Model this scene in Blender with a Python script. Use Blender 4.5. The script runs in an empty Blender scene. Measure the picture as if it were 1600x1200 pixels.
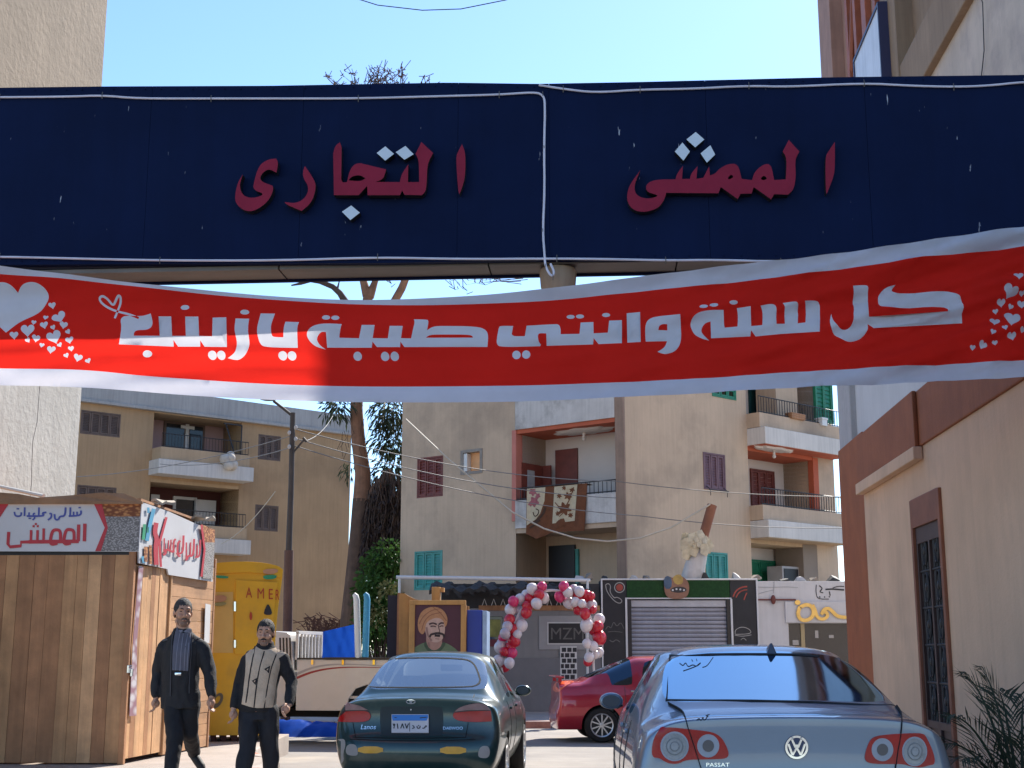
import bpy, bmesh, math, random
from mathutils import Vector, Matrix, noise
from mathutils.geometry import delaunay_2d_cdt
from mathutils.bvhtree import BVHTree
R = math.radians
C = bpy.context.scene.collection
scene = bpy.context.scene
random.seed(7)

# ------------------------------------------------------------------ camera, sky, sun, exposure
FPX = 2050.0                      # focal length in pixels of the 1600 wide photograph
PITCH = math.atan(415 / FPX)
CAMZ = 1.45
cd = bpy.data.cameras.new('camera'); cam = bpy.data.objects.new('camera', cd); C.objects.link(cam)
cd.sensor_width = 36; cd.lens = 36 * FPX / 1600; cd.clip_end = 3000; cd.clip_start = 0.05
cam.location = (0, 0, CAMZ); cam.rotation_euler = (math.pi / 2 + PITCH, 0, 0)
scene.camera = cam
SUN_AZ, SUN_EL = R(29), R(42)     # azimuth to the right of the viewing direction
w = bpy.data.worlds.new('World'); scene.world = w; w.use_nodes = True
nt = w.node_tree; bg = nt.nodes['Background']
sky = nt.nodes.new('ShaderNodeTexSky'); sky.sky_type = 'NISHITA'; sky.sun_disc = False
sky.sun_elevation = SUN_EL; sky.sun_rotation = SUN_AZ
sky.air_density = 1.0; sky.dust_density = 0.2; sky.ozone_density = 6.0; sky.altitude = 20
nt.links.new(sky.outputs[0], bg.inputs[0]); bg.inputs[1].default_value = 0.10
sd = bpy.data.lights.new('sun', 'SUN'); sd.energy = 3.4; sd.angle = R(0.53); sd.color = (1, .94, .85)
sun = bpy.data.objects.new('sun', sd); C.objects.link(sun)
SUNV = Vector((math.sin(SUN_AZ) * math.cos(SUN_EL), math.cos(SUN_AZ) * math.cos(SUN_EL), math.sin(SUN_EL)))
sun.rotation_euler = SUNV.to_track_quat('Z', 'Y').to_euler(); sun.location = (20, 20, 30)
scene.view_settings.view_transform = 'Standard'; scene.view_settings.look = 'None'
scene.view_settings.exposure = 1.48; scene.view_settings.gamma = 1
scene.cycles.max_bounces = 7; scene.cycles.diffuse_bounces = 4; scene.cycles.glossy_bounces = 4
scene.cycles.transparent_max_bounces = 12; scene.cycles.caustics_reflective = False; scene.cycles.caustics_refractive = False
scene.cycles.sample_clamp_indirect = 6

# ------------------------------------------------------------------ where a pixel of the photograph lies
_c, _s = math.cos(PITCH), math.sin(PITCH)
def ray(px, py):
    u = (px - 800) / FPX; v = (600 - py) / FPX
    return Vector((u, _c - v * _s, _s + v * _c))
def at(px, py, Y):
    r = ray(px, py); return Vector((0, 0, CAMZ)) + r * (Y / r.y)
def atz(px, py, z):
    r = ray(px, py); return Vector((0, 0, CAMZ)) + r * ((z - CAMZ) / r.z)

# ------------------------------------------------------------------ materials
def lin(h):
    h = h.lstrip('#'); v = [int(h[i:i + 2], 16) / 255 for i in (0, 2, 4)]
    return tuple(c / 12.92 if c <= .04045 else ((c + .055) / 1.055) ** 2.4 for c in v)
def mat(name, col, rough=.8, var=.12, scale=3., streak=0., bump=0., bscale=60., metal=0., coat=0., dirt=None, dirt_amt=.0, dirt_scale=.8, spec=.5, streak_dir='z'):
    m = bpy.data.materials.new(name); m.use_nodes = True
    n = m.node_tree; L = n.links.new; N = n.nodes.new
    p = n.nodes['Principled BSDF']
    if isinstance(col, str): col = lin(col)
    p.inputs['Roughness'].default_value = rough; p.inputs['Metallic'].default_value = metal
    p.inputs['Coat Weight'].default_value = coat; p.inputs['Coat Roughness'].default_value = .04
    p.inputs['Specular IOR Level'].default_value = spec
    tc = N('ShaderNodeTexCoord'); src = tc.outputs['Object']
    def nz(sc, det=5, mapping=None):
        t = N('ShaderNodeTexNoise'); t.inputs['Scale'].default_value = sc; t.inputs['Detail'].default_value = det
        t.inputs['Roughness'].default_value = .62
        if mapping:
            mp = N('ShaderNodeMapping'); mp.inputs['Scale'].default_value = mapping; L(src, mp.inputs[0]); L(mp.outputs[0], t.inputs[0])
        else: L(src, t.inputs[0])
        return t.outputs['Fac']
    def mixc(f, a, b):
        x = N('ShaderNodeMix'); x.data_type = 'RGBA'
        if hasattr(f, 'links'): L(f, x.inputs[0])
        else: x.inputs[0].default_value = f
        for v, i in ((a, 6), (b, 7)):
            if hasattr(v, 'links'): L(v, x.inputs[i])
            else: x.inputs[i].default_value = (*v, 1)
        return x.outputs[2]
    def ramp(f, a, b):
        x = N('ShaderNodeMapRange'); x.inputs[1].default_value = a; x.inputs[2].default_value = b; L(f, x.inputs[0]); return x.outputs[0]
    if var > 0:
        lo = tuple(c * (1 - var) for c in col); hi = tuple(min(1, c * (1 + var)) for c in col)
        c = mixc(ramp(nz(scale), .3, .7), lo, hi)
    else: c = mixc(0., col, col)
    if streak > 0:
        mp = (7, 7, .35) if streak_dir == 'z' else (.35, 7, 7) if streak_dir == 'x' else (7, .35, 7)
        f = ramp(nz(1.6, 6, mp), .42, .75)
        mul = N('ShaderNodeMath'); mul.operation = 'MULTIPLY'; mul.inputs[1].default_value = streak; L(f, mul.inputs[0])
        c = mixc(mul.outputs[0], c, tuple(x * .35 for x in col))
    if dirt_amt > 0:
        f = ramp(nz(dirt_scale, 8), .5, .68)
        mul = N('ShaderNodeMath'); mul.operation = 'MULTIPLY'; mul.inputs[1].default_value = dirt_amt; L(f, mul.inputs[0])
        c = mixc(mul.outputs[0], c, lin(dirt) if isinstance(dirt, str) else (dirt or tuple(x * .4 for x in col)))
    L(c, p.inputs['Base Color'])
    if bump > 0:
        b = N('ShaderNodeBump'); b.inputs['Strength'].default_value = bump; b.inputs['Distance'].default_value = .02
        L(nz(bscale, 6), b.inputs['Height']); L(b.outputs[0], p.inputs['Normal'])
    return m
def glassy(name, tint, alpha=.5, rough=.03, gloss=(1, 1, 1)):
    """window glass: a coat that mirrors, gloss tinting its reflections, over a partly see-through tint"""
    m = bpy.data.materials.new(name); m.use_nodes = True; n = m.node_tree; L = n.links.new
    for x in list(n.nodes):
        if x.type == 'BSDF_PRINCIPLED': n.nodes.remove(x)
    out = n.nodes['Material Output']
    tr = n.nodes.new('ShaderNodeBsdfTransparent'); tr.inputs[0].default_value = (*tint, 1)
    gl = n.nodes.new('ShaderNodeBsdfGlossy'); gl.inputs['Roughness'].default_value = rough; gl.inputs[0].default_value = (*gloss, 1)
    df = n.nodes.new('ShaderNodeBsdfDiffuse'); df.inputs[0].default_value = (*[c * .3 for c in tint], 1)
    fr = n.nodes.new('ShaderNodeFresnel'); fr.inputs[0].default_value = 1.55
    mp = n.nodes.new('ShaderNodeMapRange'); mp.inputs[3].default_value = alpha * .6; mp.inputs[4].default_value = 1
    L(fr.outputs[0], mp.inputs[0])
    m1 = n.nodes.new('ShaderNodeMixShader'); m1.inputs[0].default_value = .12; L(tr.outputs[0], m1.inputs[1]); L(df.outputs[0], m1.inputs[2])
    m2 = n.nodes.new('ShaderNodeMixShader'); L(mp.outputs[0], m2.inputs[0]); L(m1.outputs[0], m2.inputs[1]); L(gl.outputs[0], m2.inputs[2])
    L(m2.outputs[0], out.inputs[0]); return m
def cloth_mat(name, col, trans=.5, rough=.75, var=.06):
    m = mat(name, col, rough, var, 2.5, spec=.06); n = m.node_tree; L = n.links.new
    p = n.nodes['Principled BSDF']; out = n.nodes['Material Output']
    t = n.nodes.new('ShaderNodeBsdfTranslucent'); L(p.inputs['Base Color'].links[0].from_socket, t.inputs[0])
    x = n.nodes.new('ShaderNodeMixShader'); x.inputs[0].default_value = trans
    L(p.outputs[0], x.inputs[1]); L(t.outputs[0], x.inputs[2]); L(x.outputs[0], out.inputs[0]); return m
_mc = {}
def M(col, rough=.7, **k):
    key = (col, rough, tuple(sorted(k.items())))
    if key not in _mc: _mc[key] = mat('paint_%d' % len(_mc), col, rough, **k)
    return _mc[key]

# ------------------------------------------------------------------ objects
def tag(o, label=None, cat=None, group=None, kind=None):
    if label: o['label'] = label
    if cat: o['category'] = cat
    if group: o['group'] = group
    if kind: o['kind'] = kind
    return o
def thing(name, loc, label, cat, group=None, rz=0):
    o = bpy.data.objects.new(name, None); C.objects.link(o); o.location = loc; o.rotation_euler = (0, 0, rz)
    o.empty_display_size = .3
    return tag(o, label, cat, group)
def origin_of(p):
    v = Vector((0, 0, 0))
    while p is not None: v += p.location; p = p.parent
    return v
class MB:
    """collects polygons and links them as one mesh object"""
    def __init__(s, mtx=None): s.v = []; s.f = []; s.m = []; s.mtx = mtx
    def add(s, vs, fs, mi=0):
        o = len(s.v)
        for p in vs: s.v.append(s.mtx @ Vector(p) if s.mtx else Vector(p))
        for f in fs: s.f.append([o + i for i in f]); s.m.append(mi)
        return s
    def quad(s, a, b, c, d, mi=0): return s.add([a, b, c, d], [(0, 1, 2, 3)], mi)
    def box(s, x0, x1, y0, y1, z0, z1, mi=0):
        vs = [(x, y, z) for z in (z0, z1) for x, y in ((x0, y0), (x1, y0), (x1, y1), (x0, y1))]
        return s.add(vs, [(3, 2, 1, 0), (4, 5, 6, 7), (0, 1, 5, 4), (1, 2, 6, 5), (2, 3, 7, 6), (3, 0, 4, 7)], mi)
    def bar(s, a, b, r=.02, n=6, mi=0, r2=None): return s.tube([a, b], [r, r if r2 is None else r2], n, mi)
    def tube(s, pts, r, n=8, mi=0, cap=True, sq=None):
        pts = [Vector(p) for p in pts]; k = len(pts)
        if not hasattr(r, '__len__'): r = [r] * k
        vs = []; up = None
        for i, p in enumerate(pts):
            t = (pts[min(i + 1, k - 1)] - pts[max(i - 1, 0)])
            t = t.normalized() if t.length > 1e-9 else Vector((0, 0, 1))
            if up is None:
                a = Vector((0, 0, 1)) if abs(t.z) < .9 else Vector((1, 0, 0)); up = (a - t * a.dot(t)).normalized()
            else: up = (up - t * up.dot(t)).normalized()
            q = t.cross(up)
            for j in range(n):
                an = 2 * math.pi * j / n
                vs.append(p + (up * math.cos(an) + q * math.sin(an)) * r[i])
        fs = [(i * n + j, i * n + (j + 1) % n, (i + 1) * n + (j + 1) % n, (i + 1) * n + j) for i in range(k - 1) for j in range(n)]
        if cap: fs += [tuple(range(n))[::-1], tuple((k - 1) * n + j for j in range(n))]
        return s.add(vs, fs, mi)
    def ball(s, c, r, nu=14, nv=9, mi=0, sc=(1, 1, 1), rot=None):
        vs = []; fs = []; c = Vector(c)
        for i in range(nv + 1):
            th = math.pi * i / nv
            for j in range(nu):
                ph = 2 * math.pi * j / nu
                p = Vector((r * sc[0] * math.sin(th) * math.cos(ph), r * sc[1] * math.sin(th) * math.sin(ph), r * sc[2] * math.cos(th)))
                if rot: p = rot @ p
                vs.append(c + p)
        for i in range(nv):
            for j in range(nu): fs.append((i * nu + j, (i + 1) * nu + j, (i + 1) * nu + (j + 1) % nu, i * nu + (j + 1) % nu))
        return s.add(vs, fs, mi)
    def lathe(s, prof, n=20, mi=0, mtx=None):
        vs = []
        for r, z in prof:
            for j in range(n):
                p = Vector((r * math.cos(2 * math.pi * j / n), r * math.sin(2 * math.pi * j / n), z)); vs.append(mtx @ p if mtx else p)
        k = len(prof)
        fs = [(i * n + j, i * n + (j + 1) % n, (i + 1) * n + (j + 1) % n, (i + 1) * n + j) for i in range(k - 1) for j in range(n)]
        return s.add(vs, fs, mi)
    def build(s, name, mats, parent=None, smooth=False, local=False, weld=True, bevel=0):
        me = bpy.data.meshes.new(name)
        off = Vector((0, 0, 0)) if (local or parent is None) else origin_of(parent)
        me.from_pydata([v - off for v in s.v], [], s.f)
        if not isinstance(mats, (list, tuple)): mats = [mats]
        for m in mats: me.materials.append(m)
        me.polygons.foreach_set('material_index', s.m)
        o = bpy.data.objects.new(name, me); C.objects.link(o); o.parent = parent
        finish(me, smooth, weld, bevel)
        return o
def finish(me, smooth=False, weld=True, bevel=0, recalc=True):
    bm = bmesh.new(); bm.from_mesh(me)
    if weld: bmesh.ops.remove_doubles(bm, verts=bm.verts, dist=1e-5)
    if recalc: bmesh.ops.recalc_face_normals(bm, faces=bm.faces)
    if bevel:
        es = [e for e in bm.edges if len(e.link_faces) == 2 and e.calc_face_angle(0) > .6]
        try: bmesh.ops.bevel(bm, geom=es, offset=bevel, segments=2, affect='EDGES', profile=.6, clamp_overlap=True)
        except Exception: pass
    bm.to_mesh(me); bm.free()
    if smooth:
        me.polygons.foreach_set('use_smooth', [True] * len(me.polygons))
        me.set_sharp_from_angle(angle=R(smooth if smooth is not True else 50))
    me.update()
def top(name, mb, mats, label=None, cat=None, group=None, kind=None, base=None, **k):
    """a top-level thing that is one mesh, its origin at its base"""
    if base is None:
        xs = [v.x for v in mb.v]; ys = [v.y for v in mb.v]; zs = [v.z for v in mb.v]
        base = Vector(((min(xs) + max(xs)) / 2, (min(ys) + max(ys)) / 2, min(zs)))
    mb.v = [v - base for v in mb.v]
    o = mb.build(name, mats, None, **k); o.location = base
    return tag(o, label, cat, group, kind)

# ------------------------------------------------------------------ flat shapes drawn as outlines
def smooth_poly(pts, it=2, closed=True):
    """corner cutting; a point written (x, y, 1) stays sharp"""
    p = [(a[0], a[1], len(a) > 2 and a[2]) for a in pts]
    for _ in range(it):
        q = []; n = len(p)
        for i in range(n):
            a = p[i]
            if a[2] or (not closed and i in (0, n - 1)): q.append(a); continue
            b = p[i - 1]; c = p[(i + 1) % n]
            q.append((a[0] * .75 + b[0] * .25, a[1] * .75 + b[1] * .25, 0)); q.append((a[0] * .75 + c[0] * .25, a[1] * .75 + c[1] * .25, 0))
        p = q
    return [(a[0], a[1]) for a in p]
def circ(cx, cy, rx, ry=None, n=20, rot=0):
    ry = rx if ry is None else ry; o = []
    for i in range(n):
        a = 2 * math.pi * i / n; x, y = rx * math.cos(a), ry * math.sin(a)
        o.append((cx + x * math.cos(rot) - y * math.sin(rot), cy + x * math.sin(rot) + y * math.cos(rot)))
    return o
def rect(x0, y0, x1, y1): return [(x0, y0), (x1, y0), (x1, y1), (x0, y1)]
def stroke(pts, wd, closed=False, it=2):
    """outline of a pen line of width wd"""
    p = smooth_poly(pts, it, closed); n = len(p); L_, R_ = [], []
    for i in range(n):
        a = p[i - 1] if (closed or i) else p[0]; b = p[(i + 1) % n] if (closed or i < n - 1) else p[-1]
        dx, dy = b[0] - a[0], b[1] - a[1]; l = math.hypot(dx, dy) or 1
        ww = wd(i / (n - 1)) if callable(wd) else wd
        L_.append((p[i][0] - dy / l * ww / 2, p[i][1] + dx / l * ww / 2)); R_.append((p[i][0] + dy / l * ww / 2, p[i][1] - dx / l * ww / 2))
    if closed: return [L_, R_]
    return [L_ + R_[::-1]]
def inside(pt, poly):
    x, y = pt; r = False; n = len(poly); j = n - 1
    for i in range(n):
        xi, yi = poly[i]; xj, yj = poly[j]
        if (yi > y) != (yj > y) and x < (xj - xi) * (y - yi) / (yj - yi) + xi: r = not r
        j = i
    return r
def tri_fill(layers, grid=None, rule='evenodd'):
    """layers: list of lists of outlines; returns verts and {layer: tris}; the last layer that covers a triangle wins"""
    vs = []; es = []
    for polys in layers:
        for p in polys:
            o = len(vs); vs += [Vector(q[:2]) for q in p]; es += [(o + i, o + (i + 1) % len(p)) for i in range(len(p))]
    if grid: vs += [Vector(g) for g in grid]
    ov, oe, of, *_ = delaunay_2d_cdt(vs, es, [], 0, 1e-6)
    out = {i: [] for i in range(len(layers))}
    bbs = [[(min(q[0] for q in p), max(q[0] for q in p), min(q[1] for q in p), max(q[1] for q in p)) for p in polys] for polys in layers]
    for f in of:
        cx = sum(ov[i].x for i in f) / 3; cy = sum(ov[i].y for i in f) / 3; hit = None
        for li, polys in enumerate(layers):
            c = 0
            for p, bb in zip(polys, bbs[li]):
                if bb[0] <= cx <= bb[1] and bb[2] <= cy <= bb[3] and inside((cx, cy), p): c += 1
            if (c % 2 if rule == 'evenodd' else c): hit = li
        if hit is not None: out[hit].append(tuple(f))
    return ov, out
def shape_mb(polys, place, depth=.0, rule='any', mi=0, side_mi=None, mb=None):
    """filled outline; place(x, y, d) puts the drawing in space, d = height over the surface"""
    mb = mb or MB()
    ov, out = tri_fill([polys], rule=rule); tris = out[0]
    used = sorted({i for t in tris for i in t}); ix = {v: k for k, v in enumerate(used)}
    fr = [place(ov[i].x, ov[i].y, depth) for i in used]
    mb.add(fr, [tuple(ix[i] for i in t) for t in tris], mi)
    if depth:
        cnt = {}
        for t in tris:
            for a, b in ((t[0], t[1]), (t[1], t[2]), (t[2], t[0])):
                k = (min(a, b), max(a, b)); cnt[k] = cnt.get(k, 0) + 1
        for (a, b), c in cnt.items():
            if c == 1:
                mb.quad(place(*ov[a], depth), place(*ov[b], depth), place(*ov[b], 0), place(*ov[a], 0), mi if side_mi is None else side_mi)
    return mb
class Fac:
    """an upright facade plane; P a ground point on it, ang the direction that runs to the right along it"""
    def __init__(s, P, ang, z0=0):
        s.P = Vector((P[0], P[1], 0)); s.d = Vector((math.sin(ang), math.cos(ang), 0)); s.n = Vector((s.d.y, -s.d.x, 0)); s.o = 0
        s.mtx = Matrix(((s.d.x, s.n.x, 0, s.P.x), (s.d.y, s.n.y, 0, s.P.y), (0, 0, 1, 0), (0, 0, 0, 1)))
    def loc(s, px, py, o=0):
        r = ray(px, py); q = s.P + s.n * o; t = q.dot(s.n) / r.dot(s.n); w_ = Vector((0, 0, CAMZ)) + r * t
        return (w_ - s.P).dot(s.d), w_.z
    def pt(s, a, o, z): return s.P + s.d * a + s.n * o + Vector((0, 0, z))
    def mb(s): return MB(s.mtx)
    def rc(s, x0, y0, x1, y1, o=0):
        a, z1 = s.loc(x0, y0, o); b, z0 = s.loc(x1, y1, o); return a, b, z0, z1
    def wall(s, mb, a0, a1, z0, z1, holes=(), o=0, depth=.18, mi=0):
        xs = sorted({a0, a1, *[h[0] for h in holes], *[h[1] for h in holes]}); zs = sorted({z0, z1, *[h[2] for h in holes], *[h[3] for h in holes]})
        xs = [x for x in xs if a0 <= x <= a1]; zs = [z for z in zs if z0 <= z <= z1]
        for i in range(len(xs) - 1):
            for j in range(len(zs) - 1):
                cx, cz = (xs[i] + xs[i + 1]) / 2, (zs[j] + zs[j + 1]) / 2
                if any(h[0] < cx < h[1] and h[2] < cz < h[3] for h in holes): continue
                mb.quad((xs[i], o, zs[j]), (xs[i + 1], o, zs[j]), (xs[i + 1], o, zs[j + 1]), (xs[i], o, zs[j + 1]), mi)
        for h in holes:
            x0, x1, y0, y1 = h[:4]; dd = o - (h[4] if len(h) > 4 else depth)
            for a, b in (((x0, y0), (x0, y1)), ((x0, y1), (x1, y1)), ((x1, y1), (x1, y0)), ((x1, y0), (x0, y0))):
                mb.quad((a[0], o, a[1]), (b[0], o, b[1]), (b[0], dd, b[1]), (a[0], dd, a[1]), mi)
        return mb
U = Vector((.0707, .9975, 0)); UN = Vector((.9975, -.0707, 0))      # the street runs along U
def st(lat, along, z=0): return UN * lat + U * along + Vector((0, 0, z))
STREET = Matrix(((UN.x, U.x, 0, 0), (UN.y, U.y, 0, 0), (0, 0, 1, 0), (0, 0, 0, 1)))   # local x = to the right, y = along the street
# ------------------------------------------------------------------ ground
PAV = .15
def ground_z(Y):                    # the road falls gently towards the side street
    t = min(1, max(0, (Y - 14) / 9)); return -.17 * t * t * (3 - 2 * t)
m_road = mat('asphalt', (.265, .24, .215), .9, .16, .7, bump=.5, bscale=45, dirt=(.42, .37, .31), dirt_amt=.6, dirt_scale=.5)
m_pave = mat('pavement', (.36, .31, .27), .9, .15, 2, bump=.4, bscale=60, dirt=(.25, .2, .17), dirt_amt=.4)
gm = MB(); ys = [-60, -5, 5, 10] + [14 + i for i in range(10)] + [26, 30, 45, 80, 300, 2000]; xs = [-2000, -200, -40, -12, -6, -3, 0, 3, 6, 12, 40, 200, 2000]
for i in range(len(ys) - 1):
    for j in range(len(xs) - 1):
        gm.quad(*[(x, y, ground_z(y)) for x, y in ((xs[j], ys[i]), (xs[j + 1], ys[i]), (xs[j + 1], ys[i + 1]), (xs[j], ys[i + 1]))])
tag(gm.build('road', m_road, None, smooth=True), kind='structure')
def slab(name, poly, z0, z1, m, bevel=.012):
    mb = MB(); n = len(poly)
    mb.add([(x, y, z) for z in (z0, z1) for x, y in poly], [tuple(range(n))[::-1], tuple(range(n, 2 * n))] + [(i, (i + 1) % n, n + (i + 1) % n, n + i) for i in range(n)])
    return tag(mb.build(name, m, None, bevel=bevel), kind='structure')
def sp(lat, al): p = st(lat, al); return (p.x, p.y)
slab('pavement', [sp(-14, 2), sp(-4.0, 2), sp(-3.86, 15.8), sp(-4.1, 16.4), sp(-4.6, 16.8), sp(-5, 21), sp(-14, 21)], -.4, PAV, m_pave)
m_kerb = mat('kerb_stone', (.42, .36, .32), .85, .2, 3, bump=.4, bscale=50)
m_kerb2 = mat('kerb_paint', (.42, .19, .13), .85, .35, 5, bump=.4, bscale=50)
km = MB(); kpts = [sp(-4.0, 4 + i * .55) for i in range(0, 22)] + [sp(-4.22, 16.5), sp(-4.5, 16.85), sp(-4.75, 17.4), sp(-4.85, 18.2)]
for i in range(25):
    a, b = Vector((*kpts[i], 0)), Vector((*kpts[i + 1], 0)); d = (b - a).normalized(); n = Vector((d.y, -d.x, 0)); a = a + d * .012
    for q in (0,): km.add([a - n * .02 + Vector((0, 0, -.1)), a + n * .16 + Vector((0, 0, -.1)), b + n * .16 + Vector((0, 0, -.1)), b - n * .02 + Vector((0, 0, -.1)), a - n * .02 + Vector((0, 0, .156)), a + n * .14 + Vector((0, 0, .156)), b + n * .14 + Vector((0, 0, .156)), b - n * .02 + Vector((0, 0, .156))], [(3, 2, 1, 0), (4, 5, 6, 7), (0, 1, 5, 4), (1, 2, 6, 5), (2, 3, 7, 6), (3, 0, 4, 7)], i % 2)
tag(km.build('kerb', [m_kerb, m_kerb2], None, bevel=.015), kind='structure')
km = MB(); km.box(-6, 9, 28.6, 33.2, -.4, -.03); tag(km.build('shop_pavement', m_pave, None, bevel=.02), kind='structure')
km = MB()
for i in range(26): km.box(-6 + i * .57, -6 + i * .57 + .55, 28.42, 28.597, -.4, -.024, i % 2)
tag(km.build('shop_kerb', [m_kerb, m_kerb2], None, bevel=.015), kind='structure')

# ------------------------------------------------------------------ helpers for facades
m_shut_maroon = mat('shutter_maroon', (.155, .036, .026), .6, .2, 4)
m_shut_mauve = mat('shutter_mauve', (.16, .085, .10), .65, .2, 4, dirt=(.2, .15, .15), dirt_amt=.4)
m_shut_brown = mat('shutter_brown', (.13, .085, .065), .65, .2, 4)
m_shut_teal = mat('shutter_teal', (.05, .28, .24), .6, .2, 4, dirt=(.15, .22, .2), dirt_amt=.3)
m_shut_green = mat('shutter_green', (.012, .17, .085), .55, .15, 4)
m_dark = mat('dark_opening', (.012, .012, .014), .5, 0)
m_pane = mat('dark_pane', (.02, .022, .026), .08, .3, 2)
m_iron = mat('black_iron', (.02, .018, .02), .5, .3, 6)
m_white_pvc = mat('white_pvc', (.62, .62, .6), .45, .05)
def shutters(f, r, m, parent, n=3, o=.02, fr=.05, slats=11, name='window', m_fr=None, sill=None):
    a0, a1, z0, z1 = r; mb = f.mb()
    for b in ((a0, a0 + fr, z0, z1), (a1 - fr, a1, z0, z1), (a0 + fr, a1 - fr, z1 - fr, z1), (a0 + fr, a1 - fr, z0, z0 + fr)): mb.box(b[0], b[1], o - .08, o + .02, b[2], b[3])
    if sill: mb.box(a0 - .08, a1 + .08, o - .1, o + .08, z0 - .07, z0 - .004)
    w_ = mb.build(name, m_fr or m, parent)
    wd = (a1 - a0 - 2 * fr) / n
    for k in range(n):
        mb = f.mb(); x0 = a0 + fr + k * wd + .008; x1 = x0 + wd - .016; y0 = z0 + fr + .008; y1 = z1 - fr - .008; q = min(.055, wd * .2)
        jit = random.uniform(-.006, .012)
        for b in ((x0, x0 + q, y0, y1), (x1 - q, x1, y0, y1), (x0 + q, x1 - q, y1 - q, y1), (x0 + q, x1 - q, y0, y0 + q)): mb.box(b[0], b[1], o - .05, o + jit, b[2], b[3])
        h = (y1 - y0 - 2 * q) / slats
        for s_ in range(slats):
            zz = y0 + q + s_ * h
            mb.quad((x0 + q, o - .012, zz), (x1 - q, o - .012, zz), (x1 - q, o - .045, zz + h), (x0 + q, o - .045, zz + h))
        mb.build('shutter_leaf', m, w_)
    return w_
def railing(f, a0, a1, z0, z1, o, m, parent, step=.11, r=.009):
    mb = f.mb(); n = int((a1 - a0) / step)
    for i in range(n + 1):
        a = a0 + (a1 - a0) * i / n; mb.tube([(a, o, z0), (a, o, z1)], r, 5)
    for z in (z0 + .04, z1): mb.tube([(a0, o, z), (a1, o, z)], .018, 6)
    return mb.build('railing', m, parent)
def box_part(f, name, m, parent, a0, a1, o0, o1, z0, z1, bevel=.01):
    mb = f.mb(); mb.box(a0, a1, o0, o1, z0, z1); return mb.build(name, m, parent, bevel=bevel)
def recess(f, parent, r, depth, m_wall, m_ceil, m_floor, name='recess_wall', fac_o=0):
    a0, a1, z0, z1 = r; mb = f.mb(); D = fac_o - depth
    mb.quad((a0, D, z0), (a1, D, z0), (a1, D, z1), (a0, D, z1)); mb.quad((a0, fac_o - .006, z0), (a0, D, z0), (a0, D, z1), (a0, fac_o - .006, z1)); mb.quad((a1, fac_o - .006, z0), (a1, D, z0), (a1, D, z1), (a1, fac_o - .006, z1))
    mb.build(name, m_wall, parent, weld=True)
    mb = f.mb(); mb.box(a0 + .002, a1 - .002, D + .004, fac_o - .012, z1 - .12, z1); c = mb.build('recess_ceiling', m_ceil, parent)
    mb = f.mb(); mb.box(a0 + .002, a1 - .002, D + .004, fac_o - .012, z0, z0 + .05); mb.build('recess_floor', m_floor, parent)
    return D
def wire(name, pts, r, m, label, cat, sag=0, parent=None, n=24, group=None):
    if sag:
        a, b = Vector(pts[0]), Vector(pts[-1]); pts = [a.lerp(b, i / n) - Vector((0, 0, sag * 4 * (i / n) * (1 - i / n))) for i in range(n + 1)]
    mb = MB().tube(pts, r, 6)
    if parent: return mb.build(name, m, parent, smooth=True)
    return top(name, mb, m, label, cat, group, smooth=True)

# ------------------------------------------------------------------ annex on the right (low beige building with brown roof band)
m_beige = mat('beige_render', (.75, .50, .33), .9, .08, .9, streak=.12, bump=.25, bscale=30, dirt=(.30, .22, .17), dirt_amt=.25)
m_brown = mat('brown_paint', (.33, .10, .032), .75, .14, 2, streak=.25, bump=.2, bscale=40)
m_brown2 = mat('brown_frame', (.26, .09, .045), .65, .2, 3)
AX0, AX1, AZ = 5.2, 18.0, 3.65
an = thing('low_building', st(3.5, 12, 0), 'low beige rendered building with a brown roof band and an iron grille door', 'building')
fa = Fac(sp(3.5, 0), math.atan2(U.x, U.y) + math.pi)   # runs to the right seen from the street: towards the camera
# along value -> facade coordinate is minus along
al = lambda v: -v
D0, D1, DZ = al(15.15), al(14.0), 2.79
mb = fa.mb(); fa.wall(mb, al(AX1), al(AX0), -.1, AZ, [(D0, D1, .12, DZ)], depth=.06)
mb.quad((al(AX1), 0, -.4), (al(AX1), -5, -.4), (al(AX1), -5, AZ), (al(AX1), 0, AZ)); mb.quad((al(AX0), 0, -.4), (al(AX0), -5, -.4), (al(AX0), -5, AZ), (al(AX0), 0, AZ))
mb.build('wall', m_beige, an)
mb = fa.mb(); mb.box(al(AX1), al(AX0), -5, .03, AZ, 4.27); mb.box(al(18.01), al(14.6), .03, .08, 3.65, 4.275); mb.build('roof_band', m_brown, an, bevel=.015)
mb = fa.mb(); mb.box(al(17.99), al(14.57), .006, .11, 3.50, 3.645); mb.build('cornice', m_beige, an, bevel=.012)
mb = fa.mb()
fw = .09
for b in ((D0 - fw, D0, 0, DZ + .32), (D1, D1 + fw, 0, DZ + .32), (D0, D1, DZ, DZ + .32)): mb.box(b[0], b[1], -.05, .035, b[2], b[3])
fr = mb.build('door_surround', m_brown2, an, bevel=.008)
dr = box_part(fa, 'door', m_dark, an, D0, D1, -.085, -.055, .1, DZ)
mb = fa.mb(); m_dframe = mat('dark_brown_metal', (.07, .035, .03), .5, .2, 4)
for b in ((D0, D0 + .07, .1, DZ), (D1 - .07, D1, .1, DZ), (D0 + .07, D1 - .07, DZ - .18, DZ), (D0 + .07, D1 - .07, .1, .2), (D0 + .07, D1 - .07, .62, .7), ((D0 + D1) / 2 - .03, (D0 + D1) / 2 + .03, .2, DZ - .16)): mb.box(b[0], b[1], -.05, .005, b[2], b[3])
mb.box(D0 + .07, (D0 + D1) / 2 - .03, -.05, -.025, .2, .62); mb.box((D0 + D1) / 2 + .03, D1 - .07, -.05, -.025, .2, .62)
mb.build('door_frame', m_dframe, dr, bevel=.005)
mb = fa.mb()
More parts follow.
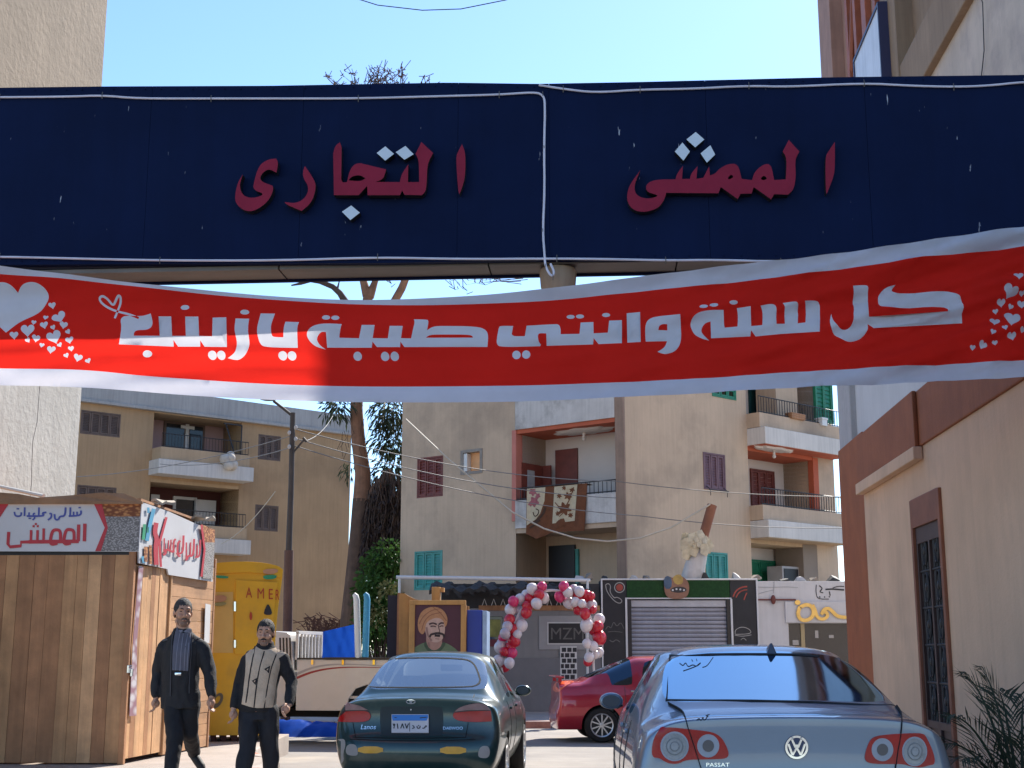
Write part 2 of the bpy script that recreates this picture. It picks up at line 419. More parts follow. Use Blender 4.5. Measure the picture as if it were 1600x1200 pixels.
for h in range(2):
    c0 = D0 + .07 + h * ((D1 - D0) / 2 - .04); c1 = c0 + (D1 - D0) / 2 - .10
    for k in range(4): mb.tube([(c0 + (c1 - c0) * (k + .5) / 4, -.03, .7), (c0 + (c1 - c0) * (k + .5) / 4, -.03, DZ - .17)], .016, 6)
    for q in range(5):
        zc = .92 + q * .40; cx = (c0 + c1) / 2
        for sg in (-1, 1):
            for up in (-1, 1):
                pts = [(cx + sg * (.02 + .085 * math.sin(t * .5) * (1 - t * .07)), -.015, zc + up * (.15 - t * .05 + .03 * math.sin(t * 2))) for t in [i * .4 for i in range(9)]]
                mb.tube(pts, .016, 6)
        mb.tube([(c0, -.02, zc + .18), (c1, -.02, zc + .18)], .014, 6)
        mb.ball((cx, -.01, zc), .035, 8, 6, sc=(1, .5, 1.4))
mb.build('iron_grille', m_iron, dr, smooth=True)

# ------------------------------------------------------------------ tall building on the right, behind the annex
m_taupe = mat('taupe_render', (.34, .235, .155), .9, .12, 1.4, streak=.35, bump=.3, bscale=25)
m_tbeige = mat('tall_beige', (.62, .51, .42), .9, .10, 1.5, streak=.12, bump=.4, bscale=14, dirt=(.24, .19, .20), dirt_amt=.35, dirt_scale=1.6)
m_white_wall = mat('white_wall', (.62, .61, .60), .9, .05, 1.5, streak=.1, bump=.2, bscale=30)
m_orange_fr = mat('rust_frame', (.36, .10, .045), .6, .2, 3)
m_pinkbrown = mat('pink_brown', (.40, .23, .17), .85, .14, 2, streak=.3)
TL = 4.32
ft = Fac(sp(TL, 0), math.atan2(U.x, U.y) + math.pi)
tb = thing('tall_building', st(TL + 2, 15, 0), 'tall beige block with concrete beams and rust coloured window frames above the low building', 'building')
mb = ft.mb(); ft.wall(mb, al(23.28), al(12.54), -.3, 5.95); mb.build('lower_wall', m_white_wall, tb)
mb = ft.mb(); ft.wall(mb, al(17.52), al(12.54), 5.95, 8.78); mb.quad((al(12.54), 0, -.3), (al(12.54), -8, -.3), (al(12.54), -8, 20), (al(12.54), 0, 20)); mb.quad((al(23.28), 0, -.3), (al(23.28), -8, -.3), (al(23.28), -8, 20), (al(23.28), 0, 20)); mb.quad((al(23.28), -8, 20), (al(12.54), -8, 20), (al(12.54), 0, 20), (al(23.28), 0, 20)); mb.build('wall', m_tbeige, tb)
mb = ft.mb(); mb.box(al(18.60), al(12.48), -.3, .10, 8.78, 9.49); mb.build('concrete_beam', m_taupe, tb, bevel=.02)
mb = ft.mb(); ft.wall(mb, al(17.52), al(12.54), 9.49, 20, o=-.12); mb.box(al(18.42), al(17.52), -.4, .12, 5.95, 20); mb.build('upper_wall', m_taupe, tb)
mb = ft.mb(); ft.wall(mb, al(23.28), al(18.42), 5.95, 20, [(al(21.96), al(20.40), 7.63, 14.7)], o=-.12, depth=.25); mb.build('rear_wall', m_pinkbrown, tb)
mb = ft.mb(); w0, w1 = al(21.96), al(20.40)
for b in ((w0, w0 + .20, 7.63, 14.7), (w1 - .20, w1, 7.63, 14.7), ((w0 + w1) / 2 - .1, (w0 + w1) / 2 + .1, 7.63, 14.7), (w0, w1, 10.9,11.12)): mb.box(b[0], b[1], -.34, -.06, b[2], b[3])
mb.tube([(w0 + .1, -.1, 11.2), (w0 + .62, -.1, 12.6)], .05, 6)
wn = mb.build('window', m_orange_fr, tb); mb = ft.mb(); mb.quad((w0, -.36, 7.63), (w1, -.36, 7.63), (w1, -.36, 14.7), (w0, -.36, 14.7)); mb.build('pane', mat('shade_cloth', (.33, .22, .15), .8, .2, 2), wn)
for a, b in ((al(20.34), al(20.10)), (al(19.56), al(19.38))): box_part(ft, 'mullion', m_orange_fr, tb, a, b, -.12, -.02, 5.95, 20)
for k in range(3):
    mb = ft.mb(); mb.box(al(15.84 - k * .20), al(15.72 - k * .20), -.12, -.04 + .02 * k, 9.49, 15); mb.build('downpipe', mat('taupe_pipe%d' % k, (.24, .18, .14), .7, .2, 3), tb)
# corner column: brown at the foot, bare plaster above
m_col = mat('old_plaster', (.47, .45, .44), .9, .15, 3, streak=.3, bump=.5, bscale=20, dirt=(.25, .22, .2), dirt_amt=.35, dirt_scale=3)
mb = ft.mb(); mb.box(al(23.66), al(22.5), -.3, .1, 4.94, 10); mb.build('column', m_col, tb, bevel=.015); box_part(ft, 'upper_column', m_pinkbrown, tb, al(23.66), al(22.5), -.3, .1, 10.0, 20)
mb = ft.mb(); mb.box(al(23.69), al(21.5), -.3, .13, -.3, 4.94); mb.build('column_foot', m_brown, tb, bevel=.015)
mb = ft.mb(); mb.tube([(al(14.04), .02, 10.9), (al(13.92), .03, 10.0), (al(13.86), .16, 9.2), (al(13.80), .05, 8.5), (al(13.94), .03, 8.0), (al(14.20), .02, 7.7)], .006, 6); mb.build('loose_cable', m_iron, tb, smooth=True)
# two pale sign boards fixed to the facade
m_signpale = mat('pale_sign', (.72, .75, .80), .5, .12, 1.2, streak=.25)
m_navyframe = mat('navy_frame', (.03, .03, .08), .5, .1)
for (a0, a1, z0, z1, lab) in ((al(19.86), al(18.00), 8.1, 10.65, 'faded blank blue sign board with a navy frame above the gateway'), (al(16.20), al(15.06), 10.05, 12.0, 'pale sign board by the air conditioner above the concrete beam')):
    t = thing('sign_board', ft.pt((a0 + a1) / 2, .2, z0), lab, 'sign')
    mb = ft.mb(); mb.box(a0, a1, .2, .24, z0, z1); mb.build('board', m_signpale, t)
    mb = ft.mb()
    for b in ((a0 - .05, a0, z0, z1), (a1, a1 + .05, z0, z1), (a0 - .05, a1 + .05, z1, z1 + .05), (a0 - .05, a1 + .05, z0 - .05, z0)): mb.box(b[0], b[1], .1, .26, b[2], b[3])
    mb.build('frame', m_navyframe, t)
    for k in range(2): mb = ft.mb(); mb.box(a0 + .2 + k * .5, a0 + .26 + k * .5, 0, .198, z0 + .3, z0 + .36); mb.build('bracket', m_iron, t)
t = thing('air_conditioner', ft.pt(al(14.58), .3, 9.5), 'rusty beige air conditioner on the concrete beam, right of the upper sign board', 'air conditioner')
mb = ft.mb(); mb.box(al(15.00), al(14.22), -.1, .3, 9.9, 10.5); mb.build('casing', mat('ac_beige', (.35, .27, .2), .6, .2, 3), t, bevel=.02)
mb = ft.mb(); mb.box(al(14.94), al(14.28), -.1, .33, 9.494, 9.89); mb.build('bracket', m_orange_fr, t)

# ------------------------------------------------------------------ plain tower on the left
m_lgrey = mat('grey_plaster', (.40, .39, .365), .95, .10, 1.1, streak=.28, bump=.9, bscale=9, dirt=(.36, .33, .3), dirt_amt=.25, dirt_scale=1.3)
m_ltan = mat('tan_plaster', (.25, .20, .15), .95, .12, 1.1, streak=.25, bump=.9, bscale=9)
lt = thing('plaster_tower', st(-8.2, 14, 0), 'windowless tower of rough streaked plaster, grey below and tan above, at the left edge', 'building')
fl = Fac(sp(-8.2, 0), math.atan2(U.x, U.y))
mb = fl.mb(); fl.wall(mb, 11, 19.75, -.3, 8.5); mb.quad((19.75, 0, -.3), (19.75, -9, -.3), (19.75, -9, 8.5), (19.75, 0, 8.5)); mb.quad((11, 0, -.3), (11, -9, -.3), (11, -9, 8.5), (11, 0, 8.5)); mb.build('lower_wall', m_lgrey, lt)
mb = fl.mb(); fl.wall(mb, 11, 19.75, 8.5, 20); mb.quad((19.75, 0, 8.5), (19.75, -9, 8.5), (19.75, -9, 20), (19.75, 0, 20)); mb.quad((11, 0, 8.5), (11, -9, 8.5), (11, -9, 20), (11, 0, 20)); mb.quad((11, 0, 20), (19.75, 0, 20), (19.75, -9, 20), (11, -9, 20)); mb.build('upper_wall', m_ltan, lt)
mb = fl.mb()
for a, q in ((16.2, 0), (18.2, 1)):
    mb.tube([(a + .05 * math.sin(i * .9 + q) + .03 * math.sin(i * 2.3), -.001, 2.9 + i * .3) for i in range(18)], .006, 5)
mb.build('crack', mat('crack_dark', (.25, .24, .22), .9, .1), lt, smooth=True)

# ------------------------------------------------------------------ tan apartment block, left
m_tan = mat('tan_render', (.43, .275, .148), .92, .12, .5, streak=.22, bump=.3, bscale=18, dirt=(.22, .14, .08), dirt_amt=.55, dirt_scale=.28)
m_tan_lt = mat('tan_render_pale', (.48, .34, .21), .92, .1, 1, streak=.2)
m_gparapet = mat('grey_parapet', (.40, .38, .36), .92, .1, .8, streak=.35, bump=.4, bscale=20)
m_pink = mat('pink_wall', (.42, .28, .27), .9, .08, 1)
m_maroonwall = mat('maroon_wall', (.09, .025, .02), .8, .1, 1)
m_whiteband = mat('white_band', (.62, .58, .53), .85, .08, 1, streak=.3)
ang = math.atan2(2430 / FPX / 1.0202, 1)
Pf = at(340, 1015, 52); f1 = Fac((Pf.x, Pf.y), ang)
lb = thing('tan_apartment_block', f1.pt(0, -4, -.2), 'tan three storey apartment block with a grey roof band and recessed balconies, on the left', 'building')
r_all = f1.rc(90, 600, 546, 1015); RL = f1.loc(238, 700)[0]; RR = f1.loc(376, 700)[0]
ztop = f1.loc(340, 655)[1]
zc = lambda y, x=340: f1.loc(x, y)[1]
zU0, zU1 = zc(728), zc(652); zL0, zL1 = zc(842), zc(757)
win = [f1.rc(127, 640, 187, 684), f1.rc(404, 678, 438, 721), f1.rc(399, 788, 434, 831), f1.rc(121, 757, 180, 800)]
hu = (RL, RR, zU0, zU1, 1.5); hl = (RL, RR, zL0, zL1, 1.5); hg = (RL, RR, zL0 - 3.05, zL1 - 3.05, 1.5)
mb = f1.mb(); A0, A1 = f1.loc(60, 700)[0], f1.loc(546, 800)[0]
f1.wall(mb, A0, A1, -.4, ztop, [hu, hl, hg] + win, depth=.12)
mb.quad((A1, 0, -.4), (A1, -10, -.4), (A1, -10, ztop), (A1, 0, ztop)); mb.quad((A0, 0, -.4), (A0, -10, -.4), (A0, -10, ztop), (A0, 0, ztop)); mb.quad((A0, -10, -.4), (A1, -10, -.4), (A1, -10, ztop), (A0, -10, ztop))
mb.build('wall', m_tan, lb)
mb = f1.mb(); mb.box(A0, A1 + .15, -10, .22, ztop, ztop + .12); mb.box(A0, A1 + .15, -10, .16, ztop + .12, ztop + .85); mb.build('roof_parapet', m_gparapet, lb, bevel=.02)
for r in win: shutters(f1, r, m_shut_brown, lb, n=4 if r[1] - r[0] > 1.4 else 3, o=-.02)
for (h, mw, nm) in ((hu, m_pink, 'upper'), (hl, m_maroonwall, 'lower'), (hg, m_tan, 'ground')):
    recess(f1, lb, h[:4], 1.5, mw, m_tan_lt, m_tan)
# balcony parapets with white bands
bR = f1.loc(380, 740)[0]
for zb in (zU0, zL0):
    bl = box_part(f1, 'balcony', m_tan_lt, lb, RL, bR - .15, -.02, .75, zb - .05, zb + .42)
    mb = f1.mb(); mb.box(RL - .1, bR, -.03, .85, zb - .62, zb - .06); mb.build('balcony_band', m_whiteband, bl, bevel=.02)
    railing(f1, RL + .05, bR - .2, zb + .42, zb + .95, .7, m_iron, bl, .13)
# openings on the balconies
r = f1.rc(256, 657, 317, 722, -1.5); dd = box_part(f1, 'balcony_door', m_shut_brown, lb, r[0], r[1], -1.5, -1.44, r[2] - .6, r[3])
mb = f1.mb(); q = (r[0] + r[1]) / 2 + .1; mb.box(q - .07, q + .07, -1.44, -1.40, r[2] - .6, r[3] - .05); mb.box(q - .3, q + .3, -1.40, -1.385, r[3] - .25, r[3] - .12); mb.build('door_mullion', m_white_pvc, dd)
mb = f1.mb(); mb.box(r[0] + .1, q - .12, -1.44, -1.43, r[2] - .5, r[3] - .1); mb.box(q + .12, r[1] - .1, -1.44, -1.43, r[2] - .5, r[3] - .1); mb.build('door_pane', m_pane, dd)
r = f1.rc(270, 775, 305, 812, -1.5); wv = box_part(f1, 'window', m_white_pvc, lb, r[0], r[1], -1.5, -1.42, r[2], r[3])
mb = f1.mb(); mb.box(r[0] + .12, r[1] - .12, -1.42, -1.41, r[2] + .12, r[3] - .12); mb.build('window_pane', m_pane, wv)
for q in ((306, 780, 336, 820), (236, 772, 248, 800)):
    r = f1.rc(*q, -1.3); box_part(f1, 'open_shutter', m_white_pvc, lb, r[0], r[1], -1.32, -1.28, r[2] - .4, r[3])
mb = f1.mb(); r = f1.rc(348, 662, 374, 715, .2)
for a, b in (((r[0], .3, r[3]), (r[1], .3, r[3])), ((r[1], .3, r[3]), (r[1], .3, r[2])), ((r[0] + .2, .1, r[3]), (r[0] + .45, .5, r[2]))): mb.bar(a, b, .03)
mb.build('clothes_frame', m_iron, lb)
q = f1.loc(360, 720, .95); mb = f1.mb()
for k in range(9): mb.ball((q[0] + random.uniform(-.22, .22), .9 + random.uniform(-.1, .1), q[1] + random.uniform(-.28, .25)), random.uniform(.16, .24), 9, 7)
top('laundry_bundle', mb, mat('cloth_cream', (.55, .48, .4), .9, .2, 3), 'crumpled cream cloth bundle hung over the upper balcony rail of the tan block', 'laundry', smooth=True)

# ------------------------------------------------------------------ central apartment block (corner towards the camera)
m_cgrey = mat('grey_tan_render', (.54, .40, .28), .92, .10, .7, streak=.16, bump=.35, bscale=15, dirt=(.24, .185, .14), dirt_amt=.6, dirt_scale=.32)
m_cwhite = mat('white_render', (.62, .555, .51), .9, .05, 1)
m_peel = mat('peeling_white', (.56, .53, .50), .9, .10, 2, streak=.25, bump=.5, bscale=20, dirt=(.2, .18, .16), dirt_amt=.75, dirt_scale=.9)
m_orange = mat('orange_ceiling', (.44, .10, .045), .8, .08, 2)
m_stripbr = mat('brown_strip', (.28, .19, .14), .85, .15, 2, streak=.3)
Pc = at(970, 1015, 36.5)
aR = math.atan2(2360 / FPX / 1.0202, 1); aL = math.atan2(2700 / FPX / 1.0202, 1)
fL = Fac((Pc.x, Pc.y), math.pi - aL); fR = Fac((Pc.x, Pc.y), aR)
cb = thing('corner_apartment_block', (Pc.x, Pc.y + 5, -.2), 'grey tan apartment block, its corner towards the street, with orange balcony ceilings, in the middle', 'building')
CT = 11.4
LA0 = fL.loc(628, 700)[0]; BL0 = fL.loc(806, 720)[0]; BL1 = fL.loc(962, 720)[0]
zp_t = fL.loc(963, 652)[1]; zb0 = fL.loc(963, 814)[1]; zpar = fL.loc(963, 769)[1]; zrail = fL.loc(963, 749)[1]
wL = [fL.rc(652, 716, 692, 775), fL.rc(648, 862, 691, 921)]; hole_ac = fL.rc(724, 708, 750, 735)
mb = fL.mb(); hmain = (BL0, BL1, zb0, zp_t, 1.5); hlow = (BL0, BL1, -.3, zb0 - .04, 1.5); hup = (BL0, BL1, zp_t + 1.0, zp_t + 2.9, 1.5)
fL.wall(mb, LA0, BL0, -.4, CT, wL + [hole_ac + (.22,)], depth=.12); fL.wall(mb, BL0, BL1, -.4, CT, [hmain, hlow, hup])
mb.quad((LA0, 0, -.4), (LA0, -10, -.4), (LA0, -10, CT), (LA0, 0, CT))
RA1 = fR.loc(1306, 800)[0]; RB0 = fR.loc(1168, 700)[0]; RB1 = fR.loc(1272, 760)[0]
zf = lambda y, x=1290: fR.loc(x, y)[1]
zr1b, zr1t = zf(790, 1170), zf(682, 1170)      # first floor recess
zs1 = zf(838); zs2 = zf(703)                     # middles of the white slabs
wR = [fR.rc(1098, 706, 1134, 768), fR.rc(1102, 862, 1138, 921), fR.rc(1112, 600, 1150, 626)]
h1 = (RB0, RB1, zs1 + .35, zs2 - .3, 1.2); h2 = (RB0, RA1 - .9, zs2 + .35, zs2 + 2.75, 1.2); h0 = (RB0, RB1, -.3, zs1 - .3, 1.2)
mb.mtx = fR.mtx; fR.wall(mb, 0, RB0, -.4, CT, wR, depth=.12); fR.wall(mb, RB0, RA1, -.4, CT, [h0, h1, h2])
mb.quad((RA1, 0, -.4), (RA1, -9, -.4), (RA1, -9, CT), (RA1, 0, CT))
e1 = fL.pt(LA0, -10, 0); e2 = fR.pt(RA1, -9, 0)
mb.mtx = None; a_ = fL.pt(LA0, 0, CT); b_ = fR.pt(0, 0, CT); c_ = fR.pt(RA1, 0, CT)
mb.add([a_, b_, c_, e2 + Vector((0, 0, CT)), e1 + Vector((0, 0, CT))], [(0, 1, 2, 3, 4)])
mb.build('wall', m_cgrey, cb)
shutters(fL, wL[0], m_shut_maroon, cb, 3, -.02); shutters(fL, wL[1], m_shut_teal, cb, 3, -.01)
shutters(fR, wR[0], m_shut_mauve, cb, 3, .0); shutters(fR, wR[1], m_shut_teal, cb, 3, 0); shutters(fR, wR[2], m_shut_green, cb, 3, .0)
mb = fR.mb(); r = wR[0]; mb.tube([(r[0] + .05, .16, r[2] - .02), (r[1] - .05, .16, r[2] - .02)], .015, 6)
for a in (r[0] + .12, r[1] - .12): mb.tube([(a, 0, r[2] + .1), (a, .16, r[2] - .02), (a, .16, r[2] - .2)], .012, 5)
mb.build('clothes_rail', m_iron, cb)
# the AC opening with its raw edge
a0, a1, z0, z1 = hole_ac; mb = fL.mb(); mb.quad((a0, -.21, z0), (a1, -.21, z0), (a1, -.21, z1), (a0, -.21, z1)); mb.box(a0, a0 + .14, -.2, -.01, z0 + .02, z1 - .02, 1)
mb.build('wall_opening', [mat('lit_orange_back', (.80, .42, .20), .8, .15, 3), m_white_pvc], cb)  # orange backing coloured brighter so the opening's interior looks lit
mb = fL.mb()
for b in ((a0 - .1, a0, z0 - .08, z1 + .08), (a1, a1 + .1, z0 - .08, z1 + .08), (a0, a1, z1, z1 + .09), (a0, a1, z0 - .09, z0)): mb.box(b[0], b[1], -.02, .02, b[2], b[3])
mb.build('opening_rim', mat('raw_cement', (.26, .23, .2), .95, .2, 6, bump=.6, bscale=30), cb)
# left face balconies
recess(fL, cb, hmain[:4], 1.5, m_cwhite, m_orange, m_stripbr); recess(fL, cb, hlow[:4], 1.5, m_cgrey, m_cgrey, m_cgrey); recess(fL, cb, hup[:4], 1.5, m_cwhite, m_orange, m_stripbr)
box_part(fL, 'corner_strip', m_stripbr, cb, BL1 + .002, BL1 + .3, -.05, .02, -.3, CT)
box_part(fL, 'pink_pilaster', mat('salmon_paint', (.50, .18, .14), .85, .1, 2), cb, BL0 - .14, BL0 + .02, -.3, .02, zb0 + .2, zp_t)
mb = fL.mb(); mb.box(BL0, BL1, -.06, .04, zp_t - .0, zp_t + 1.05); mb.build('upper_balcony_parapet', m_peel, cb, bevel=.01)
bp = fL.mb(); bp.box(BL0, BL1, -.06, .04, zb0 - .02, zpar); bpar = bp.build('balcony_parapet', m_peel, cb, bevel=.01)
railing(fL, BL0 + .02, BL1 - .02, zpar, zrail, -.01, m_iron, bpar, .14, .012)
def plaque(f, cx, o, z, w_, d_):       # plaster ceiling rose with a short lamp stub
    mb = f.mb(); pts = []
    for i in range(32):
        a = 2 * math.pi * i / 32; k = 1 + .12 * math.cos(8 * a); pts.append((cx + w_ * k * math.cos(a), o + d_ * k * math.sin(a)))
    n = len(pts); mb.add([(x, y, z) for x, y in pts] + [(cx + (x - cx) * .85, o + (y - o) * .85, z - .06) for x, y in pts], [tuple(range(n, 2 * n))] + [(i, (i + 1) % n, n + (i + 1) % n, n + i) for i in range(n)])
    mb.tube([(cx, o, z - .06), (cx, o, z - .22)], .04, 8); mb.ball((cx, o, z - .25), .06, 8, 6)
    return mb.build('ceiling_rose', m_cwhite, cb, smooth=40)
plaque(fL, (BL0 + BL1) / 2 + .2, -.72, zp_t - .12, 1.0, .45)
r = fL.rc(869, 704, 904, 790, -1.5); box_part(fL, 'balcony_door', m_shut_maroon, cb, r[0], r[1], -1.5, -1.44, zb0 + .06, r[3])
mb = fL.mb(); mb.box(BL0 + .0, BL0 + .05, -1.25, -.25, zb0 + .06, zp_t - .95); mb.box(BL0, BL0 + .35, -1.32, -1.27, zb0 + .06, zp_t - .95); sdr = mb.build('side_door', m_shut_maroon, cb)
mb = fL.mb(); mb.box(BL0 + .05, BL0 + .065, -.85, -.5, zb0 + .5, zp_t - 1.15); mb.build('door_pane', mat('pale_pane', (.35, .38, .42), .15, .1), sdr)
r = fL.rc(868, 860, 906, 925, -1.5); shutters(fL, (r[0], r[1], .8, r[3]), m_shut_teal, cb, 2, -1.45)
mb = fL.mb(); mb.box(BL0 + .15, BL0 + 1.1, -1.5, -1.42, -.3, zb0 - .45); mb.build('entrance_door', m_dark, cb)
# right face balconies
for h, mw, mc_ in ((h1, m_cwhite, m_orange), (h2, m_cwhite, m_orange), (h0, m_cwhite, m_tan_lt)): recess(fR, cb, h[:4], 1.2, mw, mc_, m_cgrey)
box_part(fR, 'orange_pilaster', m_orange, cb, RB1 - .02, RB1 + .26, -.2, .015, zs1 + .3, zs2 - .32)
box_part(fR, 'balcony_pier', mat('pier_grey', (.24, .19, .15), .9, .1, 1), cb, RB1 - .75, RB1 + .02, -1.1, .0, -.3, zs1 - .32)
for zs, a1_ in ((zs1, fR.loc(1303, 840)[0]), (zs2, fR.loc(1300, 700)[0])):
    bl = box_part(fR, 'balcony', m_cgrey, cb, RB0 + .002, a1_ - .1, -.02, .5, zs + .26, zs + .72)
    mb = fR.mb(); mb.box(RB0 + .002, a1_, -.03, .7, zs - .28, zs + .25); mb.build('balcony_band', m_whiteband, bl, bevel=.02)
    mb = fR.mb(); mb.box(RB0 + .004, a1_ - .02, -.03, .68, zs - .30, zs - .285); mb.build('balcony_soffit', m_orange if zs == zs2 else m_tan_lt, bl)
    railing(fR, RB0 + .05, a1_ - .15, zs + .72, zs + 1.25, .44, m_iron, bl, .13, .012)
plaque(fR, RB0 + 1.0, .25, zs2 - .30, .9, .3)
r = fR.rc(1171, 732, 1210, 800, -1.2); shutters(fR, (r[0], r[1], zs1 + .45, r[3]), m_shut_maroon, cb, 3, -1.15)
r = fR.rc(1170, 874, 1218, 930, -1.2); shutters(fR, (r[0], r[1], .9, r[3]), m_shut_green, cb, 3, -1.15)
r = fR.rc(1168, 600, 1212, 660, -1.2); box_part(fR, 'balcony_door', mat('deep_teal', (.01, .05, .055), .4, .2), cb, r[0], r[1] - .3, -1.2, -1.14, zs2 + .45, zs2 + 2.6); box_part(fR, 'door_edge', m_white_pvc, cb, r[1] - .9, r[1] - .8, -1.14, -1.1, zs2 + .45, zs2 + 2.6)
mb = fR.mb(); a1_ = RA1 - .95; mb.box(a1_ - 1.9, a1_ - .75, -.9, -.1, zs2 + .45, zs2 + 2.6); mb.build('balcony_screen', m_cgrey, cb)
r = fR.rc(1283, 600, 1306, 662, .25); shutters(fR, (a1_ - .05, RA1 - .02, zs2 + .9, zs2 + 2.7), m_shut_green, cb, 2, .1, name='open_window')
# air conditioner on the ground floor right
t = thing('air_conditioner', fR.pt(RB1 - 1.2, -.5, zs1 - 2.1), 'grey air conditioner box beside the dark green shutter on the corner block', 'air conditioner')
r = fR.rc(1222, 884, 1262, 910, -.2); mb = fR.mb(); mb.box(r[0], r[1], -.8, -.2, r[2] - .3, r[3]); mb.build('casing', mat('ac_grey', (.35, .33, .32), .5, .1), t, bevel=.02)
mb = fR.mb(); mb.box(r[0] + .08, r[1] - .5, -.2, -.18, r[2] - .2, r[3] - .08); mb.build('grille', m_dark, t)
# ------------------------------------------------------------------ the gateway over the street
fp = Fac((0, 10), math.atan2(.9975, -.0707))
m_navy = mat('navy_sheet', (.0036, .0092, .038), .6, .14, 1.2, streak=.15, spec=.07)
def chips(m, col, scale, mp, lo, hi):
    n = m.node_tree; L = n.links.new; p = n.nodes['Principled BSDF']; old = p.inputs['Base Color'].links[0].from_socket
    tc = n.nodes.new('ShaderNodeTexCoord'); k = n.nodes.new('ShaderNodeMapping'); k.inputs['Scale'].default_value = mp; L(tc.outputs['Object'], k.inputs[0])
    t = n.nodes.new('ShaderNodeTexNoise'); t.inputs['Scale'].default_value = scale; t.inputs['Detail'].default_value = 3; L(k.outputs[0], t.inputs[0])
    r = n.nodes.new('ShaderNodeMapRange'); r.inputs[1].default_value = lo; r.inputs[2].default_value = hi; L(t.outputs['Fac'], r.inputs[0])
    x = n.nodes.new('ShaderNodeMix'); x.data_type = 'RGBA'; L(r.outputs[0], x.inputs[0]); L(old, x.inputs[6]); x.inputs[7].default_value = (*col, 1); L(x.outputs[2], p.inputs['Base Color'])
chips(m_navy, (.35, .36, .4), 5, (5, 5, 1.2), .742, .79)
m_alu = mat('weathered_metal', (.15, .13, .11), .5, .2, 2, metal=.3, streak=.4, streak_dir='x')
m_rope = mat('rope_light', (.62, .57, .62), .35, .1, 6)
m_redletter = mat('crimson_letter', (.24, .016, .038), .6, .12, 3, spec=.12)
m_letterside = mat('letter_return', (.006, .006, .008), .6, 0)
m_whitedot = mat('pale_acrylic', (.56, .60, .63), .35, .06, 4)
gw = thing('street_gateway', (0, 10, 4.4), 'long navy blue overhead gateway panel with crimson Arabic lettering, over the street', 'gateway')
def edge(mb, f, pxs, o):            # points of the photograph on the plane
    return [f.loc(x, y, o) for x, y in pxs]
topl = edge(None, fp, [(-60, 138), (0, 137), (160, 135), (420, 134), (700, 129), (840, 131), (1000, 128), (1280, 121), (1600, 117), (1660, 117)], 0)
botl = edge(None, fp, [(-60, 414), (0, 414), (230, 412), (600, 411), (860, 406), (1240, 405), (1600, 400), (1660, 399)], 0)
mb = fp.mb(); seams = [-3.0, -1.72, -.44, .3, 1.56, 2.82]
def interp(l, s):
    for a, b in zip(l, l[1:]):
        if a[0] <= s <= b[0]: return a[1] + (b[1] - a[1]) * (s - a[0]) / (b[0] - a[0])
    return l[0][1] if s < l[0][0] else l[-1][1]
S0, S1 = topl[0][0], topl[-1][0]
cuts = [S0] + seams + [S1]
for a, b in zip(cuts, cuts[1:]):    # metal sheets, each a hair apart and slightly buckled
    n = 10; g = .0012; rows = 6; pts = {}
    for i in range(n + 1):
        s_ = a + g + (b - a - 2 * g) * i / n; zt, zb_ = interp(topl, s_), interp(botl, s_)
        for j in range(rows + 1):
            bu = .006 * math.sin(3.1 * s_ + j) * math.sin(math.pi * j / rows)
            pts[i, j] = (s_, bu, zb_ + (zt - zb_) * j / rows)
    for i in range(n):
        for j in range(rows): mb.quad(pts[i, j], pts[i + 1, j], pts[i + 1, j + 1], pts[i, j + 1])
    for i in range(n):
        for j in (0, rows): p, q = pts[i, j], pts[i + 1, j]; mb.quad(p, q, (q[0], -.06, q[2]), (p[0], -.06, p[2]))
    for i in (0, n):
        for j in range(rows): p, q = pts[i, j], pts[i, j + 1]; mb.quad(p, q, (q[0], -.06, q[2]), (p[0], -.06, p[2]))
mb.build('navy_panel', m_navy, gw, smooth=30)
zt, zb_ = topl[4][1], botl[4][1]
mb = fp.mb(); mb.box(S0, S1, -.36, -.07, zb_ + .03, zt - .05); mb.build('core', mat('core_black', (.012, .014, .03), .8, .1), gw)
mb = fp.mb(); mb.box(S0, S1, -.40, -.365, zb_ - .03, zt - .02); mb.build('back_sheet', m_navy, gw)
mb = fp.mb()
for a, b in ((S0, -1.9), (-1.89, -.2), (-.19, 1.3), (1.31, S1)): mb.box(a, b, -.36, -.072, zb_ - .012, zb_ + .025)
mb.build('soffit', m_alu, gw, bevel=.004)
mb = fp.mb()
for k in range(60):
    s_ = S0 + .1 + k * .135
    for l, dz in ((topl, -.03), (botl, .03)): mb.ball((s_, .006, interp(l, s_) + dz), .006, 6, 4)
mb.build('rivets', m_navy, gw)
# supports at both ends (outside the frame)
for s_, z0 in ((S0 - .1, 0), (S1 + .12, 4.44)):
    mb = fp.mb(); mb.box(s_ - .12, s_ + .12, -.38, -.1, z0 if s_ > 0 else PAV, zt); mb.build('support_post', m_navy, gw, bevel=.01)
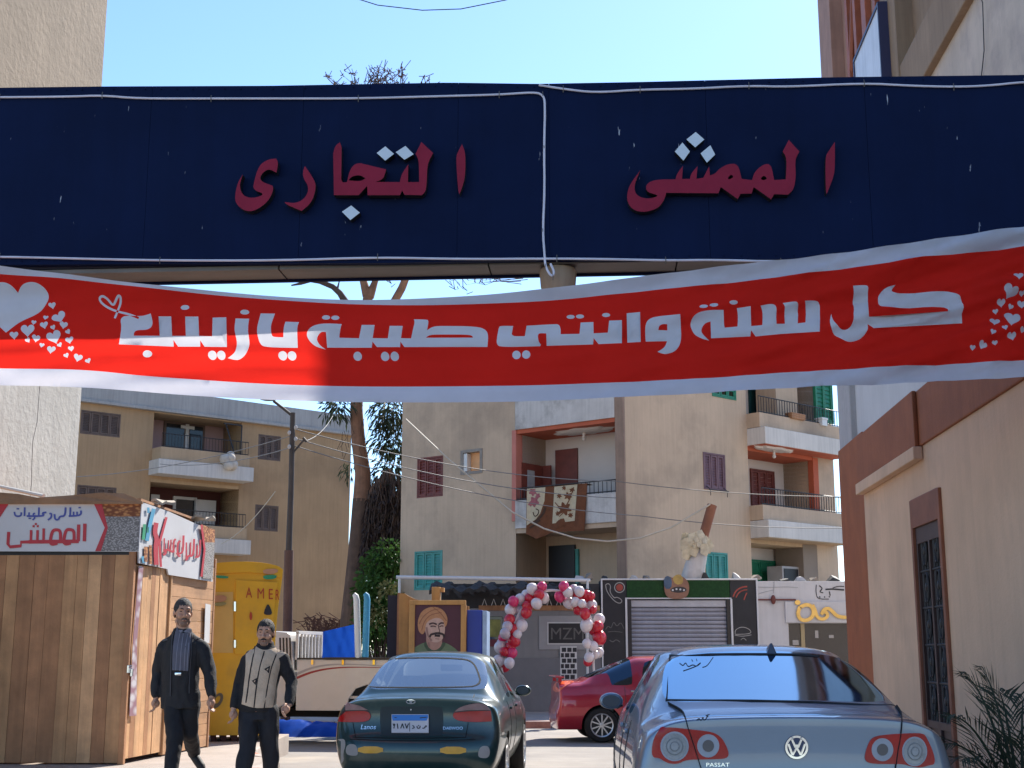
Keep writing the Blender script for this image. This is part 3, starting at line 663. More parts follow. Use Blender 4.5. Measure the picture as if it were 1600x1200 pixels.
# rope light: one run round the left half, one round the right half
def px_line(pts, o, n=6): return [fp.pt(fp.loc(x, y, o)[0], o, fp.loc(x, y, o)[1]) for x, y in pts]
ropes = [[(-60, 152), (0, 152), (110, 151), (160, 149), (215, 154), (330, 154), (440, 154), (560, 154), (700, 150), (780, 148), (835, 144), (848, 148), (852, 160), (850, 230), (851, 300), (848, 360), (851, 400), (852, 415), (858, 428), (864, 432), (866, 424), (860, 412)],
         [(-60, 402), (0, 401), (120, 404), (250, 407), (440, 407), (590, 402), (720, 405), (870, 404), (960, 405), (1040, 407), (1120, 406), (1220, 409), (1400, 404), (1660, 402)],
         [(842, 133), (880, 139), (930, 145), (1000, 140), (1080, 139), (1170, 134), (1230, 136), (1350, 130), (1420, 134), (1490, 136), (1545, 134), (1600, 128), (1660, 128)]]
for r_ in ropes:
    mb = MB(); mb.tube(px_line(smooth_poly(r_, 2, False), .018), .0095, 7); rl = mb.build('rope_light', m_rope, gw, smooth=True)
    mb = MB()
    for i in range(1, len(r_) - 1, 2):
        p = px_line([r_[i]], .018)[0]; mb.tube([p + Vector((0, 0, -.03)), p + Vector((0, -.011, 0)), p + Vector((0, 0, .03))], .0035, 5)
    mb.build('cable_clips', m_alu, rl)
# raised letters
k1 = lambda p: (340 + p[0] / 3.8095, 180 + p[1] / 3.8095, *p[2:])
k2 = lambda p: (780 + p[0] / 2.7586, 120 + p[1] / 2.7586, *p[2:])
W1 = [[[(1455, 172, 1), (1476, 225), (1474, 380), (1440, 470, 1), (1432, 455), (1418, 250), (1432, 215)]],
      [[(1213, 160, 1), (1283, 225, 1), (1248, 290), (1245, 400), (1238, 455), (1215, 476, 1), (1112, 474, 1), (1098, 448, 1), (1085, 476, 1), (893, 476, 1), (890, 420, 1), (840, 476, 1), (692, 476, 1), (688, 230, 1), (698, 185), (727, 160, 1), (738, 190, 1), (736, 385, 1), (745, 400, 1), (770, 398, 1), (788, 320), (830, 280), (900, 298), (1003, 322, 1), (988, 380), (940, 397, 1), (1085, 398, 1), (1095, 350), (1135, 292, 1), (1133, 398, 1), (1200, 398, 1), (1198, 265), (1178, 230, 1)], [(778, 388, 1), (800, 362), (850, 356), (880, 376, 1), (850, 394)]],
      [[(520, 303, 1), (580, 390), (585, 440), (560, 520), (500, 570, 1), (410, 532), (398, 517, 1), (470, 525), (525, 490), (545, 430), (508, 370), (508, 330)]],
      [[(150, 353, 1), (128, 420), (150, 480), (210, 496), (285, 470), (212, 445), (215, 400), (245, 300), (300, 262), (348, 258, 1), (362, 282), (350, 342, 1), (300, 316), (252, 360), (258, 395), (328, 420, 1), (332, 450), (300, 515), (220, 572), (160, 570), (110, 530), (102, 480), (120, 400)]]]
W2 = [[[(1447, 280, 1), (1447, 400), (1438, 440), (1412, 505, 1), (1408, 500), (1405, 345), (1420, 320)]],
      [[(1248, 272, 1), (1294, 322, 1), (1275, 355), (1279, 430), (1270, 485), (1245, 508, 1), (1185, 506, 1), (1172, 528, 1), (1097, 475, 1), (1088, 503, 1), (1040, 504, 1), (1028, 527, 1), (955, 475, 1), (945, 502, 1), (720, 500, 1), (710, 535), (680, 570), (620, 585), (572, 572), (548, 530), (558, 470), (608, 403, 1), (580, 470), (590, 512), (640, 528), (695, 512), (638, 498), (630, 470), (655, 448), (700, 442), (760, 442, 1), (765, 420), (792, 383, 1), (788, 440, 1), (822, 440, 1), (828, 415), (855, 385, 1), (850, 440, 1), (880, 435, 1), (905, 386, 1), (908, 425, 1), (930, 418), (950, 395), (990, 374), (1030, 376), (1045, 440, 1), (1090, 445, 1), (1100, 410), (1140, 376), (1172, 376), (1185, 445, 1), (1235, 442, 1), (1240, 350), (1222, 322, 1)], [(985, 434), (1000, 420), (1012, 432), (990, 444)], [(1125, 440), (1140, 424), (1157, 438), (1140, 447)]]]
D1 = [[(998, 185), (1050, 230), (998, 270), (947, 225)], [(1118, 183), (1167, 232), (1112, 265), (1060, 220)], [(795, 537), (847, 580), (790, 624), (740, 575)]]
D2 = [[(847, 238), (884, 270), (845, 304), (807, 270)], [(790, 283), (822, 322), (794, 361), (757, 322)], [(910, 295), (931, 335), (895, 370), (868, 330)]]
LO = .085                            # how far the letter faces stand off the panel
def on_panel(q):
    return fp.loc(q[0], q[1], LO)
place_l = lambda x, y, d: fp.pt(x, d, y)
for W, kk in ((W1, k1), (W2, k2)):
    for letter in W:
        polys = [[on_panel(q) for q in smooth_poly([kk(p) for p in pl_], 2)] for pl_ in letter]
        shape_mb(polys, lambda x, y, d: fp.pt(x, .012 + d * (LO - .012) / LO, y), LO, 'evenodd', 0, 1).build('raised_letter', [m_redletter, m_letterside], gw, weld=False)
for D, kk in ((D1, k1), (D2, k2)):
    for p in D:
        polys = [[on_panel(kk(q)) for q in p]]
        shape_mb(polys, lambda x, y, d: fp.pt(x, .012 + d * (LO - .012) / LO, y), LO, 'evenodd', 0, 1).build('raised_dot', [m_whitedot, m_letterside], gw, weld=False)

# ------------------------------------------------------------------ the printed banner below it
def ext(l, x0=-130, x1=1730):
    (a, b), (c, d) = l[0], l[1]; (e, f), (g, h) = l[-2], l[-1]
    return [(x0, b + (b - d) / (c - a) * (a - x0))] + l + [(x1, h + (h - f) / (g - e) * (x1 - g))]
bt = ext([(0, 418), (150, 437), (300, 453), (450, 464), (560, 468), (700, 464), (850, 450), (1000, 432), (1180, 410), (1300, 397), (1450, 376), (1600, 357)])
rt = ext([(0, 430), (140, 441), (300, 459), (450, 470), (560, 475), (700, 475), (850, 468), (1000, 453), (1200, 436), (1400, 411), (1600, 386)])
rb = ext([(0, 577), (140, 579), (240, 589), (400, 600), (600, 603), (800, 602), (1000, 595), (1200, 584), (1400, 574), (1600, 563)])
bb = ext([(0, 603), (100, 604), (200, 611), (400, 626), (600, 629), (800, 627), (1000, 619), (1200, 608), (1400, 600), (1600, 592)])
def dense(l):
    o = []
    for (a, b), (c, d) in zip(l, l[1:]):
        n = max(1, int(abs(c - a) / 14))
        for i in range(n): o.append((a + (c - a) * i / n, b + (d - b) * i / n))
    return o + [l[-1]]
def spl(l): return dense(smooth_poly(l, 3, False))
bt, rt, rb, bb = map(spl, (bt, rt, rb, bb))
K = lambda x0, y0, s: (lambda p: (x0 + p[0] / s, y0 + p[1] / s, *p[2:]))
kA, kB, kC, kD, kE, kH = K(150, 450, 4.8485), K(470, 450, 4.8485), K(760, 430, 4.8485), K(1070, 410, 6.4), K(1200, 350, 4), K(0, 400, 4)
TXT = [
 (kA, [(420, 197, 1), (433, 260), (427, 305), (395, 325), (325, 326), (300, 342), (300, 371, 1), (497, 372, 1), (478, 218, 1), (573, 218, 1), (590, 372, 1), (693, 372, 1), (678, 218, 1), (777, 218, 1), (793, 372, 1), (890, 374, 1), (884, 225, 1), (987, 222, 1), (998, 452, 1), (830, 450, 1), (797, 402, 1), (797, 450, 1), (630, 450, 1), (597, 402, 1), (597, 450, 1), (190, 437, 1), (205, 300), (193, 245), (215, 218), (260, 215), (350, 218), (400, 205)]),
 (kA, [(1057, 230, 1), (1160, 232, 1), (1154, 290), (1170, 420), (1152, 505), (1090, 548), (1045, 546), (1003, 535, 1), (1062, 500), (1072, 450), (1070, 380), (1051, 290)]),
 (kA, [(1245, 190, 1), (1352, 190, 1), (1326, 280), (1334, 365), (1355, 376), (1422, 376, 1), (1424, 310), (1435, 255, 1), (1537, 258, 1), (1524, 310), (1530, 455, 1), (1300, 453), (1245, 432), (1227, 350), (1224, 290)]),
 (kB, [(310, 272, 1), (300, 310), (287, 365), (292, 374, 1), (437, 376, 1), (460, 278, 1), (558, 278, 1), (540, 374, 1), (655, 376, 1), (672, 285, 1), (770, 285, 1), (755, 374, 1), (832, 376, 1), (862, 260), (852, 229, 1), (945, 232), (967, 240), (955, 317, 1), (1000, 287), (1080, 283), (1330, 284), (1402, 308), (1420, 360), (1412, 442, 1), (785, 447, 1), (752, 402, 1), (752, 447, 1), (577, 447, 1), (540, 402, 1), (537, 452, 1), (200, 452, 1), (190, 333, 1), (150, 330), (116, 380), (140, 432), (190, 466, 1), (110, 445), (55, 390), (42, 340), (80, 292), (150, 270), (220, 267)]),
 (kB, [(945, 372, 1), (970, 349), (1100, 348), (1290, 348), (1304, 372, 1)]),
 (kC, [(108, 376), (200, 376, 1), (190, 440, 1), (205, 460), (290, 458, 1), (302, 374, 1), (500, 362), (548, 362), (562, 400), (562, 443, 1), (705, 440, 1), (713, 350, 1), (810, 347, 1), (812, 436, 1), (920, 432, 1), (930, 338, 1), (1027, 333, 1), (1027, 510, 1), (850, 515, 1), (812, 470, 1), (808, 517, 1), (455, 527, 1), (452, 435, 1), (400, 432), (388, 450), (394, 500), (412, 520, 1), (405, 530, 1), (110, 539), (76, 522), (79, 470), (90, 385)]),
 (kC, [(1063, 282, 1), (1165, 272, 1), (1170, 500, 1), (1068, 507, 1)]),
 (kC, [(1208, 360), (1238, 325), (1300, 309), (1468, 297, 1), (1476, 400), (1476, 505), (1440, 570), (1370, 594), (1330, 591), (1297, 577, 1), (1352, 545), (1370, 495, 1), (1208, 498, 1), (1202, 420)]),
 (kC, [(1303, 412, 1), (1308, 382), (1335, 369), (1370, 370, 1), (1372, 412, 1)]),
 (kD, [(388, 473, 1), (395, 600), (400, 648, 1), (527, 640, 1), (537, 540), (522, 455, 1), (658, 438, 1), (665, 635, 1), (775, 628, 1), (782, 480), (757, 432, 1), (850, 414), (905, 420), (919, 470), (915, 620, 1), (1000, 615, 1), (1002, 450), (978, 408, 1), (1080, 399), (1124, 405), (1137, 460), (1130, 608, 1), (1205, 602, 1), (1217, 450), (1195, 395, 1), (1290, 386), (1345, 392), (1357, 450), (1342, 703, 1), (710, 735, 1), (662, 680, 1), (657, 737, 1), (262, 760, 1), (260, 583, 1), (200, 600), (160, 670), (190, 738), (245, 780, 1), (160, 765), (85, 705), (55, 620), (72, 555), (130, 508), (230, 483)]),
 (kE, [(525, 395, 1), (600, 386), (627, 396), (622, 592, 1), (1110, 560, 1), (1112, 542), (1080, 523), (760, 542), (698, 522), (680, 480), (700, 430), (740, 393), (800, 377, 1), (772, 410), (785, 438), (830, 444), (1090, 427), (1155, 432), (1200, 470), (1207, 520), (1212, 622, 1), (655, 658, 1), (622, 625, 1), (620, 665), (590, 712), (540, 735), (490, 737), (430, 714), (388, 662), (378, 610), (395, 562, 1), (395, 600), (428, 650), (470, 667), (512, 652), (526, 610), (536, 500), (534, 430)])]
DOTS = [(kA, 4.8485, [(675, 148, 33, 20), (395, 503, 36, 27), (890, 515, 33, 33), (957, 515, 32, 33), (1126, 182, 34, 18), (1418, 515, 33, 33), (1487, 515, 33, 33)]),
        (kB, 4.8485, [(184, 215, 31, 18), (254, 217, 31, 18), (427, 513, 32, 33), (634, 513, 32, 33), (707, 512, 32, 33)]),
        (kC, 4.8485, [(637, 305, 31, 15), (708, 302, 31, 15), (907, 292, 31, 15), (225, 595, 32, 33), (299, 592, 32, 33)]),
        (kD, 6.4, [(190, 436, 42, 22), (290, 427, 42, 22), (485, 406, 42, 20)])]
letters = [smooth_poly([k(p) for p in P], 2) for k, P in TXT]
for k, s_, dd in DOTS:
    for cx, cy, rx, ry in dd: c_ = k((cx, cy)); letters.append(circ(c_[0], c_[1], rx / s_, ry / s_, 18))
letters += stroke([kA(p) for p in [(330, 232), (262, 205), (160, 180), (90, 150), (38, 110), (34, 80), (60, 66), (92, 85), (130, 138), (150, 100), (180, 62), (197, 72), (175, 150), (152, 236)]], 3.4)
def heart(cx, cy, s, rot=0):
    pts = []
    for i in range(26):
        t = 2 * math.pi * i / 26; x = 16 * math.sin(t) ** 3; y = -(13 * math.cos(t) - 5 * math.cos(2 * t) - 2 * math.cos(3 * t) - math.cos(4 * t))
        x *= s / 34; y *= s / 34; pts.append((cx + x * math.cos(rot) - y * math.sin(rot), cy + x * math.sin(rot) + y * math.cos(rot)))
    return pts
hearts = [smooth_poly([kH(p) for p in [(120, 235, 1), (92, 195), (40, 170), (-20, 178), (-75, 210), (-105, 290), (-65, 385), (52, 487, 1), (110, 430), (245, 370), (305, 312), (314, 258), (292, 205), (240, 174), (185, 176), (145, 200)]], 2)]
for i, (x, y, s_) in enumerate([(338, 315, 50), (295, 390, 36), (378, 388, 94), (225, 422, 36), (292, 440, 56), (348, 455, 36), (415, 440, 56), (437, 480, 36), (187, 470, 96), (103, 502, 60), (185, 532, 36), (238, 520, 56), (350, 512, 100), (447, 532, 56), (273, 563, 36), (387, 563, 36), (335, 592, 60), (458, 586, 40), (427, 628, 36), (498, 640, 60), (560, 660, 40)]):
    c_ = kH((x, y)); hearts.append(heart(c_[0], c_[1], s_ / 4 * .98, -.15 + .4 * math.sin(i * 2.4)))
for i, (x, y, s_) in enumerate([(1555, 333, 60), (1505, 428, 105), (1582, 437, 40), (1453, 495, 62), (1515, 518, 40), (1584, 503, 62), (1420, 548, 40), (1408, 617, 62), (1515, 600, 108), (1463, 660, 40), (1583, 667, 42), (1388, 687, 40), (1517, 705, 64), (1415, 744, 40), (1338, 760, 62), (1272, 778, 42)]):
    c_ = kE((x, y)); hearts.append(heart(c_[0], c_[1], s_ / 4 * .98, .1 + .35 * math.sin(i * 1.9)))
hearts.append(heart(1634, 425, 80, .25))
outl = bt + bb[::-1]; redl = rt + rb[::-1]
grid = [(x, y) for x in range(-124, 1726, 11) for y in range(352, 640, 9) if inside((x, y), outl)]
ov, out = tri_fill([[outl], [redl], letters, hearts], grid)
m_bwhite = cloth_mat('banner_white', (.60, .585, .64), .42); m_bred = cloth_mat('banner_red', (.70, .022, .014), .5); m_bletter = cloth_mat('banner_print_white', (.62, .61, .64), .42)
def fold(px, py):
    t = (px - 800) / 800; v = .07 * math.sin(px * .0042 + 1.3) * .5
    d1 = py + .20 * px; d2 = py + .36 * (px - 1600)
    wr = max(0, min(1, (px - 850) / 500)); wl = max(0, min(1, (420 - px) / 420))
    v += wr * (.024 * math.sin(d1 * .085 + 1.5 * math.sin(px * .004)) + .016 * math.sin(d2 * .13) + .014 * math.sin(d2 * .31 + 1) + .010 * math.sin(d1 * .27 + px * .011))
    v += .010 * math.sin((py + .10 * px) * .17 + 2 * math.sin(px * .006)) + .005 * math.sin((py - .07 * px) * .23) + (1 - wr) * (.014 * math.sin((py + .02 * px) * .06 + .5) + .004 * math.sin(px * .02)) + wl * .014 * math.sin((py - .12 * px) * .08)
    return v
def bpt(p):
    o = .16 + fold(p.x, p.y) * 1.0; s_, z = fp.loc(p.x, p.y, .16); return fp.pt(s_, o, z)
P3 = [bpt(p) for p in ov]
bn = thing('greeting_banner', (0, 9.8, 4.0), 'red cloth greeting banner with white Arabic lettering and hearts, sagging below the gateway', 'banner')
for nm, li, m in (('white_border', [0], m_bwhite), ('red_cloth', [1], m_bred), ('lettering', [2], m_bletter), ('printed_hearts', [3], m_bletter)):
    mb = MB()
    for l in li:
        used = sorted({i for t in out[l] for i in t}); ix = {v: k for k, v in enumerate(used)}
        mb.add([P3[i] for i in used], [tuple(ix[i] for i in t) for t in out[l]])
    o = mb.build(nm, m, bn, smooth=180, weld=False)
mb = MB(); e = [bpt(Vector((-130, y))) for y in (404, 600)] + [bpt(Vector((1729, y))) for y in (342, 590)]
for a, b in zip(e, (Vector((-6.4, 10.6, 4.6)), Vector((-6.3, 10.5, 3.6)), Vector((4.42, 10.4, 4.95)), Vector((4.42, 10.3, 3.7)))): mb.tube([a, b], .006, 6)
mb.build('tie_rope', m_rope, bn)
# plastered bracket hanging from the gateway's underside
mb = fp.mb(); q = fp.loc(872, 440, -.2); mb.lathe([(0, -.14), (.10, -.13), (.14, -.05), (.15, .1), (.13, .14)], 12, 0, fp.mtx @ Matrix.Translation((q[0], -.2, q[1]))) if False else None
mb = MB(); mb.lathe([(0, -.16), (.09, -.15), (.14, -.05), (.15, .08), (.14, .10), (0, .10)], 14, 0, Matrix.Translation(fp.pt(q[0], -.2, q[1]))); mb.build('concrete_socket', m_taupe, gw, smooth=40)
# ------------------------------------------------------------------ vehicles
def split_by_material(o, names, parent):
    """turn one evaluated mesh into one part per material"""
    dg = bpy.context.evaluated_depsgraph_get(); ev = o.evaluated_get(dg); me = bpy.data.meshes.new_from_object(ev)
    bm = bmesh.new(); bm.from_mesh(me); out = {}
    mats = list(me.materials)
    tree = BVHTree.FromBMesh(bm)
    for i, nm in enumerate(names):
        if not nm: continue
        b2 = bm.copy(); bmesh.ops.delete(b2, geom=[f for f in b2.faces if f.material_index != i], context='FACES')
        if not len(b2.faces): b2.free(); continue
        # each window pane becomes a part of its own
        groups = []; seen = set()
        if nm in ('window_glass',):
            for f in b2.faces:
                if f.index in seen: continue
                st_, g = [f], []
                seen.add(f.index)
                while st_:
                    x = st_.pop(); g.append(x.index)
                    for e in x.edges:
                        for y in e.link_faces:
                            if y.index not in seen: seen.add(y.index); st_.append(y)
                groups.append(set(g))
        else: groups = [None]
        for g in groups:
            b3 = b2.copy(); b3.faces.ensure_lookup_table()
            if g is not None: bmesh.ops.delete(b3, geom=[f for f in b3.faces if f.index not in g], context='FACES')
            m2 = bpy.data.meshes.new(nm); b3.to_mesh(m2); b3.free(); m2.materials.append(mats[i])
            m2.polygons.foreach_set('material_index', [0] * len(m2.polygons)); m2.polygons.foreach_set('use_smooth', [True] * len(m2.polygons))
            if nm == 'body': m2.set_sharp_from_angle(angle=R(38))
            p = bpy.data.objects.new(nm, m2); C.objects.link(p); p.parent = parent; out.setdefault(nm, []).append(p)
        b2.free()
    bm.free(); bpy.data.objects.remove(o); return out, tree
class Decal:
    """outlines seen from the camera laid onto a part's curved surface as thin shapes of their own"""
    def __init__(s, root, tree): s.root = root; s.tree = tree; s.mw = Matrix.Translation(root.location) @ Matrix.Rotation(root.rotation_euler.z, 4, 'Z'); s.inv = s.mw.inverted(); s.io = s.inv @ Vector((0, 0, CAMZ))
    def hit(s, px, py):
        d = (s.inv.to_3x3() @ ray(px, py)).normalized(); loc, n, i, t = s.tree.ray_cast(s.io, d)
        if loc is None: return None
        if n.dot(d) > 0: n = -n
        return loc, n
    def put(s, name, polys, m, th=.004, step=7, parent=None, rule='evenodd', base=.0015, smooth=40):
        xs = [p[0] for q in polys for p in q]; ys = [p[1] for q in polys for p in q]; grid = []
        x = min(xs) + step * .5
        while x < max(xs):
            y = min(ys) + step * .5
            while y < max(ys):
                if any(inside((x, y), q) for q in polys): grid.append((x, y))
                y += step
            x += step
        ov, out = tri_fill([polys], grid, rule); mb = MB(); hs = {}
        tris = out[0]
        for t in tris:
            for i in t:
                if i not in hs: hs[i] = s.hit(ov[i].x, ov[i].y)
        tris = [t for t in tris if all(hs[i] for i in t)]
        if not tris: return None
        ids = sorted({i for t in tris for i in t}); ix = {v: k for k, v in enumerate(ids)}
        mb.add([hs[i][0] + hs[i][1] * (base + th) for i in ids], [tuple(ix[i] for i in t) for t in tris])
        cnt = {}
        for t in tris:
            for a, b in ((t[0], t[1]), (t[1], t[2]), (t[2], t[0])): k = (min(a, b), max(a, b)); cnt[k] = cnt.get(k, 0) + 1
        for (a, b), c in cnt.items():
            if c == 1: mb.quad(hs[a][0] + hs[a][1] * (base + th), hs[b][0] + hs[b][1] * (base + th), hs[b][0] - hs[b][1] * .002, hs[a][0] - hs[a][1] * .002)
        return mb.build(name, m, parent or s.root, smooth=smooth, local=True, weld=True)
def text_polys(txt, x0, y0, x1, y1, shear=0):
    """built-in font outlines as pixel polygons filling the given box"""
    cu = bpy.data.curves.new('t', 'FONT'); cu.body = txt; cu.resolution_u = 3; o = bpy.data.objects.new('t', cu); C.objects.link(o)
    dg = bpy.context.evaluated_depsgraph_get(); cv = o.evaluated_get(dg).to_curve(dg, apply_modifiers=False)
    polys = []
    for sp_ in cv.splines:
        if sp_.type == 'BEZIER':
            q = []; n = len(sp_.bezier_points)
            for i in range(n):
                a, b = sp_.bezier_points[i], sp_.bezier_points[(i + 1) % n]
                for k in range(3):
                    t = k / 3; p = a.co * (1 - t) ** 3 + a.handle_right * 3 * t * (1 - t) ** 2 + b.handle_left * 3 * t * t * (1 - t) + b.co * t ** 3; q.append((p.x, p.y))
            polys.append(q)
    o.evaluated_get(dg).to_curve_clear(); bpy.data.objects.remove(o)
    ax = [p[0] for q in polys for p in q]; ay = [p[1] for q in polys for p in q]
    if not ax: return []
    fx = lambda p: (x0 + (p[0] - min(ax) + shear * (p[1] - min(ay))) / (max(ax) - min(ax)) * (x1 - x0), y1 - (p[1] - min(ay)) / (max(ay) - min(ay)) * (y1 - y0))
    return [[fx(p) for p in q] for q in polys]
def car_paint(name, col, metal=.35, rough=.3, coat=.7, dust=.25):
    return mat(name, col, rough, .05, 2, metal=metal, coat=coat, dirt=(.32, .29, .26), dirt_amt=dust, dirt_scale=2.2)
m_tyre = mat('tyre_rubber', (.018, .017, .017), .85, .2, 8); m_well = mat('wheel_well', (.008, .008, .009), .9, 0)
m_alloy = mat('alloy', (.55, .55, .57), .3, .05, metal=.85); m_black_trim = mat('black_trim', (.012, .012, .014), .45, .1)
m_glass = glassy('car_glass', (.78, .86, .86), .45); m_glass_dark = glassy('tinted_glass', (.03, .035, .045), .72, .05, (.55, .80, 1))  # blue gloss colour puts a bluer sky reflection into the tinted panes
m_red_lens = mat('red_lens', (.46, .008, .008), .22, .15, 9, spec=.35); m_clear_lens = mat('clear_lens', (.34, .20, .18), .35, .25, 9, spec=.3)
m_grey_lens = mat('grey_lens', (.30, .29, .29), .2, .2, 20, coat=.4); m_chrome = mat('chrome', (.65, .66, .68), .14, .03, metal=.95)
m_mirr = mat('mirror_dark', (.02, .025, .045), .3, .1)
m_seat = mat('seat_cloth', (.20, .20, .19), .9, .15, 4)
def wheel(parent, x, y, r, wd, spokes=10, m_rim=None):
    sg = 1 if y > 0 else -1; mt = Matrix.Translation((x, y, r)) @ Matrix.Rotation(-sg * math.pi / 2, 4, 'X')
    w_ = bpy.data.objects.new('wheel', None); C.objects.link(w_); w_.parent = parent
    h = wd / 2; mb = MB(); mb.lathe([(r * .66, -h), (r * .9, -h), (r * .985, -h * .7), (r, -h * .3), (r, h * .3), (r * .985, h * .7), (r * .9, h), (r * .7, h * 1.02), (r * .66, h * .9)], 36, 0, mt)
    mb.build('tyre', m_tyre, w_, smooth=40, local=True)
    mb = MB(); mb.lathe([(r * .68, h * .95), (r * .64, h * .98), (r * .60, h * .8), (r * .58, h * .1), (0, h * .1)], 36, 0, mt)
    mb.build('rim_barrel', mat('rim_dark', (.06, .06, .065), .5, .1), w_, smooth=40, local=True)
    mb = MB(); mb.lathe([(r * .69, h * .93), (r * .67, h * 1.02), (r * .61, h * .96), (r * .60, h * .7)], 36, 0, mt); mb.lathe([(r * .14, h * .7), (r * .13, h * .95), (0, h * .98)], 16, 0, mt)
    for k in range(spokes):
        a = 2 * math.pi * (k // 2 * 2) / spokes + (.16 if k % 2 else -.16); b = 2 * math.pi * (k // 2 * 2) / spokes + (.30 if k % 2 else -.30)
        d1 = Vector((math.cos(a), math.sin(a), 0)); d2 = Vector((math.cos(b), math.sin(b), 0)); n1 = Vector((-d1.y, d1.x, 0)) * r * .035; n2 = Vector((-d2.y, d2.x, 0)) * r * .04
        vs = [d1 * r * .08 - n1, d1 * r * .08 + n1, d2 * r * .63 + n2, d2 * r * .63 - n2]
        z1, z0 = h * .92, h * .55
        mb.add([mt @ (v + Vector((0, 0, z1))) for v in vs] + [mt @ (v + Vector((0, 0, z0))) for v in vs], [(0, 1, 2, 3), (0, 4, 5, 1), (1, 5, 6, 2), (2, 6, 7, 3), (3, 7, 4, 0)])
    mb.build('rim', m_rim or m_alloy, w_, smooth=30, local=True)
def sedan(root, P, paint, glass, wells=True):
    """body lofted over cross sections; x runs forward from the rear bumper, y to the left"""
    L_, W, zd, zr = P['L'], P['W'], P['deck'], P['H']; zb = P['belt']; xb, xr, xf, xw = P['xb'], P['xr'], P['xf'], P['xw']; gb, gr = P['gb'], P['gr']; hz = P['hood']
    def sect(x, w_=1., z5=zb, y5=None, y6=gb, z6=None, z7=None, z8=None, dz=0):
        y5 = (P['y5'] if y5 is None else y5) * w_; k = W * w_
        return [(x, k * .86, .22), (x, k * .955, .36), (x, k * .995, .55), (x, k, .64 + dz), (x, k * .985, .80 + dz), (x, y5, z5), (x, y6 * w_, z6), (x, y6 * w_ * .6, z7), (x, 0, z8)]
    dk = lambda x, w_=1., z=0, y6=gb * 1.0: sect(x, w_, zb - .03 + z, None, y6, zd - .015 + z, zd + z, zd + .008 + z)
    S = [dk(.05, .965, -.012), dk(.12, .985, 0), dk(.30, 1, .005), dk(xb - .05, 1, .01), sect(xb, 1, zb, None, gb, zd + .012, zd + .022, zd + .03)]
    kinds = ['b', 'b', 'b', 'b']                                     # what lies between station i and i+1
    f = lambda t: (xb + (xr - xb) * t, gb + (gr - gb) * t, zd + .012 + (zr - .055 - zd - .012) * (t ** .92), 0)
    for t in (.08, .5, .93):
        x, y6, z6, _ = f(t); S.append(sect(x, 1, zb, None, y6, z6, z6 + .012 + .024 * t, z6 + .02 + .034 * t)); kinds.append('b' if t == .08 else ('q' if t == .93 and P.get('quarter') else 'r'))
    S.append(sect(xr + .02, 1, zb, None, gr, zr - .05, zr - .012, zr)); kinds.append('b')
    S.append(sect(xr + .10, 1, zb, None, gr, zr - .042, zr - .006, zr + .006)); kinds.append('b')
    xm = P.get('xm', (xr + xf) / 2)
    S.append(sect(xm - .04, 1, zb, None, gr + .012, zr - .03, zr + .006, zr + .016)); kinds.append('s'); S.append(sect(xm + .04, 1, zb, None, gr + .012, zr - .03, zr + .006, zr + .016)); kinds.append('b')
    S.append(sect(xf - .05, 1, zb, None, gr, zr - .05, zr - .012, zr)); kinds.append('s')
    S.append(sect(xf, 1, zb - .01, None, gr - .01, zr - .075, zr - .035, zr - .022)); kinds.append('b')
    for t in (.07, .5, .93):
        x = xf + (xw - xf) * t; S.append(sect(x, 1, zb - .01 - .02 * t, None, gr + (gb - gr) * t, zr - .075 + (hz + .01 - zr + .075) * t, zr - .035 + (hz + .03 - zr + .035) * t, zr - .02 + (hz + .04 - zr + .02) * t)); kinds.append('b' if t == .07 else 'w')
    hd = lambda x, z, w_: sect(x, w_, z - .03, P['y5'] * .98, gb * .95, z, z + .02, z + .03, -.06)
    S += [hd(xw + .02, hz, 1), hd((xw + L_) / 2, hz - .06, .99), hd(L_ - .30, hz - .14, .95), hd(L_ - .08, hz - .2, .88)]; kinds += ['b'] * 4
    nrow = 9; bm = bmesh.new(); V = []
    for s_ in S:
        L2 = [bm.verts.new(p) for p in s_]; R2 = [bm.verts.new((p[0], -p[1], p[2])) for p in s_[:-1]]
        V.append((L2, R2 + [L2[-1]]))
    for i, k in enumerate(kinds):
        for side in (0, 1):
            a, b = V[i][side], V[i + 1][side]
            for j in range(nrow - 1):
                q = [a[j], a[j + 1], b[j + 1], b[j]]
                try: fc = bm.faces.new(q if side else q[::-1])
                except ValueError: continue
                mi = 0
                if k in 'rwq' and j in (6, 7): mi = 1
                if k == 'q' and j == 5: mi = 1
                if k == 's' and j == 5: mi = 1
                if k == 'r' and j == 5 and False: mi = 1
                fc.material_index = mi
    def cap(i, xoff, front=False):
        Lp, Rp = V[i]; cols = [6, 7]                             # inner columns follow points 6 and 7 of the top row
        top = [Lp[5], Lp[6], Lp[7], Lp[8], Rp[7], Rp[6], Rp[5]]; rows = []
        for j in range(0, 6):
            if j == 5: rows.append(top); continue
            y = Lp[j].co.y; r_ = [Lp[j]]
            for c in (Lp[6], Lp[7], Lp[8], Rp[7], Rp[6]):
                fy = c.co.y / Lp[5].co.y; r_.append(bm.verts.new((Lp[j].co.x + xoff[j] * (1 - .35 * abs(fy) ** 2), y * fy, Lp[j].co.z)))
            r_.append(Rp[j]); rows.append(r_)
        for j in range(5):
            for c in range(6):
                q = [rows[j][c], rows[j][c + 1], rows[j + 1][c + 1], rows[j + 1][c]]
                bm.faces.new(q)
        return rows[0]
    cr0 = [V[0][0][5], V[0][0][6], V[0][0][7], V[0][0][8], V[0][1][7], V[0][1][6], V[0][1][5]]
    r0 = cap(0, P['rx']); r1 = cap(len(S) - 1, [.02, .10, .12, .10, .05])
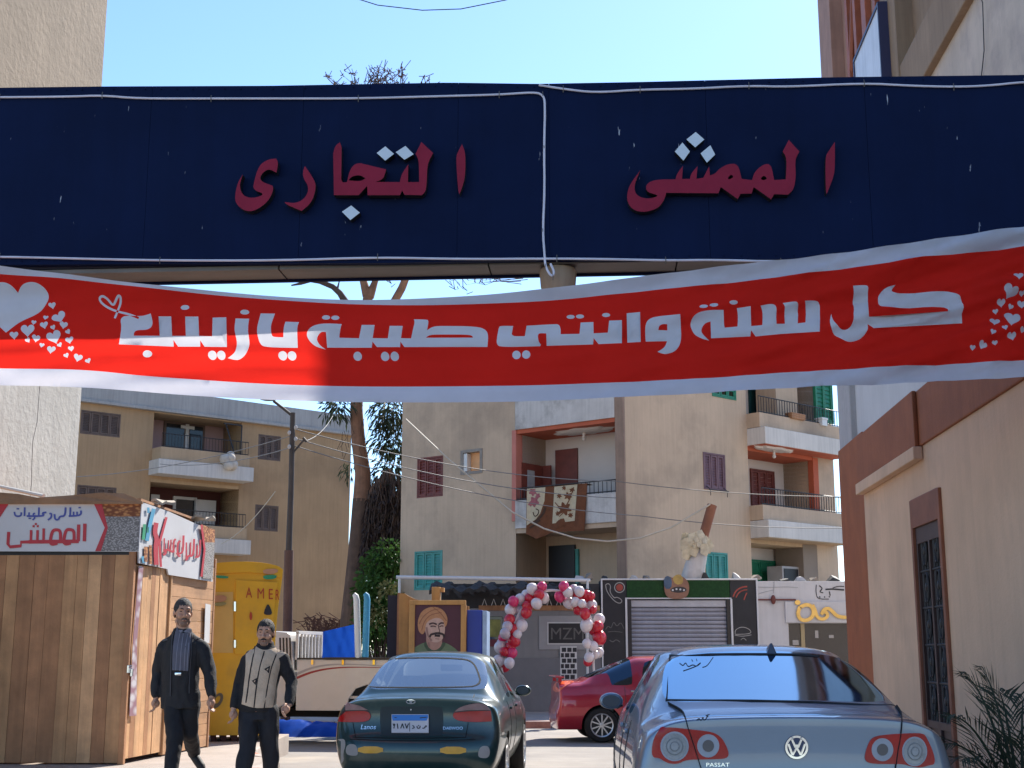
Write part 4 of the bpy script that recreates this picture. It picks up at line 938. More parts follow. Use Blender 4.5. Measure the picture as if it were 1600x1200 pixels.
    # the underside
    for i in range(len(S) - 1): bm.faces.new([V[i][0][0], V[i + 1][0][0], V[i + 1][1][0], V[i][1][0]]).material_index = 2
    for r_, i in ((r0, 0), (r1, len(S) - 1)): bm.faces.new([v for v in r_]).material_index = 2
    # the bumper corners swell a little past the ring
    for j in (1, 2):
        for sd in (0, 1): V[0][sd][j].co.x -= .04
    bmesh.ops.recalc_face_normals(bm, faces=bm.faces)
    cr = bm.edges.layers.float.get('crease_edge') or bm.edges.layers.float.new('crease_edge')
    for e in bm.edges:
        fm = {f_.material_index for f_ in e.link_faces}
        if len(fm) > 1: e[cr] = .85 if 1 in fm else .6
    for a, b in zip(cr0, cr0[1:]):
        e = bm.edges.get((a, b)); e[cr] = .6
    for sd in (0, 1):
        for a, b in zip(V[:-1], V[1:]):
            for j, w_ in ((5, .35), (2, .15)):
                e = bm.edges.get((a[sd][j], b[sd][j]))
                if e: e[cr] = max(e[cr], w_)
    me = bpy.data.meshes.new('body'); bm.to_mesh(me); bm.free()
    for m in (paint, glass, m_well): me.materials.append(m)
    o = bpy.data.objects.new('body', me); C.objects.link(o)
    md = o.modifiers.new('s', 'SUBSURF'); md.levels = 3; md.render_levels = 3
    cutters = []
    if wells:
        mb = MB()
        for x in (P['wr'], P['wf']):
            for sg in (-1, 1):
                mt = Matrix.Translation((x, sg * (W - .08), P['r'])) @ Matrix.Rotation(math.pi / 2, 4, 'X'); mb.lathe([(0, -.2), (P['r'] * 1.16, -.2), (P['r'] * 1.16, .2), (0, .2)], 40, 0, mt)
        c = mb.build('cut', m_well, None); cutters.append(c); md = o.modifiers.new('b', 'BOOLEAN'); md.object = c; md.operation = 'DIFFERENCE'; md.solver = 'EXACT'
        md.material_mode = 'TRANSFER'
    parts, tree = split_by_material(o, ['body', 'window_glass', 'underbody'], root)
    for c in cutters: bpy.data.objects.remove(c)
    for x in (P['wr'], P['wf']):
        for sg in (-1, 1): wheel(root, x, sg * (W - .11), P['r'], .2)
    # cabin
    for sg in (-1, 1):
        for x0, zt in ((P['xf'] - .45, 1.06), (P['xb'] + .55, .98)):
            mb = MB(); y = sg * W * .43; mb.box(x0 - .14, x0, y - .24, y + .24, .45, zt - .1); mb.box(x0 - .12, x0 - .03, y - .12, y + .12, zt - .08, zt + .10); mb.box(x0, x0 + .5, y - .24, y + .24, .40, .52); mb.build('seat', m_seat, root, local=True, bevel=.04, smooth=True)
    mb = MB(); mb.box(P['xf'] + .25, P['xw'] + .1, -W * .8, W * .8, .6, hz - .03); mb.build('dashboard', m_black_trim, root, local=True, bevel=.03)
    mb = MB(); mb.box(P['xf'] + .14, P['xf'] + .17, -.14, .12, zr - .22, zr - .14); mb.build('rear_view_mirror', m_black_trim, root, local=True, bevel=.01)
    mb = MB(); mb.box(P['xb'] + .02, P['xb'] + .42, -gb * .9, gb * .9, zd - .12, zd - .08); mb.build('parcel_shelf', m_seat, root, local=True)
    for sg in (-1, 1):
        mb = MB(); x, y, z = P['xw'] - .62, sg * (W + .03), zb + .05
        mb.ball((x, y, z), .088, 24, 14, sc=(.7, 1.05, .72)); mb.v = [Vector((max(v.x, x - .035), v.y, v.z)) for v in mb.v]; mi = mb.build('wing_mirror', paint, root, smooth=True, local=True)
        mb = MB(); mb.add([(x - .0375, y + .070 * math.cos(a), z + .047 * math.sin(a)) for a in [i * math.pi / 10 for i in range(20)]], [tuple(range(20))]); mb.build('mirror_glass', m_mirr, mi, local=True)
        mb = MB(); mb.bar((x + .02, sg * (W - .04), z - .05), (x + .02, y - sg * .06, z - .03), .028, 8); mb.build('mirror_arm', m_black_trim, mi, smooth=True, local=True)
    return parts, Decal(root, tree)
def side_lines(root, dec_tree, P, m):
    """door gaps, handles and window trim projected straight onto both flanks"""
    for sg in (-1, 1):
        def pj(x, z, d=.002):
            loc, n, *_ = dec_tree.ray_cast(Vector((x, sg * 3, z)), Vector((0, -sg, 0)))
            return None if loc is None else loc + n * d * (1 if n.y * sg > 0 else -1)
        def line(nm, pts, r_, mm):
            q = [];
            for a, b in zip(pts, pts[1:]):
                for i in range(8): p = pj(a[0] + (b[0] - a[0]) * i / 8, a[1] + (b[1] - a[1]) * i / 8, 0); q.append(p) if p is not None else 0
            if len(q) > 2: mb = MB(); mb.tube(q, r_, 5); mb.build(nm, mm, root, local=True, smooth=True)
        xm, zb = P.get('xm', (P['xr'] + P['xf']) / 2), P['belt']
        line('door_gap', [(xm, zb - .02), (xm, .28)], .005, m_black_trim); line('door_gap', [(P['wr'] + .42, zb - .02), (P['wr'] + .44, .6), (P['wr'] + .52, .3)], .005, m_black_trim); line('door_gap', [(P['xw'] - .25, zb - .03), (P['xw'] - .2, .28)], .005, m_black_trim)
        for x in (P['wr'] + .52, xm + .14):
            p = pj(x + .1, zb - .10, .012)
            if p is not None: mb = MB(); mb.box(p.x - .09, p.x + .09, p.y - .012, p.y + .012, p.z - .014, p.z + .014); mb.build('door_handle', m, root, local=True, bevel=.006)

# --- dark green saloon in the middle
G = dict(L=4.24, W=.835, deck=.985, H=1.42, belt=.93, xb=.62, xr=1.40, xf=2.50, xw=3.22, gb=.655, gr=.545, y5=.775, hood=.96, rx=[-.03, -.10, -.10, -.02, .01], wr=.86, wf=3.38, r=.29)
lan = thing('parked_car', at(652, 1015, 13.28).xy.to_3d(), 'dark green saloon with primer patches and yellow bumper reflectors, parked mid street', 'car', rz=math.pi / 2 - R(4.6))
p_green = car_paint('green_paint', (.005, .035, .034), .25, .3, .6, .12)
parts, dc = sedan(lan, G, p_green, m_glass); side_lines(lan, dc.tree, G, p_green)
kL = K(590, 1090, 8.4211); kl = K(500, 1000, 4.7059)
def lens(name, pts, k, m, th=.008, parent=None): return dc.put(name, [smooth_poly([k(p) for p in pts], 2)], m, th, parent=parent)
hou = mat('lamp_housing', (.05, .012, .012), .4, .1)
tl1 = lens('tail_light', [(128, 590), (140, 520), (165, 475), (215, 462), (290, 478), (350, 510), (378, 545), (372, 585), (330, 605), (220, 606), (150, 603)], kl, hou, .006)
lens('red_lens', [(128, 596, 1), (137, 530, 1), (235, 522), (340, 520), (376, 545), (370, 583), (330, 603), (220, 604), (150, 602)], kl, m_red_lens, .010, tl1)
lens('clear_lens', [(140, 522, 1), (165, 477), (215, 464), (290, 480), (352, 514, 1), (235, 515, 1)], kl, m_clear_lens, .010, tl1)
tl2 = lens('tail_light', [(975, 560), (985, 525), (1020, 495), (1100, 470), (1180, 460), (1230, 480), (1258, 530), (1265, 600), (1150, 606), (1060, 602), (1000, 590)], kl, hou, .006)
lens('red_lens', [(975, 560), (987, 535, 1), (1080, 524), (1255, 520, 1), (1264, 598, 1), (1150, 604), (1060, 600), (1000, 588)], kl, m_red_lens, .010, tl2)
lens('clear_lens', [(992, 526, 1), (1022, 497), (1100, 472), (1180, 462), (1228, 482), (1253, 515, 1), (1080, 516, 1)], kl, m_clear_lens, .010, tl2)
m_gap = mat('panel_gap', (.004, .005, .006), .9, 0)
dc.put('boot_gap', [stroke([kl(p) for p in q], 1.1)[0] for q in ([(250, 400), (232, 470), (240, 600), (262, 715)], [(1135, 400), (1112, 470), (1092, 600), (1070, 715)], [(255, 716), (500, 722), (800, 722), (1075, 716)])], m_gap, .001, rule='any')
dc.put('plate_recess', [smooth_poly([kl(p) for p in [(440, 500), (470, 487), (880, 487), (905, 505), (908, 640), (900, 700), (870, 708), (470, 708), (445, 695)]], 2)], mat('recess_dark', (.004, .016, .019), .5, .05), .001)
pl_ = dc.put('number_plate', [rect(*kl((528, 546)), *kl((800, 686)))], mat('plate_white', (.60, .58, .60), .5, .05), .012, base=.006)
dc.put('plate_blue_band', [rect(*kl((532, 550)), *kl((797, 594)))], mat('plate_blue', (.02, .20, .62), .45, .05), .0145, parent=pl_, base=.006)
kp = K(590, 1090, 8.4211)
glyph = []
for q, wd in (([(207, 345), (215, 372), (228, 376), (233, 352)], 1.5), ([(226, 345), (222, 390), (218, 412)], 1.6), ([(262, 345), (268, 380), (272, 415)], 1.7), ([(308, 412), (322, 370), (330, 345)], 1.6), ([(330, 345), (342, 385), (352, 412)], 1.6), ([(366, 345), (380, 385), (388, 412)], 1.6), ([(388, 412), (398, 375), (412, 345)], 1.6),
              ([(425, 330), (425, 455)], .7), ([(462, 372), (485, 385), (486, 405), (458, 412)], 1.6), ([(522, 378), (524, 405), (545, 414), (562, 400), (563, 376)], 1.5), ([(592, 408), (615, 410), (628, 392)], 1.4), ([(618, 392), (635, 395), (650, 378), (638, 372), (622, 400)], 1.4)):
    glyph += stroke([kp(p) for p in q], wd)
glyph.append(circ(*kp((543, 372)), .9, .9, 8))
glyph += stroke([kp(p) for p in [(560, 268), (600, 262), (650, 260)]], 1.4) + stroke([kp(p) for p in [(225, 262), (255, 264)]], 1.0)
dc.put('plate_lettering', glyph, m_black_trim, .016, parent=pl_, rule='any', base=.006)
bd = dc.put('badge', [circ(*kl((668, 454)), 36 / 4.7, 17 / 4.7, 20), circ(*kl((668, 454)), 29 / 4.7, 11 / 4.7, 20)], m_chrome, .006)
dc.put('badge_emblem', [[kl(p) for p in [(645, 442), (692, 442), (678, 452), (674, 470), (662, 470), (658, 452)]]], m_chrome, .007, parent=bd)
dc.put('boot_lock', [circ(*kl((669, 512)), 1.2, 1.2, 10)], m_chrome, .003)
dc.put('model_lettering', text_polys('Lanos', *kl((300, 622)), *kl((408, 657)), shear=.25), m_chrome, .003)
dc.put('maker_lettering', text_polys('DAEWOO', *kl((906, 638)), *kl((1050, 660))), m_chrome, .003)
m_refl = mat('yellow_reflector', (.72, .36, .02), .4, .12, 9)
dc.put('reflector', [smooth_poly([(a, b) for a, b in rect(*kl((280, 783)), *kl((464, 833)))], 1)], m_refl, .006); dc.put('reflector', [smooth_poly([(a, b) for a, b in rect(*kl((884, 785)), *kl((1074, 838)))], 1)], m_refl, .006)
m_primer = mat('grey_primer', (.36, .33, .31), .8, .1, 6)
for q in ([(188, 800), (205, 768), (250, 764), (272, 785), (282, 848), (240, 852), (195, 842)], [(1160, 850), (1170, 800), (1195, 778), (1240, 780), (1252, 830), (1235, 868), (1180, 868)], [(100, 740), (180, 720), (190, 775), (170, 830), (178, 890), (140, 925), (112, 850)]):
    dc.put('primer_patch', [smooth_poly([kl(p) for p in q], 2)], m_primer, .0008)
dc.put('bumper_gap', [stroke([kl(p) for p in [(112, 722), (300, 735), (650, 742), (1000, 738), (1300, 722)]], 1.0)[0]], m_gap, .001)
dc.put('window_seal', [smooth_poly([kl(p) for p in [(290, 345), (345, 230), (430, 150), (560, 130), (800, 126), (1040, 133), (1120, 152), (1165, 220), (1195, 340), (1000, 352), (500, 354)]], 2), smooth_poly([kl(p) for p in [(303, 340), (356, 232), (437, 157), (562, 138), (800, 134), (1036, 141), (1112, 158), (1153, 222), (1182, 336), (1000, 345), (500, 347)]], 2)], m_gap, .002)

# --- silver blue saloon in front on the right
V_ = dict(L=4.77, W=.905, deck=1.085, H=1.475, belt=1.01, xb=.56, xr=1.62, xf=2.75, xw=3.55, gb=.715, gr=.60, y5=.84, hood=1.02, rx=[-.03, -.09, -.09, -.03, .0], wr=1.05, wf=3.76, r=.325)
vw = thing('parked_car', at(1238, 1015, 7.5).xy.to_3d(), 'dusty silver blue saloon with round ringed tail lights, nearest car on the right', 'car', rz=math.pi / 2 - R(2.6))
p_silver = car_paint('silver_blue_paint', (.165, .205, .265), .55, .36, .8, .10)
parts, dc = sedan(vw, V_, p_silver, m_glass_dark); side_lines(vw, dc.tree, V_, p_silver)
m_ringw = mat('lamp_ring_pale', (.40, .38, .40), .3, .1, 9, spec=.4); m_ringd = mat('lamp_ring_dark', (.20, .19, .19), .3, .1, 9, spec=.4)
k2_ = K(940, 980, 5.3333); k3_ = K(1200, 980, 5.3333)
for kk, P_, big, sm in ((k2_, [(482, 842), (560, 832), (720, 848), (900, 868), (965, 892), (1015, 940), (1060, 1040), (1052, 1085), (1000, 1099), (800, 1102), (700, 1106), (645, 1136), (580, 1141), (520, 1117), (485, 1090), (416, 1085), (425, 950)], (607, 992, 118, 124), (887, 988, 92, 97)),
                        (k3_, [(800, 1105), (815, 1020), (850, 935), (900, 905), (1000, 893), (1120, 885), (1290, 880), (1320, 920), (1375, 1040), (1392, 1140), (1340, 1150), (1270, 1172), (1190, 1160), (1130, 1140), (1000, 1140), (850, 1138)], (1218, 1035, 104, 124), (950, 1020, 90, 96))):
    t_ = dc.put('tail_light', [smooth_poly([kk(p) for p in P_], 2)], m_red_lens, .008)
    for (cx, cy, rx, ry), cols in ((big, ((1, m_ringw), (.88, m_grey_lens), (.60, m_ringd), (.53, m_grey_lens), (.34, m_ringd), (.27, m_grey_lens))), (sm, ((1, m_ringw), (.52, mat('lamp_core', (.10, .085, .09), .2, .1))))):
        for i, (q, mm) in enumerate(cols): c_ = kk((cx, cy)); dc.put('lamp_ring', [circ(c_[0], c_[1], rx * q / 5.333, ry * q / 5.333, 28)], mm, .010 + .0025 * i, parent=t_)
dc.put('boot_gap', [stroke([kk(p) for p in q], 1.2)[0] for kk, q in ((k2_, [(555, 640), (675, 705), (700, 760), (722, 850), (770, 990), (830, 1180)]), (k3_, [(1062, 662), (1112, 730), (1115, 800), (1105, 890), (1075, 1050), (1060, 1180)]))], m_gap, .012, rule='any', base=.002)
kb = K(1200, 980, 5.3333); bc = kb((236, 1000)); rr = 100 / 5.3333
bd = dc.put('badge', [circ(*bc, rr, rr * 1.02, 36)], mat('badge_blue', (.012, .03, .10), .25, .05), .008)
dc.put('badge_ring', [circ(*bc, rr * .96, rr * .98, 36), circ(*bc, rr * .78, rr * .80, 36)], m_chrome, .012, step=4, parent=bd)
e_ = [];
for q in ([(-.40, -.66), (-.10, .02)], [(.40, -.66), (.10, .02)], [(-.10, .0), (0, -.22)], [(.10, .0), (0, -.22)], [(-.70, -.28), (-.36, .66)], [(.70, -.28), (.36, .66)], [(-.36, .66), (0, .04)], [(.36, .66), (0, .04)]): e_ += stroke([(bc[0] + a * rr * .98, bc[1] + b * rr * .98) for a, b in q], rr * .17)
dc.put('badge_emblem', e_, m_chrome, .013, step=4, parent=bd, rule='any')
dc.put('model_lettering', text_polys('PASSAT', *k2_((872, 1130)), *k2_((1065, 1162))), m_chrome, .004)
m_soot = mat('dust_marks', (.05, .055, .06), .9, .2, 6)
dc.put('dust_scrawl', stroke([k2_(p) for p in [(792, 775), (815, 760), (830, 785), (845, 745), (850, 780), (872, 765), (885, 730), (890, 775)]], 1.3) + stroke([k2_(p) for p in [(868, 738), (900, 728)]], 1.2), m_soot, .0006, rule='any')
dc.put('dust_scrawl', stroke([k2_(p) for p in [(650, 300), (680, 325), (700, 290), (720, 335), (760, 310), (790, 330), (835, 290), (800, 315)]], 1.0) + stroke([k2_(p) for p in [(680, 365), (740, 345), (800, 320)]], .9) + stroke([k2_(p) for p in [(750, 270), (760, 285)]], .9) + stroke([k2_(p) for p in [(790, 265), (795, 282)]], .9) + stroke([k2_(p) for p in [(840, 335), (880, 325), (930, 250)]], .7), m_soot, .0006, rule='any')
# roof aerial and the window seal
mb = MB()
p = dc.hit(1205, 1020)[0]
for s_, w_, z_ in ((0, .035, 0), ): mb.add([(p.x - .03, -.0 + p.y - .035, p.z - .01), (p.x - .03, p.y + .035, p.z - .01), (p.x + .17, p.y + .03, p.z + .0), (p.x + .17, p.y - .03, p.z + .0), (p.x - .02, p.y - .006, p.z + .065), (p.x - .02, p.y + .006, p.z + .065)], [(0, 1, 5, 4), (1, 2, 5), (2, 3, 4, 5), (3, 0, 4), (0, 3, 2, 1)])
mb.build('shark_fin_aerial', mat('aerial_navy', (.02, .03, .07), .3, .05), vw, local=True, bevel=.006)
dc.put('window_seal', [smooth_poly([(1046, 1023, 1), (1130, 1021), (1206, 1021), (1260, 1022), (1336, 1030, 1), (1400, 1104, 1), (1220, 1097), (1040, 1096, 1)], 1), smooth_poly([(1048, 1026, 1), (1130, 1024), (1206, 1024), (1260, 1025), (1334, 1033, 1), (1393, 1101, 1), (1220, 1094), (1043, 1093, 1)], 1)], m_gap, .002)

# --- red saloon across the street, seen from its side
Rd = dict(L=4.42, W=.845, deck=1.06, H=1.50, belt=.99, xb=.50, xr=1.45, xf=2.75, xw=3.5, gb=.66, gr=.55, y5=.785, hood=.97, rx=[-.03, -.08, -.08, -.02, .01], quarter=1, wr=.80, wf=3.45, r=.305)
q = at(938, 1015, 24.1); hd_ = R(4)
rd = thing('parked_car', (0, 0, 0), 'bright red saloon with alloy wheels, parked sideways by the shops', 'car', rz=hd_)
off = Matrix.Rotation(hd_, 3, 'Z') @ Vector((Rd['wr'], -Rd['W'] + .1, 0)); rd.location = (q.x - off.x, q.y - off.y, -.17)
p_red = car_paint('red_paint', (.42, .012, .03), .25, .28, .9, .06)
parts, dc = sedan(rd, Rd, p_red, glassy('dark_red_car_glass', (.03, .03, .035), .16, .05, (.6, .8, 1))); side_lines(rd, dc.tree, Rd, m_chrome)  # gloss colour turns the mirrored sky bluer here too
kr = K(800, 900, 4)
dc.put('tail_light', [smooth_poly([kr(p) for p in [(256, 700), (268, 668), (300, 660), (388, 655), (385, 665), (330, 690), (290, 730), (262, 720)]], 2)], mat('orange_lens', (.75, .12, .03), .3, .15, 9, coat=.5), .006)
mb = MB(); mb.box(.0, .16, -.62, .62, 1.12, 1.15); sp_ = mb.build('spoiler', p_red, rd, local=True, bevel=.012)
for sg in (-1, 1): mb = MB(); mb.box(.06, .12, sg * .5 - .03, sg * .5 + .03, 1.04, 1.12); mb.build('spoiler_foot', p_red, sp_, local=True)

# --- white pickup behind, facing left
pk_dir = R(171.5)
q = at(596, 1015, 23.2)
pk = thing('pickup_truck', (q.x, q.y + .85, -.165), 'white pickup truck with a red swoosh along its cargo bed, parked sideways', 'truck', rz=pk_dir)
p_white = car_paint('white_paint', (.60, .57, .54), .0, .4, .3, .2)
# local x forward (towards the photo's left), origin at the rear axle centre; the side towards the camera is y = +
mb = MB(); outl_ = [(-1.1, .55), (-1.1, 1.44), (1.38, 1.44), (1.38, .58), (.48, .58), (.44, .78), (.32, .95), (.12, 1.02), (-.12, 1.02), (-.32, .95), (-.44, .78), (-.48, .55)]
for sg in (-1, 1): shape_mb([outl_], lambda x, z, d, sg=sg: Vector((x, sg * (.80 + d), z)), .045, mb=mb)
mb.box(-1.1, -1.05, -.8, .8, .7, 1.44); mb.box(1.33, 1.38, -.8, .8, .7, 1.44); mb.box(-1.05, 1.33, -.8, .8, .78, .83); mb.build('cargo_bed', p_white, pk, local=True, bevel=.012)
mb = MB(); mb.box(-1.1, 1.38, .80, .86, 1.442, 1.475); mb.box(-1.1, 1.38, -.86, -.80, 1.442, 1.475); mb.build('bed_rail', m_black_trim, pk, local=True)
for x in (-.6, 0, .55, 1.1): mb = MB(); mb.box(x - .02, x + .02, .846, .87, 1.36, 1.44); mb.build('bed_hook', m_chrome, pk, local=True)
mb = MB(); prof = [(1.46, .58), (1.46, 1.25), (1.52, 1.85), (1.62, 1.93), (2.45, 1.95), (2.62, 1.88), (3.15, 1.22), (3.55, 1.15), (3.62, .95), (3.62, .5), (3.0, .5)]
shape_mb([smooth_poly([(a, b) for a, b in prof], 1)], lambda x, z, d: Vector((x, -.78 + d, z)), 1.56, mb=mb); mb.build('cab', p_white, pk, local=True, bevel=.02, smooth=30)
mb = MB(); shape_mb([smooth_poly([(1.78, 1.28, 1), (1.82, 1.80), (2.42, 1.82), (2.58, 1.74), (2.92, 1.28, 1)], 1)], lambda x, z, d: Vector((x, .775 + d, z)), .012, mb=mb); mb.build('side_window', m_glass_dark, pk, local=True)
mb = MB()
for sg in (-1, 1): mb.box(1.40, 1.45, sg * .72 - .03, sg * .72 + .03, 1.44, 1.92)
mb.box(1.40, 1.45, -.75, .75, 1.88, 1.94)
for i in range(6): mb.box(1.405, 1.445, -.55 + i * .2, -.5 + i * .2, 1.44, 1.88)
mb.build('headboard_rack', p_white, pk, local=True, bevel=.006)
mb = MB()
for i in range(4): shape_mb([[(1.50 + i * .06, 1.35), (1.53 + i * .06, 1.35), (1.56 + i * .06, 1.82), (1.53 + i * .06, 1.82)]], lambda x, z, d: Vector((x, .776 + d, z)), .01, mb=mb)
mb.build('vent_louvres', m_black_trim, pk, local=True)
m_sw = mat('swoosh_red', (.30, .03, .035), .5, .1); m_sw2 = mat('swoosh_grey', (.35, .33, .33), .5, .1)
for j, (dz, mm) in enumerate(((0, m_sw), (.075, m_sw2))):
    mb = MB(); shape_mb(stroke([(1.38, 1.13 + dz * .9), (1.1, 1.24 + dz), (.7, 1.31 + dz * .8), (.1, 1.32 + dz * .5), (-.8, 1.28)], lambda t: .035 * (1 - t) + .006), lambda x, z, d: Vector((x, .846 + d, z)), .002, mb=mb); mb.build('swoosh_stripe', mm, pk, local=True)
mb = MB(); mb.box(1.452, 1.458, -.68, .68, 1.30, 1.84); mb.build('rear_window', m_well, pk, local=True)
for sg in (-1, 1): mb = MB(); mb.box(-.52, .52, sg * .66 - .12, sg * .66 + .12, .5, 1.12); mb.build('wheel_housing', m_well, pk, local=True)
mb = MB(); mb.box(-1.0, 3.5, -.35, .35, .45, .6); mb.box(-1.05, 1.4, -.7, .7, .60, .70); mb.build('chassis', m_well, pk, local=True)
for x in (0, 2.75):
    for sg in (-1, 1): wheel(pk, x, sg * .72, .33, .2)
# ------------------------------------------------------------------ things along the street
def wood(name, col, grain=1.): 
    m = mat(name, col, .7, .22, 3, streak=.45, bump=.25, bscale=35); return m
m_woods = [wood('wood_a', (.50, .27, .125)), wood('wood_b', (.38, .185, .085)), wood('wood_c', (.66, .38, .19)), wood('wood_d', (.44, .215, .10))]
m_woods_h = [mat('siding_a', (.52, .29, .15), .7, .2, 3, streak=.4, streak_dir='y', bump=.2), mat('siding_b', (.46, .25, .12), .7, .2, 3, streak=.4, streak_dir='y', bump=.2)]
m_pvc = mat('printed_vinyl', (.58, .58, .60), .45, .05, 2, bump=.08, bscale=5)
m_blue_ink = mat('blue_ink', (.06, .08, .34), .5, .1); m_red_ink = mat('red_ink', (.48, .025, .04), .5, .1); m_black_ink = mat('black_ink', (.02, .02, .025), .6, .1)
m_green_ink = mat('green_ink', (.03, .30, .14), .5, .2); m_cyan_ink = mat('cyan_ink', (.08, .32, .50), .5, .2); m_white_ink = mat('white_ink', (.62, .62, .62), .6, .05)
def speck(name, a, b, sc):
    m = mat(name, a, .7, 0); n = m.node_tree; L = n.links.new
    v = n.nodes.new('ShaderNodeTexVoronoi'); v.inputs['Scale'].default_value = sc; tc = n.nodes.new('ShaderNodeTexCoord'); mp = n.nodes.new('ShaderNodeMapping'); mp.inputs['Scale'].default_value = (1, 1, 1.9); L(tc.outputs['Object'], mp.inputs[0]); L(mp.outputs[0], v.inputs[0])
    r = n.nodes.new('ShaderNodeValToRGB'); r.color_ramp.elements[0].color = (*a, 1); r.color_ramp.elements[1].color = (*b, 1); r.color_ramp.elements[0].position = .25; r.color_ramp.elements[1].position = .62
    L(v.outputs['Distance'], r.inputs[0]); L(r.outputs[0], n.nodes['Principled BSDF'].inputs['Base Color']); return m
m_seed = speck('seed_print', (.46, .44, .43), (.17, .16, .155), 40); m_nut = speck('nut_print', (.55, .25, .09), (.20, .06, .02), 18)
def paint_on(f, name, polys, m, parent, o=.004, rule='evenodd', step=None):
    pp = [[f.loc(p[0], p[1], o) for p in q] for q in polys]
    mb = MB(); shape_mb(pp, lambda x, y, d: f.pt(x, o - .003 + d, y), .003, rule, mb=mb); return mb.build(name, m, parent, weld=False)
def strokes(k, lst, s):
    r = []
    for q in lst: r += stroke([k(p) for p in q[0]], q[1] / s)
    return r
k7 = K(0, 760, 4.5714)
# --- wooden kiosk, left
kc = atz(190, 1195, PAV); KF = Fac((kc.x, kc.y), math.pi / 2 + R(2)); KS = Fac((kc.x, kc.y), R(7.3))
kz = KF.loc(219, 863)[1]; kzt = KF.loc(219, 783)[1]; kS1 = KS.loc(330, 1000)[0]; kd = KS.loc(262, 1000)[0]
ki = thing('wooden_kiosk', (kc.x - 1.6, kc.y + 1.4, PAV), 'wooden plank kiosk with printed vinyl signs round its top, on the left pavement', 'kiosk')
random.seed(11); mb = KF.mb(); a = -3.6
while a < -.01:
    w_ = min(random.uniform(.11, .22), -a); mb.box(a, a + w_ - .004, -.03, random.uniform(-.004, .004), PAV + .02, kz - .03, random.choice((0, 1, 1, 2, 3))); a += w_
mb.build('front_planks', m_woods, ki)
mb = KS.mb(); a = .03
while a < kd - .02:
    w_ = min(random.uniform(.10, .16), kd - a); mb.box(a, a + w_ - .004, -.03, random.uniform(-.004, .004), PAV + .06, KS.loc(240, 886)[1], random.choice((0, 2, 2, 3))); a += w_
dr = mb.build('door', m_woods, ki)
mb = KS.mb(); z = PAV + .02
while z < KS.loc(300, 885)[1]:
    mb.box(kd + .02, kS1, -.03, random.uniform(-.003, .003), z, z + .145, random.choice((0, 1))); z += .15
mb.build('side_siding', m_woods_h, ki)
box_part(KF, 'corner_post', m_woods[3], ki, -.05, .02, -.06, .02, PAV, kzt)
box_part(KS, 'door_jamb', m_woods[2], ki, kd - .03, kd + .02, -.04, .02, PAV + .02, kzt - .3); box_part(KS, 'end_post', m_woods[1], ki, kS1, kS1 + .06, -.06, .01, PAV, kzt - .5)
mb = KS.mb(); zl = KS.loc(193, 1045)[1]; mb.box(-.02, .16, .004, .03, zl - .05, zl + .04); mb.box(.02, .05, .03, .06, zl - .09, zl); mb.build('padlock_hasp', m_chrome, ki, bevel=.005)
mb = KF.mb(); mb.box(-3.6, .0, -2.4, -2.36, PAV, kzt - .1); mb.box(-3.62, -3.58, -2.4, 0, PAV, kzt - .1); mb.build('rear_walls', m_woods[1], ki)
mb = KF.mb(); mb.box(-3.7, .06, -2.45, .02, kzt + .0, kzt + .03); ro = mb.build('roof', m_woods[1], ki)
mb = KF.mb()      # torn cardboard along the roof edge
pts = [(-20, 768), (30, 772), (60, 778), (110, 774), (160, 770), (195, 771), (212, 778), (224, 784), (224, 788), (-20, 788)]
shape_mb([[KF.loc(*p, .05) for p in pts]], lambda x, y, d: KF.pt(x, .05 + d + .02 * math.sin(x * 9), y), .02, mb=MB()).build('cardboard_edge', mat('cardboard', (.30, .17, .095), .9, .2, 3, bump=.5, bscale=12), ki, weld=False)
box_part(KF, 'dark_gap', m_dark, ki, -3.6, -.02, -.05, -.01, kz - .05, kzt - .02)
fs = shape_mb([[KF.loc(*p, .04) for p in [(-160, 786), (222, 783), (217, 862), (-160, 861)]]], lambda x, y, d: KF.pt(x, .02 + d, y), .02).build('front_sign', m_pvc, ki, weld=False)
O = .045
paint_on(KF, 'nut_picture', [[k7(p) for p in [(722, 112), (1010, 112), (1000, 215), (742, 215)]]], m_nut, fs, O); paint_on(KF, 'seed_picture', [[k7(p) for p in [(742, 215), (1000, 215), (986, 462), (722, 462), (768, 295)]]], m_seed, fs, O)
paint_on(KF, 'red_chevron', [[k7(p) for p in [(665, 112), (724, 112), (770, 295), (720, 462), (680, 462), (748, 295)]]], m_red_ink, fs, O + .002); paint_on(KF, 'red_chevron', [[k7(p) for p in [(-60, 120), (65, 120), (0, 220), (-60, 240)]]], m_red_ink, fs, O + .002)
paint_on(KF, 'red_lettering', strokes(k7, [([(606, 266, 1), (602, 392, 1)], 24), ([(562, 272, 1), (558, 392, 1)], 24), ([(562, 392, 1), (205, 396, 1)], 26), ([(528, 392), (530, 318), (500, 306), (468, 312), (452, 400), (470, 414), (505, 405)], 22), ([(432, 392), (432, 318), (405, 308), (372, 316), (356, 400), (372, 416), (410, 405)], 22), ([(312, 300, 1), (310, 392, 1)], 18), ([(268, 312, 1), (266, 392, 1)], 18), ([(222, 312, 1), (220, 392, 1)], 18), ([(205, 396, 1), (150, 398, 1), (148, 425, 1), (72, 432, 1), (56, 412, 1), (62, 325, 1)], 22), ([(232, 284), (246, 284)], 15), ([(262, 284), (276, 284)], 15), ([(248, 268), (262, 268)], 14)], 4.5714), m_red_ink, fs, O + .002, 'any')
